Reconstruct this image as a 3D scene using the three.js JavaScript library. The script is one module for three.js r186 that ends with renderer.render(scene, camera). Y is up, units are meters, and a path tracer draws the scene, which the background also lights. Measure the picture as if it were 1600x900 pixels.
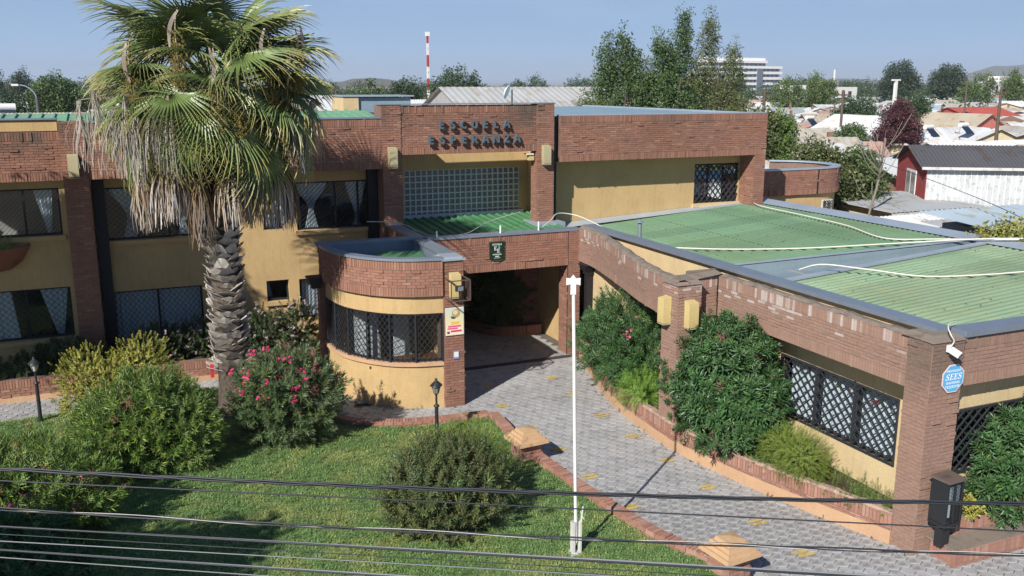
import * as THREE from 'three';
import { mergeGeometries } from 'three/addons/utils/BufferGeometryUtils.js';
import { FontLoader } from 'three/addons/loaders/FontLoader.js';
import { TextGeometry } from 'three/addons/geometries/TextGeometry.js';

// ---------------------------------------------------------------- camera, sky, sun, exposure
const scene = new THREE.Scene();
const camera = new THREE.PerspectiveCamera(34.78, 16 / 9, 0.3, 20000);
camera.rotation.order = 'YXZ';
camera.position.set(0, 7.5, 0);
camera.rotation.set(THREE.MathUtils.degToRad(-12.5), THREE.MathUtils.degToRad(-23.4), 0);
const renderer = new THREE.WebGLRenderer({ antialias: true });
renderer.toneMapping = THREE.LinearToneMapping;
renderer.toneMappingExposure = 1.3;
renderer.shadowMap.enabled = true;
const SUN = new THREE.Vector3(-0.788 * Math.cos(0.6196), Math.sin(0.6196), 0.616 * Math.cos(0.6196)).normalize();
const sun = new THREE.DirectionalLight(new THREE.Color(1.0, 0.945, 0.86), 4.6);
sun.position.copy(SUN).multiplyScalar(80).add(new THREE.Vector3(8, 0, -18));
sun.target.position.set(8, 0, -18);
sun.castShadow = true;
sun.shadow.mapSize.set(2048, 2048);
Object.assign(sun.shadow.camera, { left: -30, right: 30, top: 30, bottom: -30, near: 1, far: 200 });
scene.add(sun, sun.target);

const rng = (s) => () => { s |= 0; s = s + 0x6D2B79F5 | 0; let t = Math.imul(s ^ s >>> 15, 1 | s); t = t + Math.imul(t ^ t >>> 7, 61 | t) ^ t; return ((t ^ t >>> 14) >>> 0) / 4294967296; };
const lerp = (a, b, t) => a + (b - a) * t, clamp = (x, a = 0, b = 1) => Math.max(a, Math.min(b, x));
const sstep = (a, b, x) => { const t = clamp((x - a) / (b - a)); return t * t * (3 - 2 * t); };
// tileable value noise, period p cells
function vnoise(seed) {
  const h = (x, y) => { let n = Math.imul(x, 374761393) + Math.imul(y, 668265263) + Math.imul(seed, 974634277) | 0; n = Math.imul(n ^ n >>> 13, 1274126177); return ((n ^ n >>> 16) >>> 0) / 4294967296; };
  return (x, y, p) => {
    const xi = Math.floor(x), yi = Math.floor(y), fx = x - xi, fy = y - yi, m = (a) => ((a % p) + p) % p;
    const u = fx * fx * (3 - 2 * fx), v = fy * fy * (3 - 2 * fy);
    return lerp(lerp(h(m(xi), m(yi)), h(m(xi + 1), m(yi)), u), lerp(h(m(xi), m(yi + 1)), h(m(xi + 1), m(yi + 1)), u), v);
  };
}
const fbm = (N, x, y, p, oct) => { let s = 0, a = 0.5, t = 0; for (let i = 0; i < oct; i++) { s += a * N(x * p, y * p, p); t += a; a *= 0.55; p *= 2; } return s / t; };

// sky: clear hazy air, pale towards the horizon, with thin wisps of cirrus
{
  const W = 1024, H = 512, d = new Float32Array(W * H * 4), N = vnoise(5);
  const Z = [0.034, 0.078, 0.18], M = [0.20, 0.345, 0.565], B = [0.335, 0.47, 0.675];
  for (let j = 0; j < H; j++) {
    const el = ((j + 0.5) / H - 0.5) * 180;                     // degrees above the horizon
    for (let i = 0; i < W; i++) {
      const e = Math.max(0, el), a = Math.exp(-e / 5.5), b = Math.exp(-e / 15);
      const w = 0.05 * sstep(0.52, 0.8, fbm(N, i / W, j / H * 3, 12, 5)) * sstep(1.5, 5, e);
      const k = (j * W + i) * 4;
      for (let c = 0; c < 3; c++) {
        let v = lerp(lerp(Z[c], M[c], b), B[c], a) + w;
        if (el < 0) v = lerp(v, [0.16, 0.15, 0.13][c], sstep(0, 6, -el));
        d[k + c] = v;
      }
      d[k + 3] = 1;
    }
  }
  const sky = new THREE.DataTexture(d, W, H, THREE.RGBAFormat, THREE.FloatType);
  sky.mapping = THREE.EquirectangularReflectionMapping; sky.magFilter = THREE.LinearFilter; sky.minFilter = THREE.LinearFilter; sky.needsUpdate = true;
  scene.background = sky; scene.environment = sky;
}

// ---------------------------------------------------------------- materials
const C = (r, g, b) => new THREE.Color().setRGB(r, g, b);
function tex(size, fn, srgb = true, rep = 1) {
  const d = new Uint8Array(size * size * 4);
  for (let j = 0; j < size; j++) for (let i = 0; i < size; i++) {
    const v = fn(i / size, j / size), k = (j * size + i) * 4;
    const q = Array.isArray(v) ? v : [v, v, v];
    for (let c = 0; c < 3; c++) { const l = clamp(q[c]); d[k + c] = Math.round(255 * (srgb ? (l <= 0.0031308 ? 12.92 * l : 1.055 * Math.pow(l, 1 / 2.4) - 0.055) : l)); }
    d[k + 3] = 255;
  }
  const t = new THREE.DataTexture(d, size, size, THREE.RGBAFormat);
  t.wrapS = t.wrapT = THREE.RepeatWrapping; t.magFilter = THREE.LinearFilter; t.minFilter = THREE.LinearMipmapLinearFilter; t.generateMipmaps = true;
  if (srgb) t.colorSpace = THREE.SRGBColorSpace;
  t.repeat.set(rep, rep); t.needsUpdate = true; return t;
}
const N1 = vnoise(11), N2 = vnoise(23), N3 = vnoise(37);
const T_stucco = tex(1024, (x, y) => { const a = fbm(N1, x, y, 6, 6), b = fbm(N2, x, y, 90, 3), s = fbm(N3, x * 3, y * 0.35, 14, 4); const v = 0.74 + 0.24 * a + 0.12 * b - 0.07 * sstep(0.54, 0.78, s); return [v, v * (0.985 + 0.02 * a), v * (0.95 + 0.06 * b)]; }, true, 0.33);
const T_stuccoB = tex(512, (x, y) => fbm(N2, x, y, 64, 4), false, 0.7);
const T_brick = tex(512, (x, y) => { const a = fbm(N1, x, y, 40, 4), b = fbm(N3, x, y, 9, 4); return 0.62 + 0.30 * a + 0.16 * b; }, true, 1);
const T_brickB = tex(512, (x, y) => fbm(N3, x, y, 60, 4), false, 1);
const T_conc = tex(1024, (x, y) => { const a = fbm(N1, x, y, 7, 6), b = fbm(N2, x, y, 120, 2), s = fbm(N3, x, y, 16, 5); const v = 0.66 + 0.28 * a + 0.16 * b - 0.24 * sstep(0.56, 0.74, s); return [v, v * 0.995, v * 0.98]; }, true, 0.4);
const T_metal = tex(512, (x, y) => { const a = fbm(N1, x, y, 5, 5), b = fbm(N2, x * 2, y * 0.5, 40, 3); return 0.72 + 0.2 * a + 0.12 * b; }, true, 0.3);
const T_roof = tex(1024, (x, y) => { const a = fbm(N1, x, y, 5, 6), b = fbm(N2, x * 0.3, y * 2, 24, 4), c = fbm(N3, x, y, 60, 3), st = sstep(0.55, 0.72, fbm(N3, x * 0.25, y * 3, 20, 4)), rs = sstep(0.63, 0.74, fbm(N2, x, y, 26, 4)); const v = 0.50 + 0.42 * a + 0.20 * b + 0.10 * c - 0.14 * st; return [v * (0.84 + 0.30 * a + 0.25 * rs), v * (1 - 0.05 * rs), v * (0.96 - 0.15 * rs)]; }, true, 0.14);
const T_soil = tex(1024, (x, y) => { const a = fbm(N1, x, y, 20, 6), b = fbm(N2, x, y, 5, 4); return [0.5 + 0.5 * a, 0.48 + 0.5 * a * (0.7 + 0.5 * b), 0.42 + 0.5 * a]; }, true, 0.25);
const T_bark = tex(512, (x, y) => { const a = fbm(N1, x * 3, y * 0.6, 24, 4), b = fbm(N2, x, y, 10, 4); return 0.45 + 0.5 * a + 0.15 * b; }, true, 0.8);
const T_tin = tex(512, (x, y) => { const a = fbm(N1, x, y, 6, 5), s = fbm(N3, x * 2, y, 10, 4), r = sstep(0.56, 0.74, s); const v = 0.74 + 0.26 * a; return [v * (1 - 0.10 * r), v * (1 - 0.24 * r), v * (1 - 0.38 * r)]; }, true, 0.12);
function mat(color, o = {}) { return new THREE.MeshStandardMaterial({ color, roughness: 0.9, metalness: 0, side: THREE.DoubleSide, ...o }); }
const VC = { vertexColors: true };
const M = {
  stucco: mat(C(0.575, 0.405, 0.20), { map: T_stucco, bumpMap: T_stuccoB, bumpScale: 0.004, roughness: 0.95 }),
  stuccoPale: mat(C(0.68, 0.53, 0.31), { map: T_stucco, bumpMap: T_stuccoB, bumpScale: 0.004, roughness: 0.95 }),
  peach: mat(C(0.58, 0.37, 0.23), { map: T_stucco, bumpMap: T_stuccoB, bumpScale: 0.004, roughness: 0.95 }),
  brick: mat(C(1, 1, 1), { ...VC, map: T_brick, bumpMap: T_brickB, bumpScale: 0.004, roughness: 0.95 }),
  mortar: mat(C(0.24, 0.15, 0.12), { map: T_conc, bumpMap: T_brickB, bumpScale: 0.004 }),
  mortarPale: mat(C(0.36, 0.255, 0.21), { map: T_conc, bumpMap: T_brickB, bumpScale: 0.004 }),
  coping: mat(C(0.26, 0.215, 0.18), { map: T_conc, bumpMap: T_brickB, bumpScale: 0.012 }),
  flash: mat(C(0.30, 0.36, 0.45), { map: T_metal, roughness: 0.5, metalness: 0.45 }),
  flashPale: mat(C(0.50, 0.57, 0.66), { map: T_metal, roughness: 0.5, metalness: 0.4 }),
  gutter: mat(C(0.34, 0.43, 0.48), { map: T_metal, roughness: 0.45, metalness: 0.45 }),
  roofGreen: mat(C(0.175, 0.30, 0.185), { ...VC, map: T_roof, roughness: 0.62 }),
  roofLight: mat(C(0.27, 0.385, 0.255), { ...VC, map: T_roof, roughness: 0.7 }),
  roofDark: mat(C(0.085, 0.25, 0.12), { map: T_roof, roughness: 0.6 }),
  roofPaint: mat(C(0.20, 0.42, 0.28), { map: T_roof, roughness: 0.65 }),
  roofBlue: mat(C(0.36, 0.50, 0.58), { map: T_metal, roughness: 0.5, metalness: 0.3 }),
  black: mat(C(0.018, 0.020, 0.026), { roughness: 0.5, metalness: 0.2 }),
  blackPaint: mat(C(0.022, 0.024, 0.028), { roughness: 0.45 }),
  iron: mat(C(0.045, 0.048, 0.058), { roughness: 0.55, metalness: 0.3 }),
  rustIron: mat(C(0.13, 0.085, 0.075), { roughness: 0.7, metalness: 0.2 }),
  white: mat(C(0.80, 0.80, 0.78), { roughness: 0.55 }),
  whiteDirty: mat(C(0.70, 0.70, 0.69), { map: T_conc, roughness: 0.7 }),
  cream: mat(C(0.66, 0.52, 0.24), { map: T_stucco, roughness: 0.8 }),
  creamOld: mat(C(0.47, 0.42, 0.26), { map: T_stucco, roughness: 0.85 }),
  letter: mat(C(0.115, 0.14, 0.17), { roughness: 0.55, metalness: 0.2 }),
  glass: new THREE.MeshPhysicalMaterial({ color: C(0.86, 0.9, 0.92), transmission: 1, thickness: 0, roughness: 0.03, ior: 1.5, metalness: 0 }),
  glassBlock: new THREE.MeshPhysicalMaterial({ color: C(0.68, 0.75, 0.80), transmission: 0.75, thickness: 0, roughness: 0.28, ior: 1.5 }),
  blockJoint: mat(C(0.66, 0.68, 0.68), { roughness: 0.8 }),
  curtain: mat(C(0.84, 0.86, 0.88), { roughness: 0.95 }),
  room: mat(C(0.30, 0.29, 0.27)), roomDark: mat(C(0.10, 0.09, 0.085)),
  wood: mat(C(0.17, 0.075, 0.04), { map: T_bark, roughness: 0.6 }),
  paver: mat(C(1, 1, 1), { ...VC, map: T_conc, bumpMap: T_brickB, bumpScale: 0.003, roughness: 0.9 }),
  joint: mat(C(0.16, 0.145, 0.13), { map: T_soil }),
  concrete: mat(C(0.36, 0.35, 0.33), { map: T_conc, bumpMap: T_brickB, bumpScale: 0.003 }),
  soil: mat(C(0.085, 0.06, 0.04), { map: T_soil, bumpMap: T_brickB, bumpScale: 0.02 }),
  lawnSoil: mat(C(0.07, 0.085, 0.03), { map: T_soil, bumpMap: T_brickB, bumpScale: 0.02 }),
  yellowPaint: mat(C(0.60, 0.45, 0.17), { map: T_conc, roughness: 0.85 }),
  cap: mat(C(0.56, 0.37, 0.215), { map: T_stucco, bumpMap: T_stuccoB, bumpScale: 0.004 }),
  bark: mat(C(0.16, 0.12, 0.09), { map: T_bark, bumpMap: T_bark, bumpScale: 0.02 }),
  barkPale: mat(C(0.30, 0.26, 0.21), { map: T_bark }),
  cable: mat(C(0.030, 0.034, 0.044), { roughness: 0.5 }),
  cableGrey: mat(C(0.22, 0.23, 0.25), { roughness: 0.5 }),
  cableWhite: mat(C(0.62, 0.60, 0.57), { roughness: 0.6 }),
  pvc: mat(C(0.72, 0.69, 0.62), { roughness: 0.5 }),
  dust: mat(C(0.30, 0.26, 0.20), { map: T_soil }),
};

// ---------------------------------------------------------------- geometry builder
const V = (x, y, z) => new THREE.Vector3(x, y, z);
const _a = V(), _b = V(), _n = V();
class GB {
  constructor() { this.p = []; this.n = []; this.c = []; }
  tri(a, b, c, col) {
    _a.subVectors(b, a); _b.subVectors(c, a); _n.crossVectors(_a, _b).normalize();
    const k = col || [1, 1, 1];
    for (const q of [a, b, c]) { this.p.push(q.x, q.y, q.z); this.n.push(_n.x, _n.y, _n.z); this.c.push(k[0], k[1], k[2]); }
    return this;
  }
  quad(a, b, c, d, col) { this.tri(a, b, c, col); this.tri(a, c, d, col); return this; }
  hexa(q, col, skip = '') {                                    // q: 8 corners, 0-3 back (ccw seen from the front), 4-7 front
    if (!skip.includes('f')) this.quad(q[4], q[5], q[6], q[7], col);
    if (!skip.includes('b')) this.quad(q[1], q[0], q[3], q[2], col);
    this.quad(q[0], q[1], q[5], q[4], col); this.quad(q[1], q[2], q[6], q[5], col);
    this.quad(q[2], q[3], q[7], q[6], col); this.quad(q[3], q[0], q[4], q[7], col);
    return this;
  }
  box(x0, x1, y0, y1, z0, z1, col, m) {
    const q = [V(x0, y0, z0), V(x1, y0, z0), V(x1, y1, z0), V(x0, y1, z0), V(x0, y0, z1), V(x1, y0, z1), V(x1, y1, z1), V(x0, y1, z1)];
    if (m) q.forEach((v) => v.applyMatrix4(m));
    return this.hexa(q, col);
  }
  bar(a, b, w, h = w, col, up = V(0, 1, 0)) {                   // a square bar from a to b
    const d = V().subVectors(b, a).normalize(); let u = V().crossVectors(up, d); if (u.lengthSq() < 1e-4) u = V().crossVectors(V(1, 0, 0), d);
    u.normalize(); const v = V().crossVectors(d, u);
    const c = (o, i, j) => o.clone().addScaledVector(u, i * w / 2).addScaledVector(v, j * h / 2);
    return this.hexa([c(a, -1, -1), c(a, 1, -1), c(a, 1, 1), c(a, -1, 1), c(b, -1, -1), c(b, 1, -1), c(b, 1, 1), c(b, -1, 1)], col);
  }
  geo(g, m, col) {
    const h = g.index ? g.toNonIndexed() : g.clone(); if (m) h.applyMatrix4(m);
    const P = h.attributes.position.array, Q = h.attributes.normal.array, k = col || [1, 1, 1];
    for (let i = 0; i < P.length; i++) { this.p.push(P[i]); this.n.push(Q[i]); this.c.push(k[i % 3]); }
    return this;
  }
  tube(pts, r, seg = 6, tub = 24, col) { return this.geo(new THREE.TubeGeometry(new THREE.CatmullRomCurve3(pts), tub, r, seg, false), null, col); }
  get empty() { return !this.p.length; }
  build() {
    const g = new THREE.BufferGeometry(), n = this.p.length / 3, uv = new Float32Array(n * 2), p = this.p;
    g.setAttribute('position', new THREE.Float32BufferAttribute(p, 3));
    g.setAttribute('normal', new THREE.Float32BufferAttribute(this.n, 3));
    g.setAttribute('color', new THREE.Float32BufferAttribute(this.c, 3));
    for (let t = 0; t < n; t += 3) {
      const i = t * 3, ax = p[i + 3] - p[i], ay = p[i + 4] - p[i + 1], az = p[i + 5] - p[i + 2], bx = p[i + 6] - p[i], by = p[i + 7] - p[i + 1], bz = p[i + 8] - p[i + 2];
      const nx = Math.abs(ay * bz - az * by), ny = Math.abs(az * bx - ax * bz), nz = Math.abs(ax * by - ay * bx);
      for (let k = 0; k < 3; k++) {
        const q = i + k * 3, w = (t + k) * 2;
        if (ny >= nx && ny >= nz) { uv[w] = p[q]; uv[w + 1] = p[q + 2]; } else if (nx >= nz) { uv[w] = p[q + 2]; uv[w + 1] = p[q + 1]; } else { uv[w] = p[q]; uv[w + 1] = p[q + 1]; }
      }
    }
    g.setAttribute('uv', new THREE.BufferAttribute(uv, 2));
    return g;
  }
}
const used = new Map();
function numbered(name) { const k = used.get(name) || 0; used.set(name, k + 1); return k ? `${name}_${String(k).padStart(3, '0')}` : name; }
function part(parent, name, g, m, label) {
  const o = new THREE.Mesh(g instanceof GB ? g.build() : g, m);
  o.name = name; o.castShadow = o.receiveShadow = true; if (label) o.userData.label = label;
  parent.add(o); return o;
}
function sub(parent, name, pos, rotY = 0) { const o = new THREE.Group(); o.name = name; if (pos) o.position.copy(pos); o.rotation.y = rotY; parent.add(o); return o; }
function thing(name, label, category, pos = V(), rotY = 0, group) {
  const o = new THREE.Group(); o.name = numbered(name); o.position.copy(pos); o.rotation.y = rotY;
  o.userData = { label, category }; if (group) o.userData.group = group; scene.add(o); return o;
}
function solo(name, g, m, label, category, group) {              // a thing that is one mesh
  const o = new THREE.Mesh(g instanceof GB ? g.build() : g, m); o.name = numbered(name); o.castShadow = o.receiveShadow = true;
  o.userData = { label, category }; if (group) o.userData.group = group; scene.add(o); return o;
}
function struct(name, g, m, parent) {
  const o = new THREE.Mesh(g instanceof GB ? g.build() : g, m); o.name = parent ? name : numbered(name); o.castShadow = o.receiveShadow = true;
  o.userData.kind = 'structure'; (parent || scene).add(o); return o;
}
function stuffPart(parent, name, g, m) { const o = part(parent, name, g, m); o.userData.kind = 'stuff'; return o; }
function rebase(g, b) { g.position.copy(b); g.children.forEach((c) => c.position.sub(b)); }

// ---------------------------------------------------------------- brickwork
// a run of wall is a map P(s, y, o): s along, y up, o out of the wall
const flatZ = (x0, z) => (s, y, o) => V(x0 + s, y, z + o);          // looks towards +Z
const flatX = (x, z0) => (s, y, o) => V(x - o, y, z0 + s);          // looks towards -X
function curveMap(pts, flip = 1) {                                   // pts in plan [x, z]; the wall looks to the left or right of the walk
  const c = new THREE.CatmullRomCurve3(pts.map((q) => V(q[0], 0, q[1]))), L = c.getLength(), n = 400, tab = [];
  for (let i = 0; i <= n; i++) { const p = c.getPointAt(i / n), t = c.getTangentAt(i / n); tab.push([p.x, p.z, -t.z * flip, t.x * flip]); }
  const f = (s, y, o) => { const q = clamp(s / L) * n, i = Math.min(n - 1, Math.floor(q)), k = q - i, A = tab[i], B = tab[i + 1]; return V(lerp(A[0], B[0], k) + o * lerp(A[2], B[2], k), y, lerp(A[1], B[1], k) + o * lerp(A[3], B[3], k)); };
  f.L = L; return f;
}
class Brickwork {
  constructor(owner, limit = 300) { this.owner = owner; this.limit = limit; this.list = []; }
  // tone(s, y, r) -> colour; y0/y1 may be functions of s
  run(parent, P, L, y0, y1, o = {}) {
    const { top = 0, bottom = 0, seed = 1, tone = brickTone, rough = 0.05, s0 = 0, lip = 0.0, base = 0.006, course = 0.064 } = o;
    const R = rng(seed * 7919 + 13), f0 = typeof y0 === 'function' ? y0 : () => y0, f1 = typeof y1 === 'function' ? y1 : () => y1;
    const add = (a, b, fa, fb, ver) => {
      const proud = base + R() * 0.006 + (R() < rough ? 0.008 + R() * 0.02 : 0) + lip, tilt = (R() - 0.5) * 0.006;
      const c = tone((a + b) / 2, (fa(0.5 * (a + b)) + fb(0.5 * (a + b))) / 2, R, f0((a + b) / 2), f1((a + b) / 2));
      this.list.push({ parent, P, a, b, fa, fb, proud, tilt, c });
    };
    const J = 0.011, solH = 0.215, solW = 0.066, strL = 0.215;
    const soldier = (g0, g1) => { const n = Math.max(1, Math.round(L / solW)), w = L / n; for (let i = 0; i < n; i++) { const w0 = s0 + i * w + J / 2, w1 = s0 + (i + 1) * w - J / 2; add(w0, w1, (s) => g0(s) + J / 2, (s) => g1(s) - J / 2, 1); } };
    for (let k = 0; k < top; k++) soldier((s) => f1(s) - (k + 1) * solH, (s) => f1(s) - k * solH);
    for (let k = 0; k < bottom; k++) soldier((s) => f0(s) + k * solH, (s) => f0(s) + (k + 1) * solH);
    const m0 = (s) => f0(s) + bottom * solH, m1 = (s) => f1(s) - top * solH;
    const hgt = m1(L / 2) - m0(L / 2);
    if (hgt > 0.04) {
      const rows = Math.max(1, Math.round(hgt / course));
      for (let r = 0; r < rows; r++) {
        const g0 = (s) => lerp(m0(s), m1(s), r / rows) + J / 2, g1 = (s) => lerp(m0(s), m1(s), (r + 1) / rows) - J / 2;
        let s = (r % 2 ? -strL / 2 : 0);
        while (s < L - 0.01) {
          const a = Math.max(0, s), b = Math.min(L, s + strL); if (b - a > 0.03) add(s0 + a + J / 2, s0 + b - J / 2, g0, g1, 0);
          s += strL;
        }
      }
    }
  }
  emit(gb, k, off) {
    const { P, a, b, fa, fb, proud, tilt, c } = k, h = 0.004;
    const q = [P(a, fa(a), -h), P(b, fa(b), -h), P(b, fb(b), -h), P(a, fb(a), -h), P(a, fa(a), proud), P(b, fa(b), proud + tilt), P(b, fb(b), proud + tilt), P(a, fb(a), proud)];
    if (off) q.forEach((v) => v.sub(off)); gb.hexa(q, c, 'b');
  }
  finish(name = 'brickwork') {
    const cp = camera.position, fr = new THREE.Frustum(); camera.aspect = 16 / 9; camera.updateProjectionMatrix(); camera.updateMatrixWorld();
    fr.setFromProjectionMatrix(new THREE.Matrix4().multiplyMatrices(camera.projectionMatrix, camera.matrixWorldInverse));
    for (const k of this.list) {
      const s = (k.a + k.b) / 2, y = (k.fa(s) + k.fb(s)) / 2, c = k.P(s, y, k.proud), n = k.P(s, y, k.proud + 1).sub(c), v = V().subVectors(cp, c), d = v.length();
      const face = n.dot(v) / d; k.center = c;
      k.score = fr.containsPoint(c) && face > 0.02 ? face * (k.b - k.a) * (k.fb(s) - k.fa(s)) / (d * d) : 0;
      if (k.hide) k.score = 0;
    }
    const order = [...this.list].sort((x, y) => y.score - x.score), rest = new GB();
    order.forEach((k, i) => {
      if (i < this.limit && k.score > 0) { const gb = new GB(); this.emit(gb, k, k.center); const o = part(k.parent, 'brick', gb, M.brick); o.position.copy(k.center); if (k.parent !== this.owner) { /* parents sit at the origin until the owner is rebased */ } } else this.emit(rest, k);
    });
    if (!rest.empty) stuffPart(this.owner, name, rest, M.brick);
  }
}
const NB = vnoise(71);
function brickTone(s, y, R) {
  const v = 0.90 + 0.20 * R() + 0.30 * (fbm(NB, s / 40 + 0.1, y / 40 + 0.3, 16, 3) - 0.5), k = R();
  const h = k < 0.06 ? [0.28, 0.145, 0.107] : k < 0.2 ? [0.37, 0.19, 0.135] : k < 0.25 ? [0.39, 0.225, 0.165] : [0.338, 0.168, 0.118];
  return h.map((q) => q * v);
}
// soot and lichen weathering that the photograph shows near the top courses of the two-storey walls
const weathered = (top, depth, amt) => (s, y, R) => { const c = brickTone(s, y, R), n = fbm(NB, s / 20 + 0.7, y / 60 + 0.2, 16, 4), k = amt * (R() < 0.08 ? 0.2 : 1) * sstep(0.26, 0.54, n) * sstep(top - depth, top - depth * 0.25, y + (R() - 0.5) * 0.35); return [lerp(c[0], 0.125, k), lerp(c[1], 0.098, k), lerp(c[2], 0.078, k)]; };
// the wing's bricks are paler and greyer
const wingBrick = (s, y, R) => { const c = brickTone(s, y, R); return [lerp(c[0], 0.41, 0.5), lerp(c[1], 0.30, 0.5), lerp(c[2], 0.245, 0.5)]; };
const wingWeathered = (top, depth, amt) => (s, y, R) => { const c = wingBrick(s, y, R), n = fbm(NB, s / 20 + 0.7, y / 60 + 0.2, 16, 4), k = amt * sstep(0.30, 0.62, n) * sstep(top - depth, top - depth * 0.3, y + (R() - 0.5) * 0.35); return [lerp(c[0], 0.17, k), lerp(c[1], 0.13, k), lerp(c[2], 0.105, k)]; };
// white salt bloom on single bricks
const bloom = (top, depth, amt) => (s, y, R) => { const c = wingBrick(s, y, R), n = fbm(NB, s / 14 + 0.3, y / 14 + 0.6, 16, 4), k = (R() < amt * sstep(0.44, 0.62, n) * sstep(top - depth, top - depth * 0.35, y) ? 0.3 + 0.55 * R() : 0.0); return [lerp(c[0], 0.66, k), lerp(c[1], 0.60, k), lerp(c[2], 0.57, k)]; };
function core(P, L, y0, y1, thick, seg = 1, ends = true) {           // the mortar body behind a run
  const g = new GB(), f0 = typeof y0 === 'function' ? y0 : () => y0, f1 = typeof y1 === 'function' ? y1 : () => y1;
  for (let i = 0; i < seg; i++) {
    const a = L * i / seg, b = L * (i + 1) / seg;
    const A = P(a, f0(a), 0), B = P(b, f0(b), 0), Cc = P(b, f1(b), 0), D = P(a, f1(a), 0), E = P(a, f0(a), -thick), F = P(b, f0(b), -thick), G = P(b, f1(b), -thick), H = P(a, f1(a), -thick);
    g.quad(A, B, Cc, D).quad(F, E, H, G).quad(D, Cc, G, H).quad(E, F, B, A);
    if (ends && i === 0) g.quad(E, A, D, H); if (ends && i === seg - 1) g.quad(B, F, G, Cc);
  }
  return g;
}
// a wall sheet with rectangular openings, in local x / y, front face at z = 0
function holedWall(w0, w1, h0, h1, holes, thick) {
  const s = new THREE.Shape([[w0, h0], [w1, h0], [w1, h1], [w0, h1]].map((q) => new THREE.Vector2(...q)));
  for (const [a, b, c, d] of holes) s.holes.push(new THREE.Path([[a, c], [a, d], [b, d], [b, c]].map((q) => new THREE.Vector2(...q))));
  const g = new THREE.ExtrudeGeometry(s, { depth: thick, bevelEnabled: false }); g.translate(0, 0, -thick);
  return g;
}
// ---------------------------------------------------------------- the school
const school = thing('school_building', 'ochre and brick school building with green roofs, two-storey block and single-storey wing', 'building');
const BW = new Brickwork(school, 300);
const ZB = -25.4, ZW = -26.2, ROT_X = -Math.PI / 2;
function lattice(gb, w, h, px, py, t, z, dirs = [1, -1]) {
  const m = py / px;
  for (const d of dirs) for (let c = -Math.ceil(w / px + h / py) * py; c < h + w * m + py; c += py) {
    // y = d*m*x + c', clipped to the opening
    const c0 = d > 0 ? c - w * m : c; const pts = [];
    const at = (x) => d * m * x + c0;
    for (const x of [0, w]) { const y = at(x); if (y >= 0 && y <= h) pts.push([x, y]); }
    for (const y of [0, h]) { const x = (y - c0) / (d * m); if (x > 0 && x < w) pts.push([x, y]); }
    if (pts.length >= 2 && Math.hypot(pts[0][0] - pts[1][0], pts[0][1] - pts[1][1]) > 0.04) gb.bar(V(pts[0][0], pts[0][1], z + d * t * 0.45), V(pts[1][0], pts[1][1], z + d * t * 0.45), t, t, null, V(0, 0, 1));
  }
  return gb;
}
function curtainGeo(h, wid, folds, z, seed) {                      // wid(v) -> [x0, x1] at v = 0 bottom .. 1 top
  const g = new GB(), n = folds * 6, m = 12, R = rng(seed), ph = R() * 6;
  const P = (i, j) => { const v = j / m, [a, b] = wid(v), u = i / n; return V(lerp(a, b, u), v * h, z + 0.035 * Math.sin(u * folds * 6.283 + ph + 0.6 * Math.sin(v * 3 + u * 5)) + 0.01 * Math.sin(u * 40)); };
  for (let i = 0; i < n; i++) for (let j = 0; j < m; j++) g.quad(P(i, j), P(i + 1, j), P(i + 1, j + 1), P(i, j + 1));
  return g;
}
function makeWindow(parent, pos, rotY, w, h, o = {}) {
  const W = sub(parent, 'window', pos, rotY), f = new GB(), t = o.t || 0.05, z0 = -(o.rec ?? 0.1);
  f.box(0, w, 0, t, z0 - 0.05, z0).box(0, w, h - t, h, z0 - 0.05, z0).box(0, t, t, h - t, z0 - 0.05, z0).box(w - t, w, t, h - t, z0 - 0.05, z0);
  for (const x of o.mull || []) f.box(x - t / 2, x + t / 2, t, h - t, z0 - 0.05, z0 - 0.003);
  part(W, 'frame', f, o.frame || M.black);
  const xs = [0, ...(o.mull || []), w];
  for (let i = 0; i < xs.length - 1; i++) part(W, 'pane', new GB().box(xs[i] + t / 2, xs[i + 1] - t / 2, t, h - t, z0 - 0.030, z0 - 0.024), M.glass);
  if (o.grille) { const g = lattice(new GB(), w - 0.04, h - 0.04, ...o.grille, o.bar || 0.012, z0 + (o.gz ?? 0.035), o.dirs); if (o.rim) { const z = z0 + (o.gz ?? 0.035), a = w - 0.04, b = h - 0.04, r = o.rim; for (const y of [0, b]) g.bar(V(-0.02, y, z), V(a + 0.02, y, z), r, r); for (const x of [0, a / 3, 2 * a / 3, a]) g.bar(V(x, 0, z + 0.002), V(x, b, z + 0.002), r, r); } const q = part(W, 'grille', g, o.grilleMat || M.iron); q.position.set(0.02, 0.02, 0); }
  if (o.sill) part(W, 'sill', new GB().box(-0.06, w + 0.06, -0.12, -0.005, -0.12, 0.09), o.sillMat || M.stucco);
  for (const c of o.curtains || []) { const q = part(W, 'curtain', curtainGeo(h - 0.04, c.wid, c.folds || 8, z0 - 0.12, c.seed || 3), M.curtain); q.position.y = 0.02; }
  return W;
}
const tied = (c, w, pinch = 0.4) => (v) => { const k = v < pinch ? lerp(0.42, 0.14, v / pinch) : lerp(0.14, 1, sstep(pinch, 1, v)); return [c - w * k / 2, c + w * k / 2]; };
const straight = (a, b) => () => [a, b];

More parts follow.
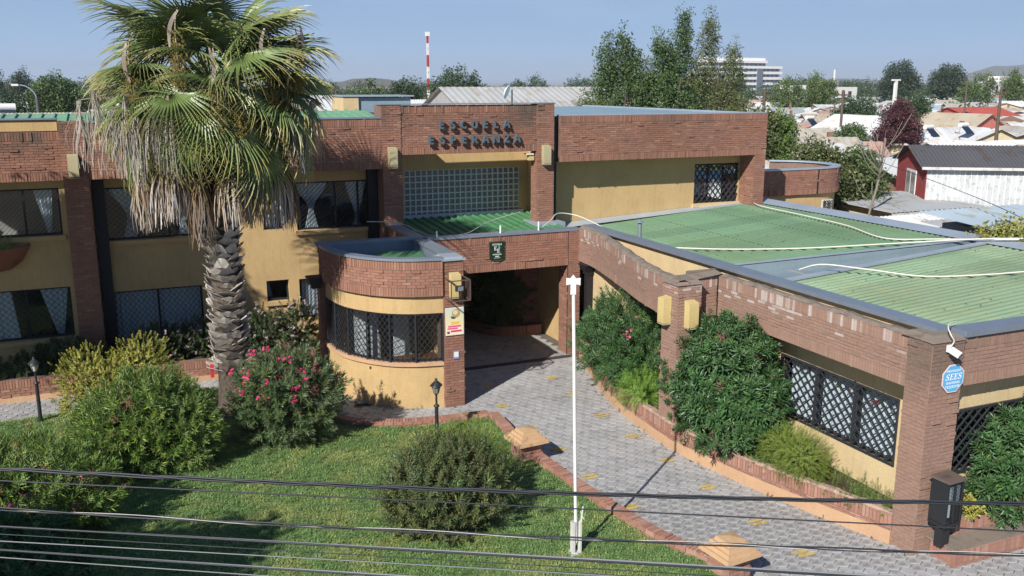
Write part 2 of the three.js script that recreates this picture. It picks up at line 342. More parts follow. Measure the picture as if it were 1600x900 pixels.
// --- two-storey block, left of the sign portal
{
  const hs = { W2: [-0.29, 2.05, 3.46, 4.86], W3: [3.76, 4.30, 3.50, 4.07], W4: [4.69, 6.95, 3.43, 4.80], W6: [-0.32, 2.00, 0.51, 2.08], W7: [3.74, 4.37, 1.44, 2.04], W8: [4.66, 6.6, 0.85, 2.02] };
  const wall = part(school, 'facade_wall', holedWall(-0.62, 7.4, 0, 5.24, Object.values(hs), 0.2), M.stucco); wall.position.z = ZW;
  const at = (k) => V(hs[k][0], hs[k][2], ZW), wh = (k) => [hs[k][1] - hs[k][0], hs[k][3] - hs[k][2]];
  makeWindow(school, at('W2'), 0, ...wh('W2'), { mull: [0.78, 1.56], grille: [0.16, 0.14], bar: 0.008, sill: 1, curtains: [{ wid: tied(0.62, 0.95), folds: 7, seed: 1 }, { wid: tied(1.95, 0.7, 0.3), folds: 5, seed: 2 }] });
  makeWindow(school, at('W3'), 0, ...wh('W3'), { grille: [0.10, 0.10], dirs: [1], bar: 0.014, gz: 0.05, sill: 0, curtains: [{ wid: straight(0.05, 0.24), folds: 2, seed: 3 }] });
  makeWindow(school, at('W4'), 0, ...wh('W4'), { mull: [1.13, 1.8], grille: [0.13, 0.13], dirs: [1], bar: 0.012, sill: 1, curtains: [{ wid: tied(0.45, 0.95), folds: 7, seed: 4 }, { wid: tied(1.78, 0.62, 0.15), folds: 6, seed: 5 }] });
  makeWindow(school, at('W6'), 0, ...wh('W6'), { mull: [1.18], grille: [0.14, 0.17], bar: 0.009, sill: 1, curtains: [{ wid: straight(0.04, 1.18), folds: 10, seed: 6 }, { wid: straight(1.17, 2.28), folds: 9, seed: 7 }] });
  const awn = makeWindow(school, at('W7'), 0, ...wh('W7'), { sill: 1 });
  awn.children.filter((c) => c.name === 'pane' || c.name === 'frame').forEach((c) => { c.rotation.x = -0.28; c.position.set(0, 0.05, 0.02); });
  makeWindow(school, at('W8'), 0, ...wh('W8'), { mull: [0.9], grille: [0.11, 0.11], dirs: [1], bar: 0.012, curtains: [{ wid: straight(0.1, 1.8), folds: 15, seed: 8 }] });
  // left of the first pilaster the wall stands further forward
  const h2 = [[-4.6, -1.28, 3.78, 4.97], [-4.6, -1.25, 1.13, 2.44]];
  const w2 = part(school, 'facade_wall', holedWall(-7, -1.1, 0, 5.2, h2, 0.2), M.stucco); w2.position.z = -25.62;
  part(school, 'facade_wall', new GB().box(-7, -1.16, 6.38, 6.64, -25.9, -25.47), M.stucco);
  makeWindow(school, V(-4.6, 3.78, -25.62), 0, 3.32, 1.19, { mull: [0.9, 1.85, 2.5], grille: [0.11, 0.11], dirs: [1], bar: 0.010, sill: 1, curtains: [{ wid: (v) => [lerp(2.98, 2.72, v), 3.16 - 0.1 * (1 - v)], folds: 4, seed: 9 }] });
  makeWindow(school, V(-4.6, 1.13, -25.62), 0, 3.35, 1.31, { mull: [1.2, 2.32], grille: [0.16, 0.16], bar: 0.009, sill: 1, curtains: [{ wid: (v) => [1.45, lerp(2.1, 1.98, v)], folds: 5, seed: 10 }, { wid: (v) => [lerp(2.95, 2.62, v), lerp(3.1, 3.3, v)], folds: 5, seed: 11 }] });
  // interior
  const room = new GB();
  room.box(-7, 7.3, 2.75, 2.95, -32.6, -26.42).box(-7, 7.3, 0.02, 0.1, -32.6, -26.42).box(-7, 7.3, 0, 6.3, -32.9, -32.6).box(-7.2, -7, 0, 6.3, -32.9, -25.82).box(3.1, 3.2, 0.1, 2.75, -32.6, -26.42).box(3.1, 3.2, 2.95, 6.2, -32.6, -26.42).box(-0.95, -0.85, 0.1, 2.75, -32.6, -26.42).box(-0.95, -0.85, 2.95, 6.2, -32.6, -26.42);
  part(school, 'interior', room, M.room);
  part(school, 'facade_wall', new GB().box(7.12, 7.42, 0, 6.5, -33, ZW - 0.21), M.stucco);
  // soffit under the brick band
  part(school, 'soffit', new GB().box(-0.56, 7.0, 5.24, 5.34, ZW - 0.2, ZB - 0.3), M.stucco);
  part(school, 'soffit', new GB().box(-7, -1.15, 5.205, 5.3, -25.82, ZB - 0.3), M.stucco);
  // brick bands and pilasters
  const band = sub(school, 'parapet'); let P = flatZ(-0.55, ZB);
  part(band, 'wall_core', core(P, 7.56, 5.16, 6.56, 0.28), M.mortar); BW.run(band, P, 7.56, 5.16, 6.56, { top: 1, bottom: 1, seed: 2, tone: weathered(6.6, 0.6, 0.85), rough: 0.1 });
  part(band, 'coping', new GB().box(-0.55, 7.0, 6.561, 6.60, ZB - 0.34, ZB + 0.03), M.flash);
  const band2 = sub(school, 'parapet'); P = flatZ(-7, ZB - 0.03);
  part(band2, 'wall_core', core(P, 5.86, 5.16, 6.36, 0.25), M.mortar); BW.run(band2, P, 5.86, 5.16, 6.36, { top: 1, bottom: 1, seed: 3, tone: weathered(6.4, 0.75, 0.9), rough: 0.12 });
  part(band2, 'coping', new GB().box(-7, -1.16, 6.65, 6.68, -25.95, -25.42), M.flash);
  const pil = (x0, x1, y0, y1, d, seed, side) => {
    const g = sub(school, 'pilaster');
    part(g, 'wall_core', new GB().box(x0, x1, y0, y1, ZB + 0.03 - d, ZB + 0.03), M.mortar);
    BW.run(g, flatZ(x0, ZB + 0.03), x1 - x0, y0, y1, { seed, tone: weathered(y1, 0.9, 0.85) });
    if (side < 0) BW.run(g, flatX(x0, ZB + 0.03 - d), d, y0, y1, { seed: seed + 50, tone: weathered(y1, 0.7, 0.4) });
    if (side > 0) { const Q = (s, y, o) => V(x1 + o, y, ZB + 0.03 - s); BW.run(g, Q, d, y0, y1, { seed: seed + 51 }); }
    return g;
  };
  pil(-1.14, -0.56, 0, 6.6, 0.82, 4, 1);
  pil(7.01, 7.57, 0, 6.93, 0.75, 5, 1); pil(11.80, 12.37, 3.15, 6.93, 0.42, 6, -1);
  // dark downpipes in the corners
  for (const [x0, x1, z0, z1, y0, y1] of [[-0.52, -0.24, -26.19, -25.95, 0, 5.22], [6.72, 6.98, -26.19, -25.95, 0, 5.22], [12.39, 12.52, -25.78, -25.5, 3.2, 6.55]]) part(school, 'downpipe', new GB().box(x0, x1, y0, y1, z0, z1), M.black);
  // roof behind the band
  const sheet = new GB(), rib = new GB();
  for (let i = 0; i < 48; i++) { const x = -7 + i * 0.3; if (x > 6.9) break; sheet.quad(V(x, 6.56, -25.72), V(x + 0.3, 6.56, -25.72), V(x + 0.3, 6.73, -27.6), V(x, 6.73, -27.6)).quad(V(x, 6.73, -27.6), V(x + 0.3, 6.73, -27.6), V(x + 0.3, 6.42, -32.8), V(x, 6.42, -32.8)); rib.hexa([V(x, 6.555, -25.72), V(x + 0.05, 6.555, -25.72), V(x + 0.05, 6.60, -25.72), V(x, 6.60, -25.72), V(x, 6.725, -27.6), V(x + 0.05, 6.725, -27.6), V(x + 0.05, 6.775, -27.6), V(x, 6.775, -27.6)]); }
  const rf = sub(school, 'roof'); part(rf, 'roof_sheet', sheet, M.roofPaint); part(rf, 'sheet_rib', rib, M.roofPaint);
  // stair head on the roof
  const tw = sub(school, 'roof_turret'); part(tw, 'wall', new GB().box(8.45, 9.05, 6.1, 7.02, -38, -36), M.stuccoPale); part(tw, 'cladding', new GB().box(9.05, 11.2, 6.1, 6.98, -38.2, -36.1), M.roofBlue); part(tw, 'flashing', new GB().box(8.4, 11.3, 7.021, 7.07, -38.3, -35.95), M.flashPale);
}
// --- sign portal
{
  const sign = sub(school, 'sign_wall'), P = flatZ(7.58, ZB);
  part(sign, 'wall_core', core(P, 4.21, 5.53, 6.91, 0.3), M.mortar);
  BW.run(sign, P, 4.21, 5.53, 6.91, { top: 1, bottom: 1, seed: 7, tone: weathered(6.95, 1.0, 0.95), rough: 0.12 });
  part(sign, 'coping', new GB().box(6.98, 12.4, 6.931, 6.955, ZB - 0.4, ZB + 0.06), M.flash);
  // raised letters
  const font = await new FontLoader().loadAsync('fonts/droid/droid_sans_bold.typeface.json');
  const word = (text, x0, x1, y, size) => {
    const grp = sub(school, 'sign_lettering'); const n = text.length, st = (x1 - x0) / (n - 0.35);
    [...text].forEach((ch, i) => { const g = new TextGeometry(ch, { font, size, depth: 0.09, curveSegments: 6, bevelEnabled: true, bevelThickness: 0.008, bevelSize: 0.006, bevelSegments: 1 }); g.computeBoundingBox(); const b = g.boundingBox; g.translate(-(b.min.x + b.max.x) / 2, 0, 0); const o = part(grp, 'letter', g, M.letter); o.position.set(x0 + (i + 0.36) * st, y, ZB + 0.07); });
  };
  word('ESCUELA', 8.62, 10.86, 6.25, 0.235); word('ESPERANZA', 8.30, 11.20, 5.82, 0.235);
  // wall of glass blocks behind the portal
  const gx0 = 8.23, gx1 = 12.11, gy0 = 3.41, gy1 = 4.89, zg = -27.4;
  const wall = part(school, 'facade_wall', holedWall(7.42, 12.6, 0.0, 6.5, [[gx0, gx1, gy0, gy1], [8.0, 9.9, 0.02, 2.2]], 0.25), M.stucco); wall.position.z = zg;
  const gw = sub(school, 'glass_block_wall'), nx = 21, ny = 8, bw = (gx1 - gx0) / nx, bh = (gy1 - gy0) / ny;
  const j = new GB();
  for (let i = 0; i <= nx; i++) j.box(gx0 + i * bw - 0.018, gx0 + i * bw + 0.018, gy0, gy1, zg - 0.11, zg - 0.01);
  for (let k = 0; k <= ny; k++) j.box(gx0, gx1, gy0 + k * bh - 0.018, gy0 + k * bh + 0.018, zg - 0.108, zg - 0.012);
  part(gw, 'joint_grid', j, M.blockJoint);
  const blk = new GB(); { const a = bw / 2 - 0.018, b = bh / 2 - 0.018, e = 0.018; const q = (x, y, z) => V(x, y, z); blk.quad(q(-a + e, -b + e, 0.02), q(a - e, -b + e, 0.02), q(a - e, b - e, 0.02), q(-a + e, b - e, 0.02)).quad(q(-a, -b, 0), q(a, -b, 0), q(a - e, -b + e, 0.02), q(-a + e, -b + e, 0.02)).quad(q(a, -b, 0), q(a, b, 0), q(a - e, b - e, 0.02), q(a - e, -b + e, 0.02)).quad(q(a, b, 0), q(-a, b, 0), q(-a + e, b - e, 0.02), q(a - e, b - e, 0.02)).quad(q(-a, b, 0), q(-a, -b, 0), q(-a + e, -b + e, 0.02), q(-a + e, b - e, 0.02)); }
  const bg = blk.build();
  for (let i = 0; i < nx; i++) for (let k = 0; k < ny; k++) { const o = part(gw, 'glass_block', bg, M.glassBlock); o.position.set(gx0 + (i + 0.5) * bw, gy0 + (k + 0.5) * bh, zg - 0.06); }
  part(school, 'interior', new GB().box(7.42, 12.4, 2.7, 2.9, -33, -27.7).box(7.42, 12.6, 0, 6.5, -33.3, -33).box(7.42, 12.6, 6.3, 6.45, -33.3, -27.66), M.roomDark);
  part(school, 'facade_wall', new GB().box(12.42, 12.6, 0, 6.5, -38.4, -25.8), M.stucco);
}
// --- upper block right of the portal
{
  const X0 = 12.6, X1 = 20.35;
  const wall = part(school, 'facade_wall', holedWall(X0, X1 - 0.1, 0, 5.24, [[18.07, 19.9, 3.52, 4.86]], 0.2), M.stucco); wall.position.z = ZW;
  makeWindow(school, V(18.07, 3.52, ZW), 0, 1.83, 1.34, { mull: [0.62, 1.24], grille: [0.22, 0.26], bar: 0.035, gz: 0.05, grilleMat: M.iron, sill: 1, t: 0.06, sillMat: M.stuccoPale });
  part(school, 'soffit', new GB().box(X0, X1 - 0.3, 5.24, 5.34, ZW - 0.2, ZB - 0.3), M.stucco);
  const b = sub(school, 'parapet'); let P = flatZ(X0, ZB);
  part(b, 'wall_core', core(P, X1 - X0, 5.17, 6.56, 0.28), M.mortar); BW.run(b, P, X1 - X0, 5.17, 6.56, { top: 1, bottom: 1, seed: 8, rough: 0.09, tone: weathered(6.6, 0.45, 0.6) });
  const p = sub(school, 'pilaster'); part(p, 'wall_core', new GB().box(19.92, X1, 3.0, 5.169, ZB - 0.78, ZB), M.mortar);
  BW.run(p, flatZ(19.92, ZB), X1 - 19.92, 3.0, 5.165, { seed: 9 }); BW.run(p, flatX(19.92, ZB - 0.78), 0.78, 3.0, 5.165, { seed: 10 });
  // flat metal roof
  const rf = sub(school, 'roof'); const sh = new GB(); for (let i = 0; i < 12; i++) { const z0 = -25.7 - i * 1.08; sh.box(X0, X1 - 0.12, 6.40, 6.50, z0 - 1.06, z0); }
  part(rf, 'roof_sheet', sh, M.roofBlue); part(rf, 'flashing', new GB().box(X0 + 0.02, X1 - 0.02, 6.561, 6.585, ZB - 0.32, ZB - 0.03).box(X1 - 0.1, X1 + 0.06, 6.5, 6.56, -38.6, -25.72), M.flashPale);
  // the court seen through the open window: a rose painted wall under a green eave
  part(school, 'court_wall', new GB().box(X0 + 0.3, X1 + 3, 2.6, 3.9, -36.2, -36), M.peach); part(school, 'side_wall', new GB().box(X1 - 0.12, X1, 0, 3.4, -38.6, -26.4), M.stucco);
  part(school, 'interior', new GB().box(X0, X1 - 0.1, 2.7, 2.85, -32, -26.42), M.peach);
  // low block with a rounded end
  const c = sub(school, 'parapet'), pts = [[20.36, -27.5], [21.5, -27.5], [23, -27.5], [24.9, -27.5], [25.75, -27.75], [26.4, -28.5], [26.6, -29.5], [26.2, -30.6], [25.3, -31.3]];
  const Q = curveMap(pts, 1), D = (s, y, o) => Q(s, y, o);
  part(c, 'wall_core', core(D, Q.L, 3.42, 4.36, 0.22, 40), M.mortar); BW.run(c, D, Q.L, 3.42, 4.36, { top: 1, bottom: 1, seed: 12 });
  part(c, 'coping', core((s, y, o) => Q(s, y, o + 0.04), Q.L, 4.362, 4.41, 0.34, 40), M.flashPale);
  part(school, 'side_wall', core((s, y, o) => Q(s, y, o - 0.12), Q.L, 0, 3.6, 0.2, 40), M.stucco);
  const shp = new THREE.Shape(); for (let i = 0; i <= 40; i++) { const q = Q(Q.L * i / 40, 0, -0.15); i ? shp.lineTo(q.x, -q.z) : shp.moveTo(q.x, -q.z); } shp.lineTo(20.45, 31.3);
  const rg = new THREE.ShapeGeometry(shp); rg.rotateX(-Math.PI / 2); rg.translate(0, 4.05, 0); part(sub(school, 'roof'), 'roof_sheet', rg, M.roofBlue);
  part(c, 'expansion_joint', new GB().box(24.5, 24.58, 3.42, 4.36, -27.5, -27.46), M.black);
  makeWindow(school, V(24.9, 2.45, -27.58), 0, 0.5, 0.72, { rec: -0.03, mull: [0.25], grille: [0.12, 0.12], bar: 0.012, frame: M.whiteDirty });
}
// --- entrance canopy
{
  const zc = -22.45, x0 = 7.40, x1 = 11.42, y0 = 2.58, y1 = 3.54;
  const b = sub(school, 'parapet'); let P = flatZ(x0, zc);
  part(b, 'wall_core', core(P, x1 - x0, y0, y1, 0.26), M.mortar); BW.run(b, P, x1 - x0, y0, y1, { top: 1, bottom: 1, seed: 14, rough: 0.04 });
  part(b, 'coping', new GB().box(x0 - 0.05, x1 + 0.35, y1 + 0.001, y1 + 0.06, zc - 0.3, zc + 0.04), M.flash);
  // left parapet running back to the facade
  const l = sub(school, 'parapet'); P = (s, y, o) => V(7.36 + o, y, zc - 0.28 - s);
  part(l, 'wall_core', new GB().box(7.12, 7.36, y0, y1 - 0.02, ZB, zc - 0.27), M.mortar); BW.run(l, flatX(7.12, ZB), 2.66, y0, y1 - 0.02, { top: 1, bottom: 0, seed: 15 });
  part(l, 'coping', new GB().box(7.06, 7.42, y1 - 0.019, y1 + 0.04, ZB + 0.03, zc - 0.31), M.flash);
  // ribbed green sheet
  const sh = new GB(); const yA = 3.18, yB = 3.42;
  for (let i = 0; i < 18; i++) { const x = 7.44 + i * 0.272; if (x > 12.2) break; const q = (xx, t, e) => V(xx, lerp(yA, yB, t) + e, lerp(zc - 0.28, -27.38, t)); sh.quad(q(x, 0, 0), q(x + 0.2, 0, 0), q(x + 0.2, 1, 0), q(x, 1, 0)).quad(q(x + 0.2, 0, 0), q(x + 0.222, 0, 0.05), q(x + 0.222, 1, 0.05), q(x + 0.2, 1, 0)).quad(q(x + 0.222, 0, 0.05), q(x + 0.25, 0, 0.05), q(x + 0.25, 1, 0.05), q(x + 0.222, 1, 0.05)).quad(q(x + 0.25, 0, 0.05), q(x + 0.272, 0, 0), q(x + 0.272, 1, 0), q(x + 0.25, 1, 0.05)); }
  const rf = sub(school, 'roof'); part(rf, 'roof_sheet', sh, M.roofDark);
  part(rf, 'flashing', new GB().box(7.58, 12.2, 3.38, 3.52, -27.39, -27.25).box(11.62, 12.6, 3.1, 3.38, -25.99, -25.0), M.flashPale);
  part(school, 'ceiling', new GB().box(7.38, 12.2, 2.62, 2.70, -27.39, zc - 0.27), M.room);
  // white stub pipes on the parapet edge
  for (const [x, h] of [[7.62, 0.16], [9.42, 0.2], [10.55, 0.24]]) part(rf, 'stub_pipe', new THREE.CylinderGeometry(0.024, 0.024, h, 8).translate(x, y1 + 0.06 + h / 2, zc - 0.1), M.white);
  // right entrance pillar and the dark gap beside it
  const p = sub(school, 'pilaster'); part(p, 'wall_core', new GB().box(11.42, 11.78, 0, 3.56, -23.0, zc + 0.02), M.mortar);
  BW.run(p, flatZ(11.44, zc + 0.02), 0.34, 0, 3.56, { seed: 16 }); BW.run(p, flatX(11.42, -23.0), 0.57, 0, 2.58, { seed: 17 });
  part(p, 'expansion_joint', new GB().box(11.405, 11.435, 0, 3.54, zc - 0.02, zc + 0.012), M.black);
  // porch: side wall, back door, inner pier
  part(school, 'side_wall', new GB().box(11.80, 12.0, 0, 2.62, -25.2, -23.0), M.stucco); part(school, 'side_wall', new GB().box(7.1, 7.36, 0, 2.58, -27.3, zc - 0.28), M.stucco);
  const q = sub(school, 'pilaster'); part(q, 'wall_core', new GB().box(11.0, 11.8, 0, 2.62, -26.3, -25.2), M.mortar); BW.run(q, flatZ(11.0, -25.2), 0.8, 0, 2.6, { seed: 18 }); BW.run(q, flatX(11.0, -26.3), 1.1, 0, 2.6, { seed: 19 });
  const dr = sub(school, 'door', V(8.0, 0.02, -27.5)); part(dr, 'door_leaf', new GB().box(0.04, 0.93, 0, 2.16, -0.06, 0), M.wood); part(dr, 'door_leaf', new GB().box(0.97, 1.86, 0, 2.16, -0.06, 0), M.wood); part(dr, 'handle', new GB().box(0.86, 0.89, 0.95, 1.2, 0, 0.05), M.iron);
  for (const x of [0.12, 0.52, 1.05, 1.45]) for (const y of [0.15, 1.15]) part(dr, 'door_panel', new GB().box(x, x + 0.34, y, y + 0.85, 0.001, 0.02), M.wood);
}
// --- curved booth
const boothPts = [[4.60, -22.95], [4.56, -22.2], [4.72, -21.25], [5.04, -20.62], [5.50, -20.10], [6.02, -19.80], [6.76, -19.62]];
{
  const Q = curveMap(boothPts, 1), L = Q.L, b = sub(school, 'parapet');
  part(b, 'wall_core', core(Q, L, 2.72, 3.56, 0.2, 40), M.mortar); BW.run(b, Q, L, 2.72, 3.56, { top: 1, bottom: 1, seed: 21, rough: 0.06 });
  part(b, 'coping', core((s, y, o) => Q(s, y, o + 0.04), L, 3.561, 3.62, 0.26, 40), M.flash);
  const wallP = (s, y, o) => Q(s, y, o - 0.09);
  part(school, 'booth_wall', core(wallP, L, 0, 1.04, 0.16, 40), M.stucco); part(school, 'booth_wall', core(wallP, L, 2.30, 2.80, 0.16, 40), M.stucco);
  part(school, 'booth_sill', core((s, y, o) => Q(s, y, o - 0.03), L, 1.041, 1.13, 0.24, 40), M.peach);
  // bay of windows: mullions, panes and a diamond grille on the curve
  const W = sub(school, 'window'), fr = new GB(), gr = new GB(), a0 = 0.62, n = 6, st = (L - a0 - 0.04) / n, y0 = 1.13, y1 = 2.30;
  const seg = 30; for (let i = 0; i < seg; i++) { const a = lerp(a0, L, i / seg), c = lerp(a0, L, (i + 1) / seg); for (const y of [y0 + 0.025, y1 - 0.025]) fr.bar(Q(a, y, -0.16), Q(c, y, -0.16), 0.05, 0.05); }
  for (let i = 0; i <= n; i++) { const s = a0 + i * st + 0.02; fr.bar(Q(s, y0, -0.15), Q(s, y1, -0.15), 0.05, 0.06); if (i < n) { const A = Q(s, y0, -0.17), B = Q(s + st, y0, -0.17), up = V(0, y1 - y0, 0); part(W, 'pane', new GB().quad(A, B, B.clone().add(up), A.clone().add(up)), M.glass); } }
  part(W, 'frame', fr, M.black);
  const LW = L - a0, m = 14; // grille bars as polylines on the curve
  for (const d of [1, -1]) for (let c = -y1; c < LW + 1.3; c += 0.13) for (let k = 0; k < m; k++) { const t0 = k / m, t1 = (k + 1) / m, s0 = c + d * t0 * 0.9, s1 = c + d * t1 * 0.9; if (Math.min(s0, s1) < 0 || Math.max(s0, s1) > LW) continue; gr.bar(Q(a0 + s0, lerp(y0, y1, t0), -0.085 + 0.006 * d), Q(a0 + s1, lerp(y0, y1, t1), -0.085 + 0.006 * d), 0.010, 0.010); }
  for (let i = 0; i <= n; i++) { const s = a0 + i * st + 0.02; gr.bar(Q(s, y0, -0.06), Q(s, y1, -0.06), 0.03, 0.03); }
  part(W, 'grille', gr, M.iron);
  // the sunk roof behind the parapet
  const shp = new THREE.Shape(); for (let i = 0; i <= 40; i++) { const q = Q(L * i / 40, 0, -0.1); i ? shp.lineTo(q.x, -q.z) : shp.moveTo(q.x, -q.z); } shp.lineTo(7.0, 19.72); shp.lineTo(7.1, 22.7); shp.lineTo(4.7, 22.9);
  const rg = new THREE.ShapeGeometry(shp); rg.rotateX(-Math.PI / 2); rg.translate(0, 3.22, 0);
  const rf = sub(school, 'roof'); part(rf, 'roof_sheet', rg, M.gutter);
  part(rf, 'sheet_panel', new GB().quad(V(5.3, 3.26, -20.7), V(6.75, 3.26, -20.0), V(6.95, 3.40, -21.9), V(5.9, 3.40, -22.2)), M.roofDark);
  // parapets at the back and on the right, with metal lining
  const k = sub(school, 'parapet'); part(k, 'wall_core', new GB().box(4.62, 7.1, 2.72, 3.54, -22.98, -22.76), M.flash); part(k, 'coping', new GB().box(4.5, 7.11, 3.541, 3.60, -23.04, -22.7), M.flash);
  const r = sub(school, 'parapet'); part(r, 'wall_core', new GB().box(7.02, 7.27, 2.58, 3.54, -22.46, -20.2), M.mortar); BW.run(r, (s, y, o) => V(7.27 + o, y, -20.2 - s), 2.2, 2.6, 3.54, { top: 1, bottom: 1, seed: 23 });
  part(r, 'coping', new GB().box(6.96, 7.33, 3.541, 3.60, -22.4, -20.16), M.flash); part(r, 'lining', new GB().box(7.0, 7.019, 3.2, 3.54, -22.7, -19.7), M.flash);
  part(school, 'side_wall', new GB().box(7.04, 7.24, 0, 2.58, -22.46, -20.1), M.stucco); part(school, 'side_wall', new GB().box(4.66, 7.1, 0, 2.72, -22.96, -22.8), M.stucco);
  // booth pillar
  const p = sub(school, 'pilaster'); part(p, 'wall_core', new GB().box(6.78, 7.26, 0, 3.54, -20.15, -19.62), M.mortar);
  BW.run(p, flatZ(6.78, -19.62), 0.48, 0, 3.54, { seed: 24 }); BW.run(p, flatX(6.78, -20.15), 0.53, 0, 1.04, { seed: 25 }); BW.run(p, (s, y, o) => V(7.26 + o, y, -19.62 - s), 0.53, 0, 3.54, { seed: 26 });
  part(p, 'coping', new GB().box(6.74, 7.31, 3.541, 3.585, -20.2, -19.57).box(6.80, 7.25, 3.585, 3.625, -20.14, -19.63), M.flashPale);
  part(p, 'expansion_joint', new GB().box(6.755, 6.782, 2.72, 3.56, -19.62, -19.595), M.black);
  // brick column at the far end of the curve and the rain pipe beside it
  const c = sub(school, 'pilaster'); part(c, 'wall_core', new GB().box(4.52, 4.80, 0, 2.72, -22.92, -22.62), M.mortar); BW.run(c, flatZ(4.52, -22.62), 0.28, 0, 2.7, { seed: 27 }); BW.run(c, flatX(4.52, -22.92), 0.3, 0, 2.7, { seed: 28 });
  const dp = sub(school, 'downpipe'); hopper(dp, 4.40, 2.78, -22.5); part(dp, 'pipe', new GB().box(4.83, 4.97, 0, 2.7, -22.55, -22.42), M.black);
  // things inside the booth, seen through the bay
  part(school, 'interior', new GB().box(4.9, 7.04, 0.03, 0.06, -22.79, -20.6).box(5.9, 6.9, 0.06, 2.1, -22.78, -22.4), M.room);
  part(school, 'partition', new GB().box(5.15, 5.75, 0.06, 2.2, -21.75, -21.7).box(6.1, 6.5, 0.06, 2.2, -21.6, -21.55), mat(C(0.62, 0.64, 0.66))); part(school, 'counter', new GB().box(5.2, 7.0, 0.9, 0.96, -21.1, -20.5), M.wood);
}
function hopper(parent, x, y, z) {                                   // cast rain-water head with stepped sides
  const g = new GB();
  for (const [a, b, r] of [[0, 0.05, 0.21], [-0.07, 0, 0.18], [-0.13, -0.07, 0.15], [-0.24, -0.13, 0.11]]) g.box(x - r, x + r, y + a, y + b, z - r, z + r);
  part(parent, 'rain_head', g, M.black);
}
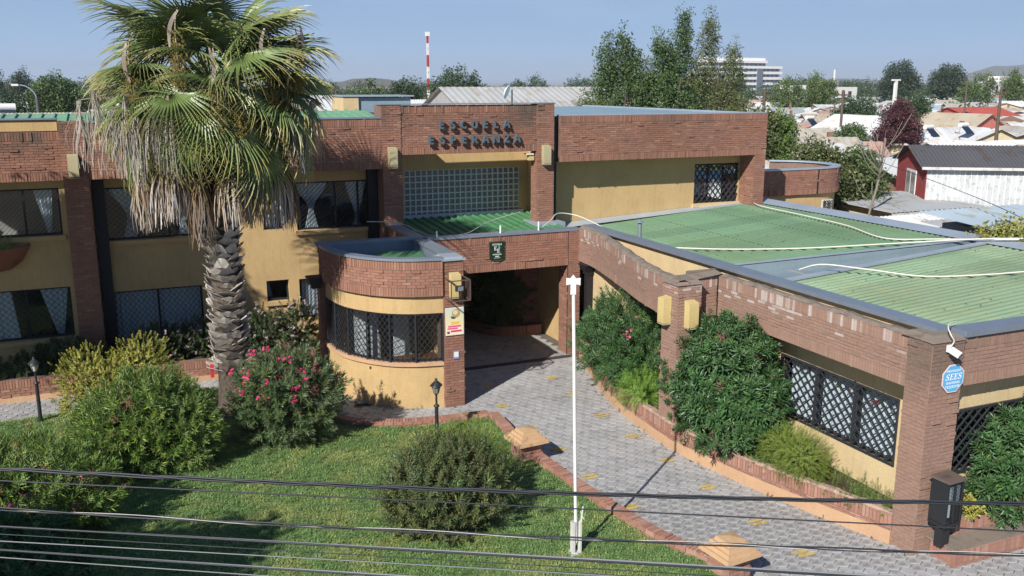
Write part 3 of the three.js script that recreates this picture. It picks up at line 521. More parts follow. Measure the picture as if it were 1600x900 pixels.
// --- long wing on the right
const screenPts = [[11.74, -22.42], [11.66, -21.5], [11.47, -20.6], [11.24, -19.65], [10.96, -18.6], [10.74, -17.8], [10.56, -17.0], [10.42, -16.1], [10.34, -15.42]];
{
  const XW = 11.95;
  // walls
  const w = part(school, 'wing_wall', holedWall(0, 11.9, 0, 3.62, [[8.35, 11.4, 1.04, 2.27]], 0.2), M.stuccoPale); w.position.set(XW, 0, -22.4); w.rotation.y = ROT_X;
  makeWindow(school, V(XW, 1.04, -14.05), ROT_X, 3.05, 1.23, { mull: [1.02, 2.03], grille: [0.205, 0.20], bar: 0.022, rim: 0.04, gz: 0.10, t: 0.06, sillMat: M.stuccoPale, curtains: [{ wid: straight(0.06, 2.98), folds: 18, seed: 13 }] });
  // cut paper shapes stuck along the top of the curtain
  { const R = rng(4), cols = [C(0.6, 0.1, 0.08), C(0.65, 0.5, 0.08), C(0.08, 0.3, 0.1), C(0.1, 0.2, 0.5), C(0.6, 0.2, 0.3)].map((c) => mat(c)); const deco = sub(school, 'window_garland', V(XW, 1.04, -14.05), ROT_X); for (let i = 0; i < 26; i++) { const x = 0.15 + i * 0.11, y = 0.86 + R() * 0.25; part(deco, 'paper_shape', new THREE.CircleGeometry(0.03 + R() * 0.025, 5 + (i % 3)).translate(x, y, -0.20), cols[i % 5]); } }
  const w2 = part(school, 'wing_wall', holedWall(0, 10, 0, 2.9, [[0.2, 4.2, 1.1, 2.24]], 0.2), M.stuccoPale); w2.position.set(12.0, 0, -10.32);
  makeWindow(school, V(12.2, 1.1, -10.32), 0, 4.0, 1.14, { mull: [1, 2, 3], grille: [0.205, 0.19], bar: 0.022, rim: 0.04, gz: 0.12, t: 0.06 });
  part(school, 'interior', new GB().box(12.16, 20.4, 0.03, 0.06, -22, -10.72).box(15.5, 15.6, 0.06, 2.9, -22, -10.72).box(12.16, 20.4, 2.62, 2.68, -25.9, -10.72), M.room);
  part(school, 'wing_wall', new GB().box(20.3, 20.5, 0, 3.3, -26, -10.5), M.stuccoPale);
  // edge flashing
  const fl = sub(school, 'roof_edge'); part(fl, 'flashing', new GB().box(11.83, 12.16, 3.621, 3.70, -22.4, -10.3).box(12.02, 12.16, 2.9, 3.62, -22.4, -10.5), M.flash);
  part(fl, 'flashing', new GB().box(12.12, 22, 3.60, 3.70, -10.34, -9.98).box(12.16, 22, 2.9, 3.60, -10.36, -10.3), M.flash);
  // straight parapet on the drive side
  const p = sub(school, 'parapet'); let P = flatX(11.45, -15.55); const L = 5.12;
  part(p, 'wall_core', core(P, L, 2.73, 3.58, 0.26), M.mortarPale); BW.run(p, P, L, 2.73, 3.58, { top: 1, bottom: 1, seed: 31, tone: bloom(3.6, 0.5, 0.55), rough: 0.03 });
  { const g = new GB(), R = rng(8); for (let i = 0; i < 26; i++) { const z0 = -15.6 + i * 0.2, z1 = z0 + 0.2, y = (k) => 3.605 + 0.012 * Math.sin(k * 5.1) + 0.01 * Math.sin(k * 13); g.quad(V(11.44, y(z0) - 0.03, z0), V(11.44, y(z1) - 0.03, z1), V(11.54, y(z1) + 0.01, z1), V(11.54, y(z0) + 0.01, z0)).quad(V(11.54, y(z0) + 0.01, z0), V(11.54, y(z1) + 0.01, z1), V(11.72, y(z1) - 0.02, z1), V(11.72, y(z0) - 0.02, z0)).quad(V(11.72, y(z0) - 0.02, z0), V(11.72, y(z1) - 0.02, z1), V(11.96, y(z1) - 0.12, z1), V(11.96, y(z0) - 0.12, z0)); } part(p, 'coping', g, M.coping); }
  part(school, 'soffit', new GB().box(11.70, 11.94, 2.74, 2.80, -15.5, -10.5), M.stuccoPale);
  // curved screen
  const Q = curveMap(screenPts, -1), yt = (s) => 3.62 - 0.06 * sstep(0, 5, s), yb = (s) => 2.68 + 0.05 * sstep(0, 6, s), c = sub(school, 'parapet');
  const Qo = (s, y, o) => Q(s, y, -o);
  part(c, 'wall_core', core(Qo, Q.L, yb, yt, 0.26, 40), M.mortarPale); BW.run(c, Qo, Q.L, yb, yt, { top: 1, bottom: 1, seed: 32, tone: bloom(3.64, 0.42, 0.45), rough: 0.03 });
  { const g = new GB(), n = 60; for (let i = 0; i < n; i++) { const a = Q.L * i / n, b = Q.L * (i + 1) / n, e = (s) => yt(s) + 0.02 + 0.012 * Math.sin(s * 6) + 0.008 * Math.sin(s * 17); const K = (o, h) => [Qo(a, e(a) + h, o), Qo(b, e(b) + h, o)]; const r = [K(0.015, -0.03), K(-0.05, 0.02), K(-0.16, 0.03), K(-0.29, -0.03)]; for (let k = 0; k < 3; k++) g.quad(r[k][0], r[k][1], r[k + 1][1], r[k + 1][0]); } part(c, 'coping', g, M.coping); }
  // post at the end of the screen
  const po = sub(school, 'pilaster'); part(po, 'wall_core', new GB().box(10.34, 10.92, 0, 3.50, -15.95, -15.40), M.mortarPale);
  BW.run(po, flatZ(10.34, -15.40), 0.58, 0, 3.50, { seed: 33, tone: bloom(3.6, 0.4, 0.5) }); BW.run(po, flatX(10.34, -15.95), 0.55, 0, 3.50, { seed: 34, tone: bloom(3.6, 0.4, 0.6) });
  { const g = new GB(); g.quad(V(10.30, 3.50, -15.36), V(10.96, 3.50, -15.36), V(10.88, 3.57, -15.5), V(10.42, 3.57, -15.5)).quad(V(10.42, 3.57, -15.5), V(10.88, 3.57, -15.5), V(10.9, 3.58, -16.0), V(10.42, 3.58, -16.0)).quad(V(10.3, 3.5, -15.36), V(10.42, 3.57, -15.5), V(10.42, 3.58, -16), V(10.3, 3.5, -16)).quad(V(10.96, 3.5, -15.36), V(10.96, 3.5, -16), V(10.9, 3.58, -16), V(10.88, 3.57, -15.5)); part(po, 'coping', g, M.coping); }
  // return between post and parapet
  const rt = sub(school, 'parapet'); P = flatZ(10.92, -15.62); part(rt, 'wall_core', core(P, 0.54, 2.73, 3.58, 0.3), M.mortarPale); BW.run(rt, P, 0.54, 2.73, (s) => 3.5 + 0.15 * s, { top: 1, bottom: 1, seed: 35, tone: bloom(3.6, 0.5, 0.6) });
  part(rt, 'coping', new GB().quad(V(10.9, 3.55, -15.58), V(11.5, 3.64, -15.5), V(11.6, 3.66, -16.0), V(10.9, 3.58, -16.0)).quad(V(10.9, 3.585, -15.98), V(11.62, 3.665, -15.9), V(11.95, 3.60, -16.2), V(11.2, 3.56, -16.4)), M.coping);
  // big corner pillar
  const cp = sub(school, 'pilaster'); part(cp, 'wall_core', new GB().box(11.42, 12.10, 0, 3.60, -10.46, -9.98), M.mortarPale);
  BW.run(cp, flatZ(11.42, -9.98), 0.68, 0, 3.58, { seed: 36, rough: 0.10, tone: wingWeathered(3.6, 1.0, 0.7) }); BW.run(cp, flatX(11.42, -10.46), 0.48, 0, 3.58, { seed: 37, rough: 0.05, tone: wingWeathered(3.6, 1.2, 0.75) });
  { const g = new GB(); g.quad(V(11.39, 3.58, -9.95), V(12.12, 3.58, -9.95), V(12.0, 3.66, -10.1), V(11.55, 3.66, -10.12)).quad(V(11.55, 3.66, -10.12), V(12.0, 3.66, -10.1), V(12.05, 3.64, -10.6), V(11.6, 3.64, -10.6)).quad(V(11.39, 3.58, -9.95), V(11.55, 3.66, -10.12), V(11.6, 3.64, -10.6), V(11.39, 3.59, -10.6)).quad(V(12.12, 3.58, -9.95), V(12.14, 3.58, -10.6), V(12.05, 3.64, -10.6), V(12.0, 3.66, -10.1)); part(cp, 'coping', g, M.coping); }
  // front band
  const fb = sub(school, 'parapet'); P = flatZ(12.10, -10.04); part(fb, 'wall_core', core(P, 8, 2.77, 3.60, 0.26), M.mortarPale); BW.run(fb, P, 8, 2.77, 3.60, { top: 1, bottom: 1, seed: 38, rough: 0.05, tone: wingWeathered(3.6, 0.3, 0.4) });
  part(school, 'soffit', new GB().box(12.1, 20, 2.78, 2.84, -10.5, -10.3), M.stuccoPale);
  // pipe and hopper by the entrance pillar
  const dp = sub(school, 'downpipe'); hopper(dp, 11.82, 2.62, -22.0); part(dp, 'pipe', new GB().box(11.74, 11.90, 0.3, 2.4, -22.08, -21.92), M.black);
  // green roofs: corrugated sheets running across, low side towards the drive
  const ry = (x) => 2.87 + 0.071 * (x - 12);
  const zfar = (x) => lerp(-18.95, -16.95, clamp((x - 12.2) / 8.3)), prof = [[0, 0], [0.10, 0], [0.125, 0.035], [0.165, 0.035], [0.19, 0]];
  const sheetTone = []; { const R = rng(17); for (let i = 0; i < 40; i++) { const v = 0.86 + 0.24 * R(), w = (R() - 0.5) * 0.10; sheetTone.push([v * (1 + w), v, v * (1 - w * 0.5)]); } }
  const far = sub(school, 'roof'); // far field, its front edge runs askew
  { const g = new GB(), pitch = 0.19; let z = -16.95; while (z > -26.1) { for (let k = 0; k < 4; k++) { const a = z - prof[k][0], b = z - prof[k + 1][0], ha = prof[k][1], hb = prof[k + 1][1]; const xi = a > -18.95 ? 12.2 + 8.3 * (a + 18.95) / 2.0 : 12.16; if (xi < 20.5) g.quad(V(xi, ry(xi) + ha, a), V(20.5, ry(20.5) + ha, a), V(20.5, ry(20.5) + hb, b), V(xi, ry(xi) + hb, b), sheetTone[Math.floor(-z / 0.95) % 40]); } z -= pitch; }
    part(far, 'roof_sheet', g, M.roofGreen); }
  for (let k = 0; k < 3; k++) { const x = 14.0 + k * 2.15, g = new GB(); for (let z = -19; z > -26; z -= 0.19) g.box(x, x + 0.02, ry(x) + 0.002, ry(x) + 0.008, z - 0.095, z).box(x, x + 0.02, ry(x) + 0.036, ry(x) + 0.042, z - 0.165, z - 0.125); part(far, 'sheet_lap', g, M.roofGreen); }
  { const g = new GB(), R = rng(61); for (let k = 0; k < 9; k++) for (let z = -10.6; z > -26; z -= 0.38) { if (z < -16.4 && z > -19.2) continue; const x = 12.8 + k * 0.85 + (R() - 0.5) * 0.02; g.box(x - 0.012, x + 0.012, ry(x) + 0.036, ry(x) + 0.05, z - 0.155, z - 0.13); } part(far, 'roof_screws', g, M.gutter).userData.kind = 'stuff'; }
  { const g = new GB(), R = rng(63); for (let i = 0; i < 260; i++) { const x = 12.6 + R() * 7.6, z = -10.6 - R() * 15; if (z < -16.4 && z > -19.2) continue; const a = R() * 6.28, l = 0.03 + R() * 0.05, y = ry(x) + 0.045; g.tri(V(x, y, z), V(x + Math.cos(a) * l, y + 0.006, z + Math.sin(a) * l), V(x + Math.cos(a + 1) * l * 0.6, y, z + Math.sin(a + 1) * l * 0.6)); } part(far, 'leaf_litter', g, mat(C(0.13, 0.10, 0.06))).userData.kind = 'stuff'; }
  part(far, 'flashing', new GB().quad(V(12.2, ry(12.2) + 0.06, -18.93), V(20.5, ry(20.5) + 0.06, -16.93), V(20.5, ry(20.5) + 0.06, -17.12), V(12.2, ry(12.2) + 0.06, -19.14)), M.flashPale);
  const near = sub(school, 'roof'); { const g = new GB(); for (let z = -10.36; z > -16.55; z -= 0.19) for (let k = 0; k < 4; k++) { const a = z - prof[k][0], b = z - prof[k + 1][0]; g.quad(V(12.16, ry(12.16) + prof[k][1], a), V(20.5, ry(20.5) + prof[k][1], a), V(20.5, ry(20.5) + prof[k + 1][1], b), V(12.16, ry(12.16) + prof[k + 1][1], b), sheetTone[Math.floor(-z / 0.95 + 7) % 40]); } part(near, 'roof_sheet', g, M.roofLight); }
  part(near, 'flashing', new GB().box(0, 8.37, 0.02, 0.06, -0.1, 0.1, null, new THREE.Matrix4().makeTranslation(12.16, ry(12.16), -16.62).multiply(new THREE.Matrix4().makeRotationZ(Math.atan(0.071)))), M.flashPale);
  // box gutter between the two fields
  const gt = sub(school, 'roof_gutter'); part(gt, 'gutter_lining', new GB().quad(V(12.16, 2.62, -16.68), V(20.5, 3.30, -16.85), V(20.5, 3.30, -16.98), V(12.16, 2.62, -18.95)).quad(V(12.16, 2.62, -18.95), V(20.5, 3.30, -16.98), V(20.5, ry(20.5) + 0.04, -16.96), V(12.16, ry(12.16) + 0.04, -18.97)).quad(V(12.16, 2.62, -16.68), V(20.5, 3.30, -16.7), V(20.5, ry(20.5), -16.7), V(12.16, ry(12.16), -16.7)), M.gutter);
  { const g = new GB(); const m = new THREE.LatheGeometry([[0.001, 0.16], [0.14, 0.10], [0.19, 0.06], [0.19, 0.03], [0.09, 0.0], [0.09, -0.2]].map((q) => new THREE.Vector2(...q)), 12); g.geo(m, new THREE.Matrix4().makeTranslation(13.6, 2.98, -16.9)); part(gt, 'vent_cap', g, M.blackPaint); }
  // rear and right edge flashings
  { const g = new GB(); g.quad(V(12.6, 3.02, -25.9), V(20.3, 3.46, -25.9), V(20.3, 3.53, -26.18), V(12.6, 3.14, -26.18)); const e = [[20.4, -26.1], [20.5, -22], [20.5, -18], [20.5, -14], [20.5, -10.3]]; for (let i = 0; i < 4; i++) g.quad(V(e[i][0] - 0.12, 3.52, e[i][1]), V(e[i + 1][0] - 0.12, 3.52, e[i + 1][1]), V(e[i + 1][0] + 0.5, 3.60, e[i + 1][1]), V(e[i][0] + 0.5, 3.60, e[i][1])).quad(V(e[i][0] + 0.5, 3.60, e[i][1]), V(e[i + 1][0] + 0.5, 3.60, e[i + 1][1]), V(e[i + 1][0] + 0.5, 3.2, e[i + 1][1]), V(e[i][0] + 0.5, 3.2, e[i][1])); part(sub(school, 'roof_edge'), 'flashing', g, M.flashPale); }
  part(school, 'wing_wall', new GB().box(12.6, 20.3, 0, 3.0, -26.19, -26.0), M.stucco);
  // vent pipe through the sheet
  const vp = sub(school, 'vent_pipe', V(13.3, 2.9, -21.8)); part(vp, 'pipe', new THREE.CylinderGeometry(0.055, 0.06, 0.86, 12).translate(0, 0.43, 0), M.gutter); part(vp, 'cap', new THREE.ConeGeometry(0.11, 0.09, 12).translate(0, 0.9, 0), M.gutter);
}
BW.finish();
// hanging bowl planter on the facade
// ---------------------------------------------------------------- ground, paving, lawn
const LAWN = [[-9, -22.35], [-2.2, -22.35], [-1.2, -22.5], [1.2, -23.2], [2.6, -22.6], [3.6, -20.4], [4.3, -19.1], [5.0, -18.65], [6.2, -18.36], [7.35, -18.28], [7.3, -17.5], [7.22, -16.76], [7.26, -15.7], [7.36, -14.3], [7.52, -13.0], [7.75, -11.7], [8.05, -10.95], [8.3, -10.4], [8.3, -6], [-9, -6]];
const inPoly = (x, z, P) => { let c = false; for (let i = 0, j = P.length - 1; i < P.length; j = i++) { const [a, b] = P[i], [d, e] = P[j]; if ((b > z) !== (e > z) && x < (d - a) * (z - b) / (e - b) + a) c = !c; } return c; };
struct('ground', new GB().quad(V(-5000, -0.05, 200), V(6000, -0.05, 200), V(6000, -0.05, -6500), V(-5000, -0.05, -6500)), M.dust);
const paving = new THREE.Group(); paving.name = 'paving'; paving.userData.kind = 'structure'; scene.add(paving);
struct('paving_bed', new GB().quad(V(-9, -0.012, -4), V(24, -0.012, -4), V(24, -0.012, -27.4), V(-9, -0.012, -27.4)), M.joint, paving);
{
  const w = 0.225, rz = w * 1.5 / Math.sqrt(3), r = w / Math.sqrt(3), R = rng(99), list = [];
  camera.updateMatrixWorld(); const fr = new THREE.Frustum().setFromProjectionMatrix(new THREE.Matrix4().multiplyMatrices(camera.projectionMatrix, camera.matrixWorldInverse));
  for (let j = 0; j < 120; j++) for (let i = 0; i < 110; i++) {
    const x = -6 + (i + (j % 2) / 2) * w, z = -7.5 - j * rz; if (z < -27.3) continue;
    if (inPoly(x, z, LAWN) && inPoly(x - 0.25, z, LAWN)) continue;
    if (x > 11.5 && z < -10.6) continue; if (x > 7.4 && x < 11.4 && z < -27.2) continue; if (x < 4.4 && z < -24.2) continue; if (x > 4.9 && x < 6.9 && z < -20.4 && z > -22.8) continue; if (x > 7.4 === false && x > 4.5 && z < -23.1) continue;
    if (!fr.intersectsSphere(new THREE.Sphere(V(x, 0, z), 0.35))) continue;
    const t = fbm(NB, x / 30 + 0.2, z / 30 + 0.9, 16, 4), k = 0.88 + 0.10 * R() + 0.26 * (t - 0.5) - (R() < 0.02 ? 0.12 : 0), warm = R();
    list.push({ x, z, h: (R() - 0.5) * 0.006, tx: (R() - 0.5) * 0.012, tz: (R() - 0.5) * 0.012, c: [0.44 * k * (1 + 0.02 * warm), 0.447 * k, 0.468 * k * (1 - 0.03 * warm)], d: x * x + z * z });
  }
  const hexa = (gb, p, ox, oz) => {
    const top = [], mid = [], bot = [], H = (dx, dz) => p.h + p.tx * dx + p.tz * dz;
    for (let k = 0; k < 6; k++) { const a = Math.PI / 6 + k * Math.PI / 3, cx = Math.cos(a), cz = Math.sin(a); const f = (q, y) => V(ox + cx * q, y + H(cx * q, cz * q), oz + cz * q); top.push(f(r - 0.014, 0)); mid.push(f(r - 0.006, -0.006)); bot.push(f(r - 0.005, -0.02)); }
    const c0 = V(ox, H(0, 0), oz); for (let k = 0; k < 6; k++) { const n = (k + 1) % 6; gb.tri(c0, top[n], top[k], p.c); gb.quad(top[k], top[n], mid[n], mid[k], p.c); gb.quad(mid[k], mid[n], bot[n], bot[k], p.c); }
  };
  list.sort((a, b) => a.d - b.d);
  // the nearest stones lie one by one, the rest as one field
  const seen = list.filter((p) => { const q = V(p.x, 0, p.z).project(camera); return Math.abs(q.x) < 0.98 && q.y > -0.98; });
  const near = new Set(seen.slice(0, 300)), rest = new GB();
  for (const p of list) if (near.has(p)) { const g = new GB(); hexa(g, p, 0, 0); const o = part(paving, 'paver', g, M.paver); o.position.set(p.x, 0, p.z); } else hexa(rest, p, p.x, p.z);
  stuffPart(paving, 'paver_field', rest, M.paver);
}
// porch floor strip and the dark rail across the entrance
struct('threshold', new GB().box(7.3, 11.42, -0.01, 0.012, -22.36, -22.14), mat(C(0.05, 0.05, 0.055), { roughness: 0.6 }), paving);
// yellow shoe prints painted on the drive, in two lines
{
  const print = (cx, cz, a, wear, seed) => {
    const g = new GB(), R = rng(seed), n = 14, outline = [];
    for (let k = 0; k < n; k++) { const t = k / n * Math.PI * 2, l = 0.165 * Math.sign(Math.cos(t)) * Math.pow(Math.abs(Math.cos(t)), 0.6), w = (0.048 + 0.008 * Math.cos(t)) * Math.sign(Math.sin(t)) * Math.pow(Math.abs(Math.sin(t)), 0.6); outline.push([l + (R() - 0.5) * 0.012 * wear, w + (R() - 0.5) * 0.012 * wear]); }
    const q = ([l, w]) => V(cx + l * Math.cos(a) + w * Math.sin(a), 0.009, cz - l * Math.sin(a) + w * Math.cos(a));
    for (let k = 0; k < n; k++) g.tri(V(cx, 0.009, cz), q(outline[k]), q(outline[(k + 1) % n])); return g;
  };
  const marks = [[8.06, -19.21], [10.08, -20.68], [10.0, -19.33], [9.92, -17.7], [8.05, -17.67], [9.9, -16.28], [8.1, -16.26], [9.89, -14.88], [8.06, -14.79], [9.87, -13.46], [8.11, -13.33], [9.85, -11.92], [9.83, -10.73], [8.3, -20.75]];
  marks.forEach(([x, z], i) => { for (const d of [-1, 1]) struct('painted_print', print(x + d * 0.022, z + d * 0.058, 0.05 + 0.03 * Math.sin(i * 3), 0.5 + (i % 3), i * 7 + d + 3), M.yellowPaint, paving); });
}
// inspection cover in the foreground
struct('inspection_cover', new GB().box(9.2, 10.0, -0.004, 0.014, -9.95, -9.2), M.concrete, paving);

// lawn: soil sheet and blades
const lawnShape = new THREE.Shape(LAWN.map(([x, z]) => new THREE.Vector2(x, -z)));
{ const g = new THREE.ShapeGeometry(lawnShape); g.rotateX(-Math.PI / 2); g.translate(0, 0.085, 0); struct('lawn_soil', g, M.lawnSoil); }
const leafMat = (color, o = {}) => new THREE.MeshStandardMaterial({ color, roughness: 0.55, side: THREE.DoubleSide, vertexColors: true, ...o });
{
  const R = rng(5), tuft = (n, h, sp, seed) => { const r = rng(seed), g = new GB(); for (let i = 0; i < n; i++) { const a = r() * 6.283, d = r() * sp, x = Math.cos(a) * d, z = Math.sin(a) * d, l = h * (0.55 + r() * 0.7), b = r() * 6.283, lean = 0.35 + r() * 0.9, w = 0.0045 + r() * 0.004; const dx = Math.cos(b), dz = Math.sin(b), ux = -dz * w, uz = dx * w; const k = 0.7 + r() * 0.6, col = r() < 0.12 ? [1.5 * k, 1.25 * k, 0.75 * k] : [k, k, k]; const m = V(x + dx * l * lean * 0.35, l * 0.62, z + dz * l * lean * 0.35), t = V(x + dx * l * lean, l * (1 - 0.35 * lean), z + dz * l * lean); g.quad(V(x - ux, 0, z - uz), V(x + ux, 0, z + uz), V(m.x + ux * 0.8, m.y, m.z + uz * 0.8), V(m.x - ux * 0.8, m.y, m.z - uz * 0.8), col); g.tri(V(m.x - ux * 0.8, m.y, m.z - uz * 0.8), V(m.x + ux * 0.8, m.y, m.z + uz * 0.8), t, col); } return g.build(); };
  const geos = [tuft(15, 0.085, 0.06, 1), tuft(15, 0.11, 0.07, 2), tuft(13, 0.07, 0.06, 3)], m = leafMat(C(0.19, 0.285, 0.10), { roughness: 0.6 });
  const pts = [];
  for (let i = 0; i < 130000; i++) { const x = -5 + R() * 13.2, z = -23.2 + R() * 14; if (!inPoly(x, z, LAWN)) continue; const q = V(x, 0.1, z).project(camera); if (Math.abs(q.x) > 1.08 || q.y < -1.15) continue; pts.push([x, z]); }
  const grass = new THREE.Group(); grass.name = 'lawn_grass'; grass.userData.kind = 'stuff'; grass.userData.label = 'short green grass covering the raised front lawn'; scene.add(grass);
  const d = new THREE.Object3D(), col = new THREE.Color();
  geos.forEach((g, k) => {
    const sel = pts.filter((_, i) => i % 3 === k), im = new THREE.InstancedMesh(g, m, sel.length); im.name = 'grass_tufts'; im.castShadow = im.receiveShadow = true; im.userData.kind = 'stuff';
    sel.forEach(([x, z], i) => { const t = fbm(NB, x / 24 + 0.4, z / 24 + 0.1, 16, 4), s = 0.65 + R() * 0.5 + 0.5 * (t - 0.5); d.position.set(x, 0.08, z); d.rotation.set(0, R() * 6.283, 0); d.scale.set(1, s, 1); d.updateMatrix(); im.setMatrixAt(i, d.matrix); const dry = sstep(0.5, 0.72, fbm(NB, x / 9 + 0.1, z / 9 + 0.5, 16, 4)); const b = 0.75 + 0.5 * R(); im.setColorAt(i, col.setRGB(b * lerp(0.85, 1.35, dry), b * lerp(0.95, 1.12, dry), b * lerp(0.9, 1.1, dry))); });
    grass.add(im);
  });
}
// brick kerb round the lawn
const kerbPts = LAWN.slice(4, 18);
{
  const k = thing('lawn_kerb', 'low brick kerb wall edging the front lawn along the paved drive', 'kerb wall'), B = new Brickwork(k, 300);
  const mk = (pts, seed) => { const Q = curveMap(pts, 1), L = Q.L, seg = 60; part(k, 'kerb_core', core((s, y, o) => Q(s, y, o - 0.01), L, 0, 0.235, 0.2, seg), M.mortarPale);
    B.run(k, Q, L, 0.0, 0.24, { seed, course: 0.08, tone: pinkTone, rough: 0.02 });
    // rowlock bricks on top
    B.run(k, (s, y, o) => { const q = Q(s, 0.235, -0.21 + y); q.y += o; return q; }, L, 0.0, 0.215, { seed: seed + 1, bottom: 1, tone: pinkTone, rough: 0.02, base: 0.01 }); };
  mk(LAWN.slice(4, 10), 41); mk([[7.36, -18.3], [7.31, -17.5], [7.24, -16.76], [7.27, -15.7], [7.37, -14.3], [7.53, -13.0], [7.76, -11.7], [8.06, -10.95], [8.3, -10.3]], 43);
  B.finish('kerb_brickwork'); rebase(k, V(7.3, 0, -15));
}
function pinkTone(s, y, R) { const k = R(), v = 0.88 + 0.24 * R(); const h = k < 0.25 ? [0.47, 0.28, 0.215] : k < 0.5 ? [0.43, 0.225, 0.165] : [0.40, 0.20, 0.15]; return h.map((q) => q * v); }
// kerb piers with stepped caps
function pier(x, z, label, rot) {
  const p = thing('kerb_pier', label, 'pier', V(x, 0, z), rot, 'capped piers of the lawn kerb'), B = new Brickwork(p, 120), a = 0.22;
  part(p, 'pier_core', new GB().box(-a, a, 0, 0.46, -a, a), M.mortarPale);
  B.run(p, (s, y, o) => V(-a + s, y, a + o), 2 * a, 0, 0.46, { seed: 45, tone: pinkTone }); B.run(p, (s, y, o) => V(-a - o, y, -a + s), 2 * a, 0, 0.46, { seed: 46, tone: pinkTone }); B.run(p, (s, y, o) => V(a + o, y, a - s), 2 * a, 0, 0.46, { seed: 47, tone: pinkTone });
  for (const k of B.list) k.hide = true; B.finish('pier_brickwork');
  const c = new GB(), st = [[0.34, 0.461, 0.53], [0.285, 0.53, 0.59], [0.23, 0.59, 0.65], [0.175, 0.65, 0.71]];
  for (const [r, y0, y1] of st) c.hexa([V(-r, y0, -r), V(r, y0, -r), V(r - 0.015, y1, -r + 0.015), V(-r + 0.015, y1, -r + 0.015), V(-r, y0, r), V(r, y0, r), V(r - 0.015, y1, r - 0.015), V(-r + 0.015, y1, r - 0.015)].map((v, i, q) => q[[0, 1, 5, 4, 3, 2, 6, 7][i]]));
  const t = 0.16, y = 0.71; c.tri(V(-t, y, t), V(t, y, t), V(0, y + 0.035, 0)).tri(V(t, y, t), V(t, y, -t), V(0, y + 0.035, 0)).tri(V(t, y, -t), V(-t, y, -t), V(0, y + 0.035, 0)).tri(V(-t, y, -t), V(-t, y, t), V(0, y + 0.035, 0));
  part(p, 'cap', c, M.cap); return p;
}
pier(7.22, -15.95, 'brick pier with stepped sandstone-coloured cap beside the small golden shrub', 0.1);
pier(8.22, -10.55, 'brick pier with stepped cap at the near end of the lawn kerb', 0.1);

// curved planter wall on the right of the drive
const planterPts = [[11.55, -21.94], [11.05, -20.27], [10.67, -18.89], [10.46, -17.89], [10.32, -16.64], [10.28, -15.3], [10.41, -14.33], [10.72, -12.72], [11.07, -11.42], [11.36, -10.40]];
{
  const t = thing('planter_wall', 'curved brick planter wall with peach plinth along the drive', 'planter wall'), B = new Brickwork(t, 300), Q = curveMap(planterPts, 1), L = Q.L;
  const ys = (s) => lerp(0.20, 0.25, s / L), yt = (s) => 0.52 + 0.02 * Math.sin(s * 1.3);
  part(t, 'plinth', core((s, y, o) => Q(s, y, o + 0.012), L, 0, ys, 0.2, 80), M.peach); part(t, 'wall_core', core((s, y, o) => Q(s, y, o - 0.008), L, ys, yt, 0.2, 80), M.mortarPale);
  B.run(t, Q, L, ys, yt, { top: 1, seed: 51, tone: pinkTone, rough: 0.03 });
  { const g = new GB(), n = 120; for (let i = 0; i < n; i++) { const a = L * i / n, b = L * (i + 1) / n, e = (s) => yt(s) + 0.012 * Math.sin(s * 9) + 0.01 * Math.sin(s * 23); const K = (o, h) => [Q(a, e(a) + h, o), Q(b, e(b) + h, o)]; const r = [K(0.0, -0.01), K(-0.05, 0.03), K(-0.17, 0.025), K(-0.23, -0.06)]; for (let k = 0; k < 3; k++) g.quad(r[k][0], r[k][1], r[k + 1][1], r[k + 1][0]); } part(t, 'coping', g, mat(C(0.46, 0.33, 0.255), { map: T_conc, bumpMap: T_brickB, bumpScale: 0.01 })); }
  B.finish('planter_brickwork'); rebase(t, V(10.5, 0, -15.5));
  const n = 60, sg = new GB(); for (let i = 0; i < n; i++) { const a = Q(L * i / n, 0.44, -0.15), b = Q(L * (i + 1) / n, 0.44, -0.15); sg.quad(a, b, V(12.0, 0.46, b.z), V(12.0, 0.46, a.z)); } struct('planter_soil', sg, M.soil);
}
// planter along the two-storey front
{
  const t = thing('planter_wall', 'straight shaded brick planter wall below the classroom windows', 'planter wall'), B = new Brickwork(t, 200), P = (s, y, o) => V(-7 + s, y, lerp(-24.15, -23.95, s / 11.6) + o);
  part(t, 'wall_core', core(P, 11.6, 0.15, 0.55, 0.22), M.mortar); part(t, 'plinth', core((s, y, o) => P(s, y, o + 0.01), 11.6, 0, 0.15, 0.2), M.peach); B.run(t, P, 11.6, 0.15, 0.56, { top: 1, seed: 55 }); B.finish('planter_brickwork'); rebase(t, V(-1, 0, -24));
  struct('planter_soil', new GB().quad(V(-7, 0.48, -24.3), V(4.6, 0.48, -24.1), V(4.6, 0.48, -26.3), V(-7, 0.48, -26.3)), M.soil);
}
// stepped brick planter in front of the corner pillar
{
  const t = thing('planter_wall', 'stepped brick planter bench at the foot of the corner pillar', 'planter wall'), B = new Brickwork(t, 200);
  part(t, 'wall_core', new GB().box(11.72, 20, 0, 0.26, -9.9, -9.42), M.mortarPale); B.run(t, flatZ(11.72, -9.42), 8, 0.0, 0.26, { top: 1, seed: 57, tone: pinkTone }); B.run(t, flatX(11.72, -9.9), 0.48, 0, 0.26, { top: 1, seed: 58, tone: pinkTone });
  part(t, 'bench_top', new GB().box(11.70, 20, 0.262, 0.30, -9.98, -9.44), M.coping); part(t, 'wall_core', new GB().box(12.12, 20, 0.30, 0.52, -9.97, -9.80), M.mortarPale); B.run(t, flatZ(12.12, -9.80), 7.8, 0.30, 0.54, { top: 1, seed: 59, tone: pinkTone });
  B.finish('planter_brickwork'); rebase(t, V(13, 0, -9.7)); struct('planter_soil', new GB().quad(V(12.1, 0.46, -9.95), V(20, 0.46, -9.95), V(20, 0.46, -10.32), V(12.1, 0.46, -10.32)), M.soil);
}
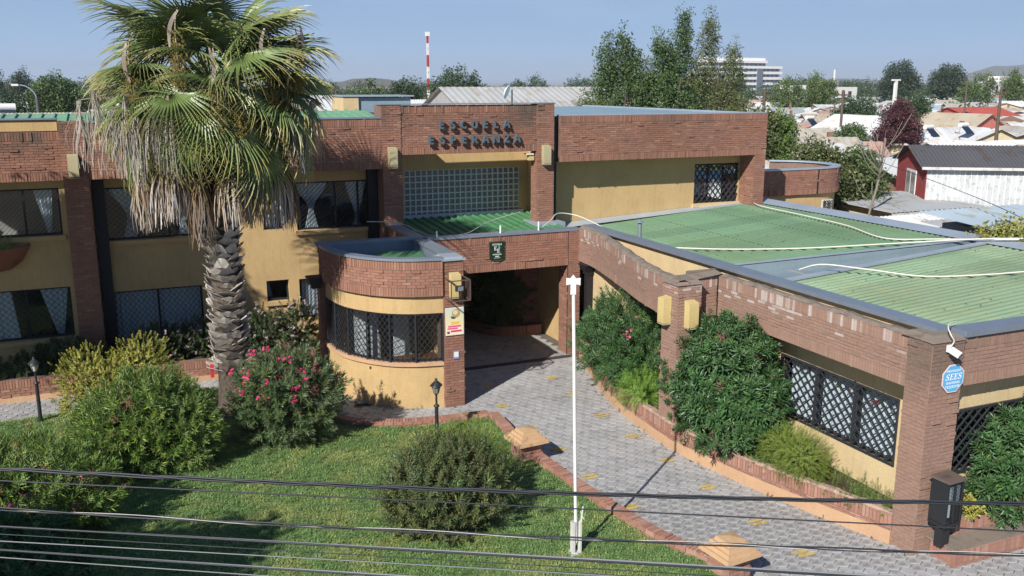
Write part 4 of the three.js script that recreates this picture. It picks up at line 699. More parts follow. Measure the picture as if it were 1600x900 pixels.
// raised bed inside the porch
{ const t = thing('planter_wall', 'low curved brick bed inside the dark entrance porch', 'planter wall'), B = new Brickwork(t, 120), Q = curveMap([[9.75, -26.9], [9.85, -25.9], [10.2, -25.1], [10.8, -24.8], [11.7, -24.75]], 1); part(t, 'wall_core', core(Q, Q.L, 0, 0.3, 0.2, 20), M.mortar); B.run(t, Q, Q.L, 0, 0.3, { top: 1, seed: 61 }); B.finish('planter_brickwork'); rebase(t, V(10.6, 0, -25.6)); struct('planter_soil', new GB().quad(V(10, 0.25, -25), V(11.7, 0.25, -24.9), V(11.7, 0.25, -27.2), V(9.9, 0.25, -27.2)), M.soil); }

// ---------------------------------------------------------------- fittings
function wallLamp(pos, rotY, m, label) {
  const t = thing('wall_lamp', label, 'wall lamp', pos, rotY, 'box lamps on the brick pillars'); const w = 0.115, h = 0.56, g = new GB(), e = 0.015;
  g.hexa([V(-w, 0, 0), V(w, 0, 0), V(w, h, 0), V(-w, h, 0), V(-w, e, 0.17), V(w, e, 0.17), V(w, h - 0.03, 0.17), V(-w, h - 0.03, 0.17)]); part(t, 'shade', g, m); part(t, 'back_plate', new GB().box(-w - 0.01, w + 0.01, -0.012, h + 0.012, -0.008, 0.0), M.creamOld); part(t, 'rim', new GB().box(-w - 0.004, w + 0.004, -0.02, -0.001, 0.01, 0.168), M.creamOld);
}
wallLamp(V(-0.88, 5.24, ZB + 0.055), 0, M.creamOld, 'weathered cream box lamp on the pilaster beside the shaded classrooms');
wallLamp(V(7.28, 5.2, ZB + 0.055), 0, M.creamOld, 'cream box lamp on the pilaster under the sign, nearest the palm');
wallLamp(V(12.07, 5.14, ZB + 0.055), 0, M.creamOld, 'cream box lamp on the pilaster under the sign, next to the dark downpipe');
wallLamp(V(7.02, 2.70, -19.592), 0, M.cream, 'yellow box lamp inside the rusty cage on the booth pillar');
wallLamp(V(10.32, 2.66, -15.72), ROT_X, M.cream, 'yellow box lamp on the drive side of the brick post');
wallLamp(V(10.62, 2.62, -15.37), 0, M.cream, 'yellow box lamp on the brick post, half hidden by oleander tips');
// cage and floodlight
{
  const t = thing('lamp_cage', 'open rusty iron cage with a small floodlight on booth pillar', 'lamp cage', V(6.8, 2.68, -19.59)), g = new GB(), w = 0.46, h = 0.47, d = 0.42, b = 0.022, y0 = 0, c = (x, y, z) => V(x, y, z);
  for (const y of [0, h]) { g.bar(c(0, y, d), c(w, y, d), b).bar(c(0, y, 0), c(0, y, d), b).bar(c(w, y, 0), c(w, y, d), b); } for (const x of [0, w]) g.bar(c(x, 0, d), c(x, h, d), b); g.bar(c(0, h, d), c(w * 0.5, h * 0.62, d * 0.75), 0.012); g.bar(c(0.1, 0, d), c(w + 0.1, -0.25, 0), 0.012);
  part(t, 'frame', g, M.rustIron); part(t, 'mesh_side', lattice(new GB(), d, h, 0.05, 0.05, 0.004, 0).build().rotateY(-Math.PI / 2).translate(w, 0, 0), M.rustIron);
  const f = sub(t, 'floodlight', V(0.25, 0.2, 0.3), 0.3); part(f, 'housing', new GB().box(-0.09, 0.09, 0, 0.12, -0.06, 0.03), M.iron); part(f, 'lens', new GB().box(-0.075, 0.075, 0.012, 0.108, 0.03, 0.036), M.flashPale); part(f, 'bracket', new GB().box(-0.012, 0.012, -0.2, 0, -0.03, 0), M.iron);
}
// lettering drawn on canvas
function canvasTex(w, h, draw) { const c = document.createElement('canvas'); c.width = w; c.height = h; draw(c.getContext('2d'), w, h); const t = new THREE.CanvasTexture(c); t.colorSpace = THREE.SRGBColorSpace; return t; }
function panel(w, h) { const g = new THREE.PlaneGeometry(w, h); return g; }
{ // crest over the entrance
  const t = thing('school_crest', 'dark green shield plaque lettered ESCUELA on the entrance parapet', 'plaque', V(9.26, 3.13, -22.425));
  const s = new THREE.Shape(); const w = 0.22, h = 0.27; s.moveTo(-w, h); s.lineTo(w, h); s.lineTo(w, -h * 0.72); s.quadraticCurveTo(w * 0.8, -h, 0, -h * 1.05); s.quadraticCurveTo(-w * 0.8, -h, -w, -h * 0.72); s.closePath();
  part(t, 'shield', new THREE.ExtrudeGeometry(s, { depth: 0.02, bevelEnabled: false }), mat(C(0.035, 0.055, 0.035), { roughness: 0.4 }));
  const tx = canvasTex(256, 300, (c, W, H) => { c.fillStyle = '#1f2f22'; c.fillRect(0, 0, W, H); c.fillStyle = '#e6f0ea'; c.textAlign = 'center'; c.font = 'bold 42px sans-serif'; c.fillText('ESCUELA', W / 2, 48); c.font = 'bold 92px serif'; c.fillText('E', W / 2 - 30, 135); c.fillText('E', W / 2 + 26, 178); c.fillStyle = '#9fd0c8'; c.font = 'bold 60px serif'; c.fillText('S', W / 2 + 40, 104); c.fillStyle = '#e6f0ea'; c.font = 'bold 30px sans-serif'; c.fillText('ESPERANZA', W / 2, 220); c.fillRect(92, 236, 72, 14); c.fillRect(70, 268, 116, 6); });
  const o = part(t, 'face', panel(0.40, 0.46), mat(C(1, 1, 1), { map: tx, roughness: 0.45 })); o.position.set(0, 0.01, 0.024);
}
{ // poster on the booth pillar
  const t = thing('poster', 'colourful poster with round globe picture on the booth pillar', 'poster', V(7.02, 2.1, -19.595)); part(t, 'board', new GB().box(-0.225, 0.225, -0.33, 0.33, 0, 0.012), M.white);
  const tx = canvasTex(256, 384, (c, W, H) => { const g = c.createLinearGradient(0, 0, 0, H); g.addColorStop(0, '#c9d8d0'); g.addColorStop(0.5, '#e8dcae'); g.addColorStop(1, '#f3e6c6'); c.fillStyle = g; c.fillRect(0, 0, W, H); c.fillStyle = '#6f8f5a'; c.fillRect(70, 110, 90, 30); c.fillStyle = '#b99a6b'; c.beginPath(); c.arc(150, 75, 62, 0, 7); c.fill(); c.fillStyle = '#e4cfa0'; c.beginPath(); c.arc(138, 62, 34, 0, 7); c.fill(); c.fillStyle = '#38445c'; c.beginPath(); c.ellipse(110, 140, 34, 14, 0, 0, 7); c.fill(); c.fillStyle = '#e8b53a'; c.fillRect(78, 196, 130, 18); c.fillRect(70, 220, 120, 16); c.fillStyle = '#e0508c'; c.fillRect(30, 250, 190, 24); c.fillRect(20, 282, 150, 22); c.fillStyle = '#d33a86'; c.fillRect(70, 318, 160, 28); c.fillStyle = '#7a4a78'; c.fillRect(14, 330, 40, 36); });
  const o = part(t, 'print', panel(0.43, 0.64), mat(C(1, 1, 1), { map: tx, roughness: 0.5 })); o.position.z = 0.0145;
}
{ const t = thing('notice_sticker', 'small white and blue notice sticker low on the booth pillar', 'sticker', V(7.05, 1.28, -19.597)); part(t, 'backing', new GB().box(-0.075, 0.075, -0.10, 0.10, 0, 0.004), mat(C(0.22, 0.25, 0.5))); part(t, 'print', new GB().box(-0.055, 0.055, -0.05, 0.075, 0.005, 0.007), M.white); }
{ // alarm company sign on the corner pillar
  const t = thing('alarm_sign', 'octagonal light blue SEES alarm sign on the corner pillar', 'sign', V(11.88, 2.97, -9.952)); const oct = (r) => { const s = new THREE.Shape(); for (let k = 0; k < 8; k++) { const a = Math.PI / 8 + k * Math.PI / 4; k ? s.lineTo(r * Math.cos(a), r * Math.sin(a)) : s.moveTo(r * Math.cos(a), r * Math.sin(a)); } s.closePath(); return s; };
  part(t, 'plate', new THREE.ExtrudeGeometry(oct(0.25), { depth: 0.008, bevelEnabled: false }), mat(C(0.75, 0.66, 0.70), { roughness: 0.4 }));
  const tx = canvasTex(256, 256, (c) => { c.fillStyle = '#62b2e4'; c.fillRect(0, 0, 256, 256); c.fillStyle = '#f4f8ff'; c.textAlign = 'center'; c.font = 'bold 27px sans-serif'; c.fillText('PROTEGIDO', 128, 72); c.font = 'italic bold 72px serif'; c.fillText('SEES', 128, 138); c.font = 'bold 27px sans-serif'; c.fillText('SEGURIDAD', 128, 172); c.font = 'bold 33px sans-serif'; c.fillText('712233155', 128, 208); });
  const g = new THREE.ShapeGeometry(oct(0.228)), p = g.attributes.position, uv = g.attributes.uv; for (let i = 0; i < p.count; i++) uv.setXY(i, p.getX(i) / 0.5 + 0.5, p.getY(i) / 0.5 + 0.5); const o = part(t, 'face', g, mat(C(1, 1, 1), { map: tx, roughness: 0.4 })); o.position.z = 0.011;
}
{ // camera on top of the corner pillar
  const t = thing('security_camera', 'white security camera with cable on top of corner pillar', 'camera', V(11.72, 3.48, -9.95)); part(t, 'mount', new GB().box(-0.05, 0.05, -0.05, 0.06, 0, 0.03), M.white); const h = new GB(); h.box(-0.05, 0.05, -0.035, 0.035, -0.07, 0.09, null, new THREE.Matrix4().makeTranslation(0.0, -0.03, 0.12).multiply(new THREE.Matrix4().makeRotationFromEuler(new THREE.Euler(0.5, 0.4, 0)))); part(t, 'housing', h, M.white); part(t, 'lens', new THREE.CylinderGeometry(0.028, 0.028, 0.02, 12).rotateX(Math.PI / 2 + 0.5).rotateY(0.4).translate(0.035, -0.075, 0.2), M.blackPaint);
  part(t, 'cable', new GB().tube([V(0, 0.02, 0.03), V(0.03, 0.13, 0.06), V(-0.02, 0.22, 0.04), V(0.02, 0.30, -0.06), V(0.2, 0.33, -0.2), V(0.45, 0.31, -0.3)], 0.011, 5, 24), M.pvc);
}
{ const t = thing('security_camera', 'small white camera box under the sign next to right pilaster', 'camera', V(11.62, 5.42, -25.62)); part(t, 'bracket', new GB().box(-0.13, 0.1, 0.0, 0.04, -0.02, 0.2), M.white); part(t, 'housing', new GB().box(-0.04, 0.13, -0.17, -0.001, 0.0, 0.16), M.cream); }
{ // notice cabinet on a post
  const t = thing('notice_cabinet', 'black metal notice cabinet on a post before the corner pillar', 'notice cabinet', V(11.70, 0.3, -9.68), 0.05), w = 0.18, d = 0.16; // local front looks +Z
  part(t, 'post', new GB().box(-0.09, 0.09, -0.02, 0.36, -0.08, 0.06), M.blackPaint);
  const b = new GB(); b.box(-w, w, 0.36, 0.41, -d, d).box(-w, w, 1.08, 1.12, -d, d).box(-w, -w + 0.03, 0.42, 1.08, -d, d).box(w - 0.03, w, 0.42, 1.08, -d, d).box(-w + 0.03, w - 0.03, 0.42, 1.08, -d, -d + 0.03).box(-0.015, 0.015, 0.42, 1.08, d - 0.03, d);
  part(t, 'case', b, M.blackPaint); part(t, 'roof', new GB().hexa([V(-w - 0.03, 1.121, -d - 0.03), V(w + 0.03, 1.121, -d - 0.03), V(w + 0.02, 1.17, -d), V(-w - 0.02, 1.17, -d), V(-w - 0.03, 1.121, d + 0.03), V(w + 0.03, 1.121, d + 0.03), V(w + 0.02, 1.15, d + 0.02), V(-w - 0.02, 1.15, d + 0.02)]), mat(C(0.14, 0.105, 0.085), { map: T_conc, roughness: 0.85 }));
  part(t, 'pane', new GB().box(-w + 0.03, -0.016, 0.43, 1.07, d - 0.02, d - 0.014), M.glass); part(t, 'pane', new GB().box(0.016, w - 0.03, 0.43, 1.07, d - 0.02, d - 0.014), M.glass);
  part(t, 'notice_paper', new GB().box(-0.14, -0.02, 0.5, 0.72, 0.1, 0.104), M.white); part(t, 'notice_paper', new GB().box(-0.14, -0.03, 0.76, 1.0, 0.1, 0.104), M.white); part(t, 'grille', lattice(new GB(), 0.42, 0.3, 0.06, 0.06, 0.006, 0).build().translate(-0.21, 0.76, d - 0.04).scale(0.68, 1, 1), M.flashPale);
}
// lamp posts on the lawn
function lampPost(pos, h, label, headM) {
  const t = thing('lamp_post', label, 'lamp post', pos, 0.35, 'lantern posts in the garden'); const L = (pts, n = 16) => new THREE.LatheGeometry(pts.map((q) => new THREE.Vector2(...q)), n);
  part(t, 'post', L([[0.06, 0], [0.06, 0.08], [0.042, 0.12], [0.038, h - 0.62], [0.036, h - 0.55]]), M.blackPaint); part(t, 'collar', L([[0.036, h - 0.58], [0.062, h - 0.57], [0.062, h - 0.545], [0.024, h - 0.52], [0.022, h - 0.32]]), M.blackPaint);
  part(t, 'lantern_base', L([[0.022, h - 0.32], [0.05, h - 0.29], [0.05, h - 0.275], [0.001, h - 0.275]], 6), M.blackPaint);
  part(t, 'lantern_glass', L([[0.05, h - 0.275], [0.092, h - 0.11]], 6), headM); const g = new GB(); for (let k = 0; k < 6; k++) { const a = k * Math.PI / 3; g.bar(V(0.052 * Math.sin(a), h - 0.275, 0.052 * Math.cos(a)), V(0.095 * Math.sin(a), h - 0.11, 0.095 * Math.cos(a)), 0.009); } part(t, 'lantern_frame', g, M.blackPaint);
  part(t, 'lantern_roof', L([[0.135, h - 0.115], [0.128, h - 0.09], [0.05, h - 0.015], [0.03, h], [0.026, h + 0.02], [0.034, h + 0.035], [0.001, h + 0.055]], 6), M.blackPaint);
}
const frosted = mat(C(0.30, 0.30, 0.28), { roughness: 0.35 });
lampPost(V(5.84, 0.08, -17.5), 1.36, 'black lantern post on the lawn in front of the round booth', frosted);
lampPost(V(-1.95, 0.08, -22.0), 1.52, 'black lantern post beside the shaded path near the oleanders', M.whiteDirty);
{ // flagpole
  const t = thing('flagpole', 'white flagpole with cross-shaped top standing on the lawn', 'flagpole', V(6.31, 0.08, -12.0));
  const lean = -0.025, top = V(lean * 4.55, 4.56, 0); part(t, 'pole', new GB().tube([V(0.0, 0.25, 0), V(lean * 2.3, 2.3, 0), top], 0.027, 10, 12), M.white);
  const s = new THREE.Shape([[-0.035, -0.22], [0.035, -0.22], [0.035, -0.06], [0.10, -0.075], [0.10, 0.015], [0.04, 0.01], [0.0, 0.065], [-0.04, 0.01], [-0.10, 0.015], [-0.10, -0.075], [-0.035, -0.06]].map((q) => new THREE.Vector2(...q)));
  const c = part(t, 'finial', new THREE.ExtrudeGeometry(s, { depth: 0.05, bevelEnabled: true, bevelSize: 0.008, bevelThickness: 0.008, bevelSegments: 1 }).translate(0, 0, -0.025), M.white); c.position.copy(top); c.rotation.y = -0.42;
  part(t, 'base_channel', new GB().box(-0.085, -0.034, 0, 0.62, -0.035, 0.045), M.whiteDirty); part(t, 'base_channel', new GB().box(0.045, 0.08, 0, 0.60, -0.035, 0.045), M.whiteDirty); part(t, 'foot', new GB().hexa([V(-0.17, 0, -0.09), V(0.10, 0, -0.09), V(0.07, 0.09, -0.06), V(-0.08, 0.09, -0.06), V(-0.17, 0, 0.09), V(0.10, 0, 0.09), V(0.07, 0.09, 0.06), V(-0.08, 0.09, 0.06)]), M.whiteDirty);
  part(t, 'rope_cleat', new GB().bar(V(0.07, 0.6, 0.03), V(0.10, 0.86, 0.03), 0.016).bar(V(0.06, 0.78, 0.03), V(0.11, 0.64, 0.03), 0.014), M.white);
}
{ // bowl planter on the facade
  const t = thing('bowl_planter', 'half-round terracotta bowl planter hung on the ochre wall', 'planter', V(-2.78, 2.95, -25.6)); const g = new THREE.LatheGeometry([[0.02, 0], [0.28, 0.06], [0.52, 0.24], [0.68, 0.5], [0.74, 0.62], [0.74, 0.66], [0.68, 0.66], [0.62, 0.55]].map((q) => new THREE.Vector2(...q)), 24, -Math.PI / 2, Math.PI); part(t, 'bowl', g, mat(C(0.32, 0.13, 0.07), { map: T_conc })); part(t, 'soil', new THREE.CircleGeometry(0.66, 20, 0, Math.PI).rotateX(Math.PI / 2).translate(0, 0.58, 0), M.soil);
  t.userData.bowl = 1;
}
// conduits on the roofs
const tubeThing = (name, pts, r, m, label, cat, grp, seg = 40) => solo(name, new GB().tube(pts.map((q) => V(...q)), r, 6, seg), m, label, cat, grp);
tubeThing('roof_conduit', [[13.75, 3.08, -21.4], [13.9, 3.13, -21.0], [15, 3.16, -20.1], [16.6, 3.27, -18.9], [18.4, 3.42, -17.9], [20.4, 3.62, -16.6], [21.5, 3.72, -15.5]], 0.019, M.pvc, 'long white conduit across the far green roof from vent pipe', 'conduit', 'white conduits on the roofs');
tubeThing('roof_conduit', [[20.2, 3.55, -25.8], [19.8, 3.53, -24.9], [19.6, 3.52, -22.5], [19.4, 3.50, -20.4], [19.0, 3.44, -18.4], [19.8, 3.50, -17.6], [20.9, 3.66, -16.0]], 0.019, M.pvc, 'white conduit following the right edge of the far green roof', 'conduit', 'white conduits on the roofs');
tubeThing('roof_conduit', [[14.9, 3.16, -17.1], [15.1, 3.34, -16.7], [15.8, 3.32, -15.9], [16.6, 3.26, -15.0], [17.6, 3.34, -14.3], [18.8, 3.44, -13.8], [20.2, 3.56, -13.2]], 0.018, M.pvc, 'white conduit looping over the gutter onto the light green roof', 'conduit', 'white conduits on the roofs');
tubeThing('roof_cable', [[6.4, 3.75, -25.0], [7.2, 3.72, -24.6], [7.7, 3.52, -23.4], [8.6, 3.50, -23.3], [9.8, 3.62, -24.4], [11.2, 3.72, -25.3]], 0.013, M.cableWhite, 'pale cable sagging over the shaded canopy roof', 'cable');
tubeThing('roof_cable', [[10.6, 3.62, -22.6], [11.2, 3.72, -23.2], [12.0, 3.78, -24.2], [12.5, 3.70, -24.2], [12.7, 3.5, -22.6]], 0.015, M.white, 'white cable arching over the corner flashing by the entrance', 'cable');
// ---------------------------------------------------------------- plants
// one leafy shoot: n blades up a short stem
function shootGeo(o) {
  const R = rng(o.seed || 1), g = new GB(), { n, len, wid, stem, lo = 0.5, hi = 1.1, fold = 0.25, droop = 0.15, tone = [1, 1, 1], mix } = o;
  for (let i = 0; i < n; i++) {
    const t = (i + R() * 0.6) / n, a = i * 2.39996 + R() * 0.5, el = lerp(lo, hi, t) + (R() - 0.5) * 0.35, l = len * (0.7 + 0.5 * R()) * (1 - 0.35 * t), w = wid * (0.8 + 0.4 * R());
    const dir = V(Math.cos(a) * Math.cos(el), Math.sin(el), Math.sin(a) * Math.cos(el)), side = V(-Math.sin(a), 0, Math.cos(a)), up = V().crossVectors(side, dir);
    const b = V(0, stem * t, 0), m = b.clone().addScaledVector(dir, l * 0.5).addScaledVector(up, -fold * w), e = b.clone().addScaledVector(dir, l); e.y -= droop * l;
    const k = 0.75 + 0.5 * R(), c = (mix && R() < mix.p ? mix.c : tone).map((q) => q * k), L = m.clone().addScaledVector(side, w / 2).addScaledVector(up, fold * w), Rr = m.clone().addScaledVector(side, -w / 2).addScaledVector(up, fold * w);
    g.tri(b, L, m, c).tri(b, m, Rr, c).tri(L, e, m, c).tri(m, e, Rr, c);
  }
  return g.build();
}
const G = {
  oleander: [1, 2, 3].map((s) => shootGeo({ seed: s, n: 26, len: 0.19, wid: 0.028, stem: 0.20, lo: 0.15, hi: 1.2, mix: { p: 0.04, c: [1.9, 1.4, 0.6] } })),
  oleanderSlim: [4, 5, 6].map((s) => shootGeo({ seed: s, n: 26, len: 0.17, wid: 0.020, stem: 0.24, lo: 0.35, hi: 1.25, droop: 0.05, mix: { p: 0.10, c: [2.2, 1.7, 0.9] } })),
  small: [7, 8, 9].map((s) => shootGeo({ seed: s, n: 24, len: 0.085, wid: 0.018, stem: 0.18, lo: 0.3, hi: 1.2, mix: { p: 0.16, c: [1.7, 1.25, 1.0] } })),
  fine: [10, 11, 12].map((s) => shootGeo({ seed: s, n: 34, len: 0.085, wid: 0.007, stem: 0.20, lo: 0.3, hi: 1.1, fold: 0.1, mix: { p: 0.12, c: [1.5, 1.3, 0.9] } })),
  round: [13, 14, 15].map((s) => shootGeo({ seed: s, n: 22, len: 0.06, wid: 0.032, stem: 0.16, lo: 0.0, hi: 1.2, mix: { p: 0.15, c: [1.3, 1.25, 0.8] } })),
  dry: [16].map((s) => shootGeo({ seed: s, n: 16, len: 0.17, wid: 0.016, stem: 0.12, lo: -0.9, hi: 0.2, droop: 0.3 })),
};
const clumpGeo = (seed, n, r, l, w) => { const R = rng(seed), g = new GB(); for (let i = 0; i < n; i++) { const p = V(R() - 0.5, R() - 0.5, R() - 0.5).multiplyScalar(2 * r), a = V(R() - 0.5, R() - 0.5, R() - 0.5).normalize(), b = V().crossVectors(a, V(R() - 0.5, R() - 0.5, R() - 0.5)).normalize(), k = 0.7 + 0.6 * R(), c = [k, k, k * (0.85 + 0.3 * R())]; const A = p.clone().addScaledVector(a, -l / 2), B = p.clone().addScaledVector(b, w / 2), D = p.clone().addScaledVector(b, -w / 2), E = p.clone().addScaledVector(a, l / 2); g.tri(A, B, E, c).tri(A, E, D, c); } return g.build(); };
G.clump = [clumpGeo(1, 26, 0.26, 0.17, 0.085), clumpGeo(2, 26, 0.26, 0.17, 0.085)];
G.clumpFine = [clumpGeo(3, 30, 0.30, 0.20, 0.05), clumpGeo(4, 30, 0.30, 0.20, 0.05)];
const LM = {
  oleander: leafMat(C(0.062, 0.140, 0.050), { roughness: 0.42 }), oleanderYellow: leafMat(C(0.12, 0.20, 0.045), { roughness: 0.45 }), oleanderGrey: leafMat(C(0.095, 0.150, 0.065), { roughness: 0.45 }),
  small: leafMat(C(0.095, 0.125, 0.045)), fine: leafMat(C(0.17, 0.245, 0.045)), golden: leafMat(C(0.33, 0.34, 0.075)), fern: leafMat(C(0.17, 0.32, 0.05)), hebe: leafMat(C(0.05, 0.08, 0.03)), dry: leafMat(C(0.26, 0.15, 0.10)), rust: leafMat(C(0.20, 0.10, 0.065)),
};
const _d = new THREE.Object3D(), _c = new THREE.Color(), UP = V(0, 1, 0);
// shoots spread over lobes [x, y, z, rx, ry, rz]; they point out of the lobe and upwards
function foliage(parent, geos, m, lobes, n, seed, o = {}) {
  const R = rng(seed), { lift = 0.5, inner = 0.35, smin = 0.8, smax = 1.25, name = 'foliage', lowest = 0.03 } = o, pts = [], tot = lobes.reduce((s, l) => s + l[3] * l[4] + l[4] * l[5], 0);
  for (const l of lobes) { const k = Math.round(n * (l[3] * l[4] + l[4] * l[5]) / tot); for (let i = 0; i < k; i++) { const v = V(R() * 2 - 1, R() * 2 - 1, R() * 2 - 1); if (v.lengthSq() > 1 || v.lengthSq() < 0.01) { i--; continue; } const u = v.clone().normalize(), w = R(), f = w < inner ? 0.45 + 0.45 * R() : w > 0.965 ? 1.08 + 0.2 * R() : 0.84 + 0.18 * R() + 0.19 * Math.sin(u.x * 6 + seed) * Math.sin(u.y * 5 + u.z * 4.3 + seed * 2); const p = V(l[0] + u.x * l[3] * f, l[1] + u.y * l[4] * f, l[2] + u.z * l[5] * f); if (p.y < lowest) continue; const dir = V(u.x / l[3], u.y / l[4], u.z / l[5]).normalize(); dir.y += lift; dir.x += (R() - 0.5) * 0.5; dir.z += (R() - 0.5) * 0.5; pts.push([p, dir.normalize(), R()]); } }
  const q = new THREE.Quaternion(), out = [];
  geos.forEach((g, k) => {
    const sel = pts.filter((_, i) => i % geos.length === k); if (!sel.length) return; const im = new THREE.InstancedMesh(g, m, sel.length); im.name = name; im.castShadow = im.receiveShadow = true; im.userData.kind = 'stuff';
    sel.forEach(([p, d, r], i) => { _d.position.copy(p); q.setFromUnitVectors(UP, d); _d.quaternion.copy(q); _d.rotateY(r * 40); _d.scale.setScalar(lerp(smin, smax, r)); _d.updateMatrix(); im.setMatrixAt(i, _d.matrix); const b = 0.75 + 0.5 * ((r * 7.31) % 1), w = (r * 3.7) % 1; im.setColorAt(i, _c.setRGB(b * (0.9 + 0.25 * w), b, b * (0.9 + 0.15 * w))); });
    parent.add(im); out.push(im);
  });
  return pts;
}
function stems(parent, n, h, spread, r, seed, m = M.bark) { const R = rng(seed); for (let i = 0; i < n; i++) { const a = R() * 6.283, d = spread * (0.4 + 0.6 * R()), l = h * (0.7 + 0.4 * R()); part(parent, 'stem', new GB().tube([V(R() * 0.1 - 0.05, 0, R() * 0.1 - 0.05), V(Math.cos(a) * d * 0.35, l * 0.4, Math.sin(a) * d * 0.35), V(Math.cos(a) * d, l, Math.sin(a) * d)], r, 5, 6), m); } }
const petal = (() => { const g = new GB(); for (let k = 0; k < 5; k++) { const a = k * 1.2566, b = a + 0.55, c = a - 0.55; g.quad(V(0, 0, 0), V(Math.cos(c) * 0.016, 0.006, Math.sin(c) * 0.016), V(Math.cos(a) * 0.027, 0.012, Math.sin(a) * 0.027), V(Math.cos(b) * 0.016, 0.006, Math.sin(b) * 0.016)); } return g.build(); })();
function flowers(parent, pts, every, m, seed, per = 5, keep = () => true, sc = 1) {
  const R = rng(seed), sel = pts.filter(([p], i) => i % every === 0 && keep(p)), geos = [0, 1, 2].map((k) => { const r = rng(seed + k), L = []; for (let i = 0; i < per; i++) { const g = petal.clone(); g.rotateX((r() - 0.3) * 1.6); g.rotateZ((r() - 0.5) * 1.6); g.translate((r() - 0.5) * 0.09, 0.03 + r() * 0.07, (r() - 0.5) * 0.09); L.push(g); } return mergeGeometries(L); });
  sel.forEach(([p, d], i) => { const o = part(parent, 'flower_cluster', geos[i % 3], m); o.position.copy(p).addScaledVector(d, 0.17); o.rotation.set(d.z * 0.7, R() * 6, -d.x * 0.7); o.scale.setScalar(sc * (0.8 + R() * 0.5)); });
}
const pink = mat(C(0.62, 0.045, 0.16), { roughness: 0.7 }), pinkPale = mat(C(0.66, 0.16, 0.26), { roughness: 0.7 }), whitePink = mat(C(0.44, 0.34, 0.36), { roughness: 0.8 });
function shrub(name, label, pos, o) {
  const t = thing(name, label, 'shrub', pos, 0, o.group); if (o.k) o.lobes = o.lobes.map((l) => l.map((v, i) => v * (i === 1 || i === 4 ? (o.ky ?? o.k) : o.k))); stems(t, o.stems ?? 6, o.h * 0.8, o.w * 0.6, o.stemR ?? 0.018, o.seed + 5);
  const pts = foliage(t, o.geo, o.mat, o.lobes, o.n, o.seed, o.opt); if (o.second) foliage(t, o.second.geo, o.second.mat, o.lobes, o.second.n, o.seed + 9, o.opt);
  if (o.dry) foliage(t, G.dry, LM.rust, o.lobes, o.dry, o.seed + 2, { lift: -0.1, inner: 0.1, name: 'dry_leaves' });
  if (o.fl) flowers(t, pts, o.fl.every, o.fl.m, o.seed + 3, o.fl.per, o.fl.keep, o.fl.sc); return t;
}
// front garden
shrub('oleander_shrub', 'large bright green oleander on the lawn before the golden shrub', V(0.15, 0.08, -18.5), { h: 1.9, w: 1.5, geo: G.oleanderSlim, mat: LM.oleanderYellow, n: 1900, seed: 101, k: 0.78, ky: 0.9, dry: 60, lobes: [[0, 0.95, 0, 1.25, 0.95, 1.1], [-0.75, 0.75, 0.1, 0.8, 0.7, 0.9], [0.85, 0.8, 0.2, 0.8, 0.75, 0.9], [0.2, 1.35, -0.2, 0.8, 0.6, 0.8]] });
shrub('golden_shrub', 'yellow-green feathery shrub behind the large oleander', V(-0.35, 0.08, -21.2), { h: 1.7, w: 1.2, geo: G.round, mat: LM.golden, n: 3000, seed: 102, k: 0.9, ky: 1.06, lobes: [[-0.55, 0.95, 0, 0.75, 0.75, 0.7], [0.62, 1.05, 0.1, 0.75, 0.80, 0.7], [0, 0.75, 0.2, 1.0, 0.7, 0.8]], opt: { lift: 0.3, smin: 0.5, smax: 0.85 } });
shrub('oleander_shrub', 'untidy oleander with reddish seed tips at the frame edge', V(-1.9, 0.08, -16.3), { h: 1.8, w: 1.4, geo: G.oleanderSlim, mat: LM.oleanderYellow, n: 1300, seed: 103, k: 0.9, ky: 0.8, dry: 150, lobes: [[0, 0.95, 0, 1.2, 0.95, 1.2], [0.8, 0.8, 0.3, 0.8, 0.75, 0.8], [-0.9, 1.0, 0.3, 0.9, 0.9, 0.9]], fl: { every: 60, m: pinkPale, per: 4 } });
shrub('oleander_shrub', 'dark oleander low in the near corner of the lawn', V(-2.1, 0.08, -14.1), { h: 1.3, w: 1.3, geo: G.oleander, mat: LM.oleander, n: 700, seed: 104, k: 0.85, dry: 40, lobes: [[0, 0.65, 0, 1.2, 0.75, 1.0], [0.7, 0.5, 0.5, 0.7, 0.5, 0.7]], fl: { every: 90, m: pink, per: 4 } });
shrub('oleander_shrub', 'pink flowering oleander beside the palm trunk', V(2.95, 0.08, -18.7), { h: 2.0, w: 1.2, geo: G.oleanderSlim, mat: LM.oleanderGrey, n: 1200, seed: 105, k: 0.84, ky: 0.92, dry: 40, lobes: [[0, 1.05, 0, 1.05, 1.0, 0.95], [-0.55, 1.05, 0.1, 0.6, 0.8, 0.6], [0.6, 0.95, 0.1, 0.65, 0.75, 0.6], [0, 1.45, -0.1, 0.75, 0.5, 0.6]], fl: { every: 6, m: pink, per: 8, keep: (p) => p.y > 0.95, sc: 1.25 } });
shrub('small_leaf_shrub', 'wide grey-green shrub with upright shoots in the middle of the lawn', V(4.72, 0.08, -13.7), { h: 1.4, w: 1.1, geo: G.small, mat: LM.small, n: 1900, seed: 106, second: { geo: G.oleanderSlim, mat: LM.oleanderGrey, n: 90 }, lobes: [[0, 0.72, 0, 1.02, 0.68, 0.85], [0.1, 0.95, -0.2, 0.75, 0.55, 0.6], [-0.35, 0.7, 0.1, 0.7, 0.6, 0.7]], opt: { lift: 0.9 } });
shrub('golden_conifer', 'small golden feathery conifer leaning on the grey-green shrub', V(5.62, 0.08, -14.8), { h: 1.3, w: 0.55, geo: G.fine, mat: LM.fine, n: 620, seed: 107, lobes: [[0, 0.65, 0, 0.55, 0.7, 0.5], [-0.3, 0.8, 0.1, 0.45, 0.5, 0.4]], opt: { lift: 0.6 } });
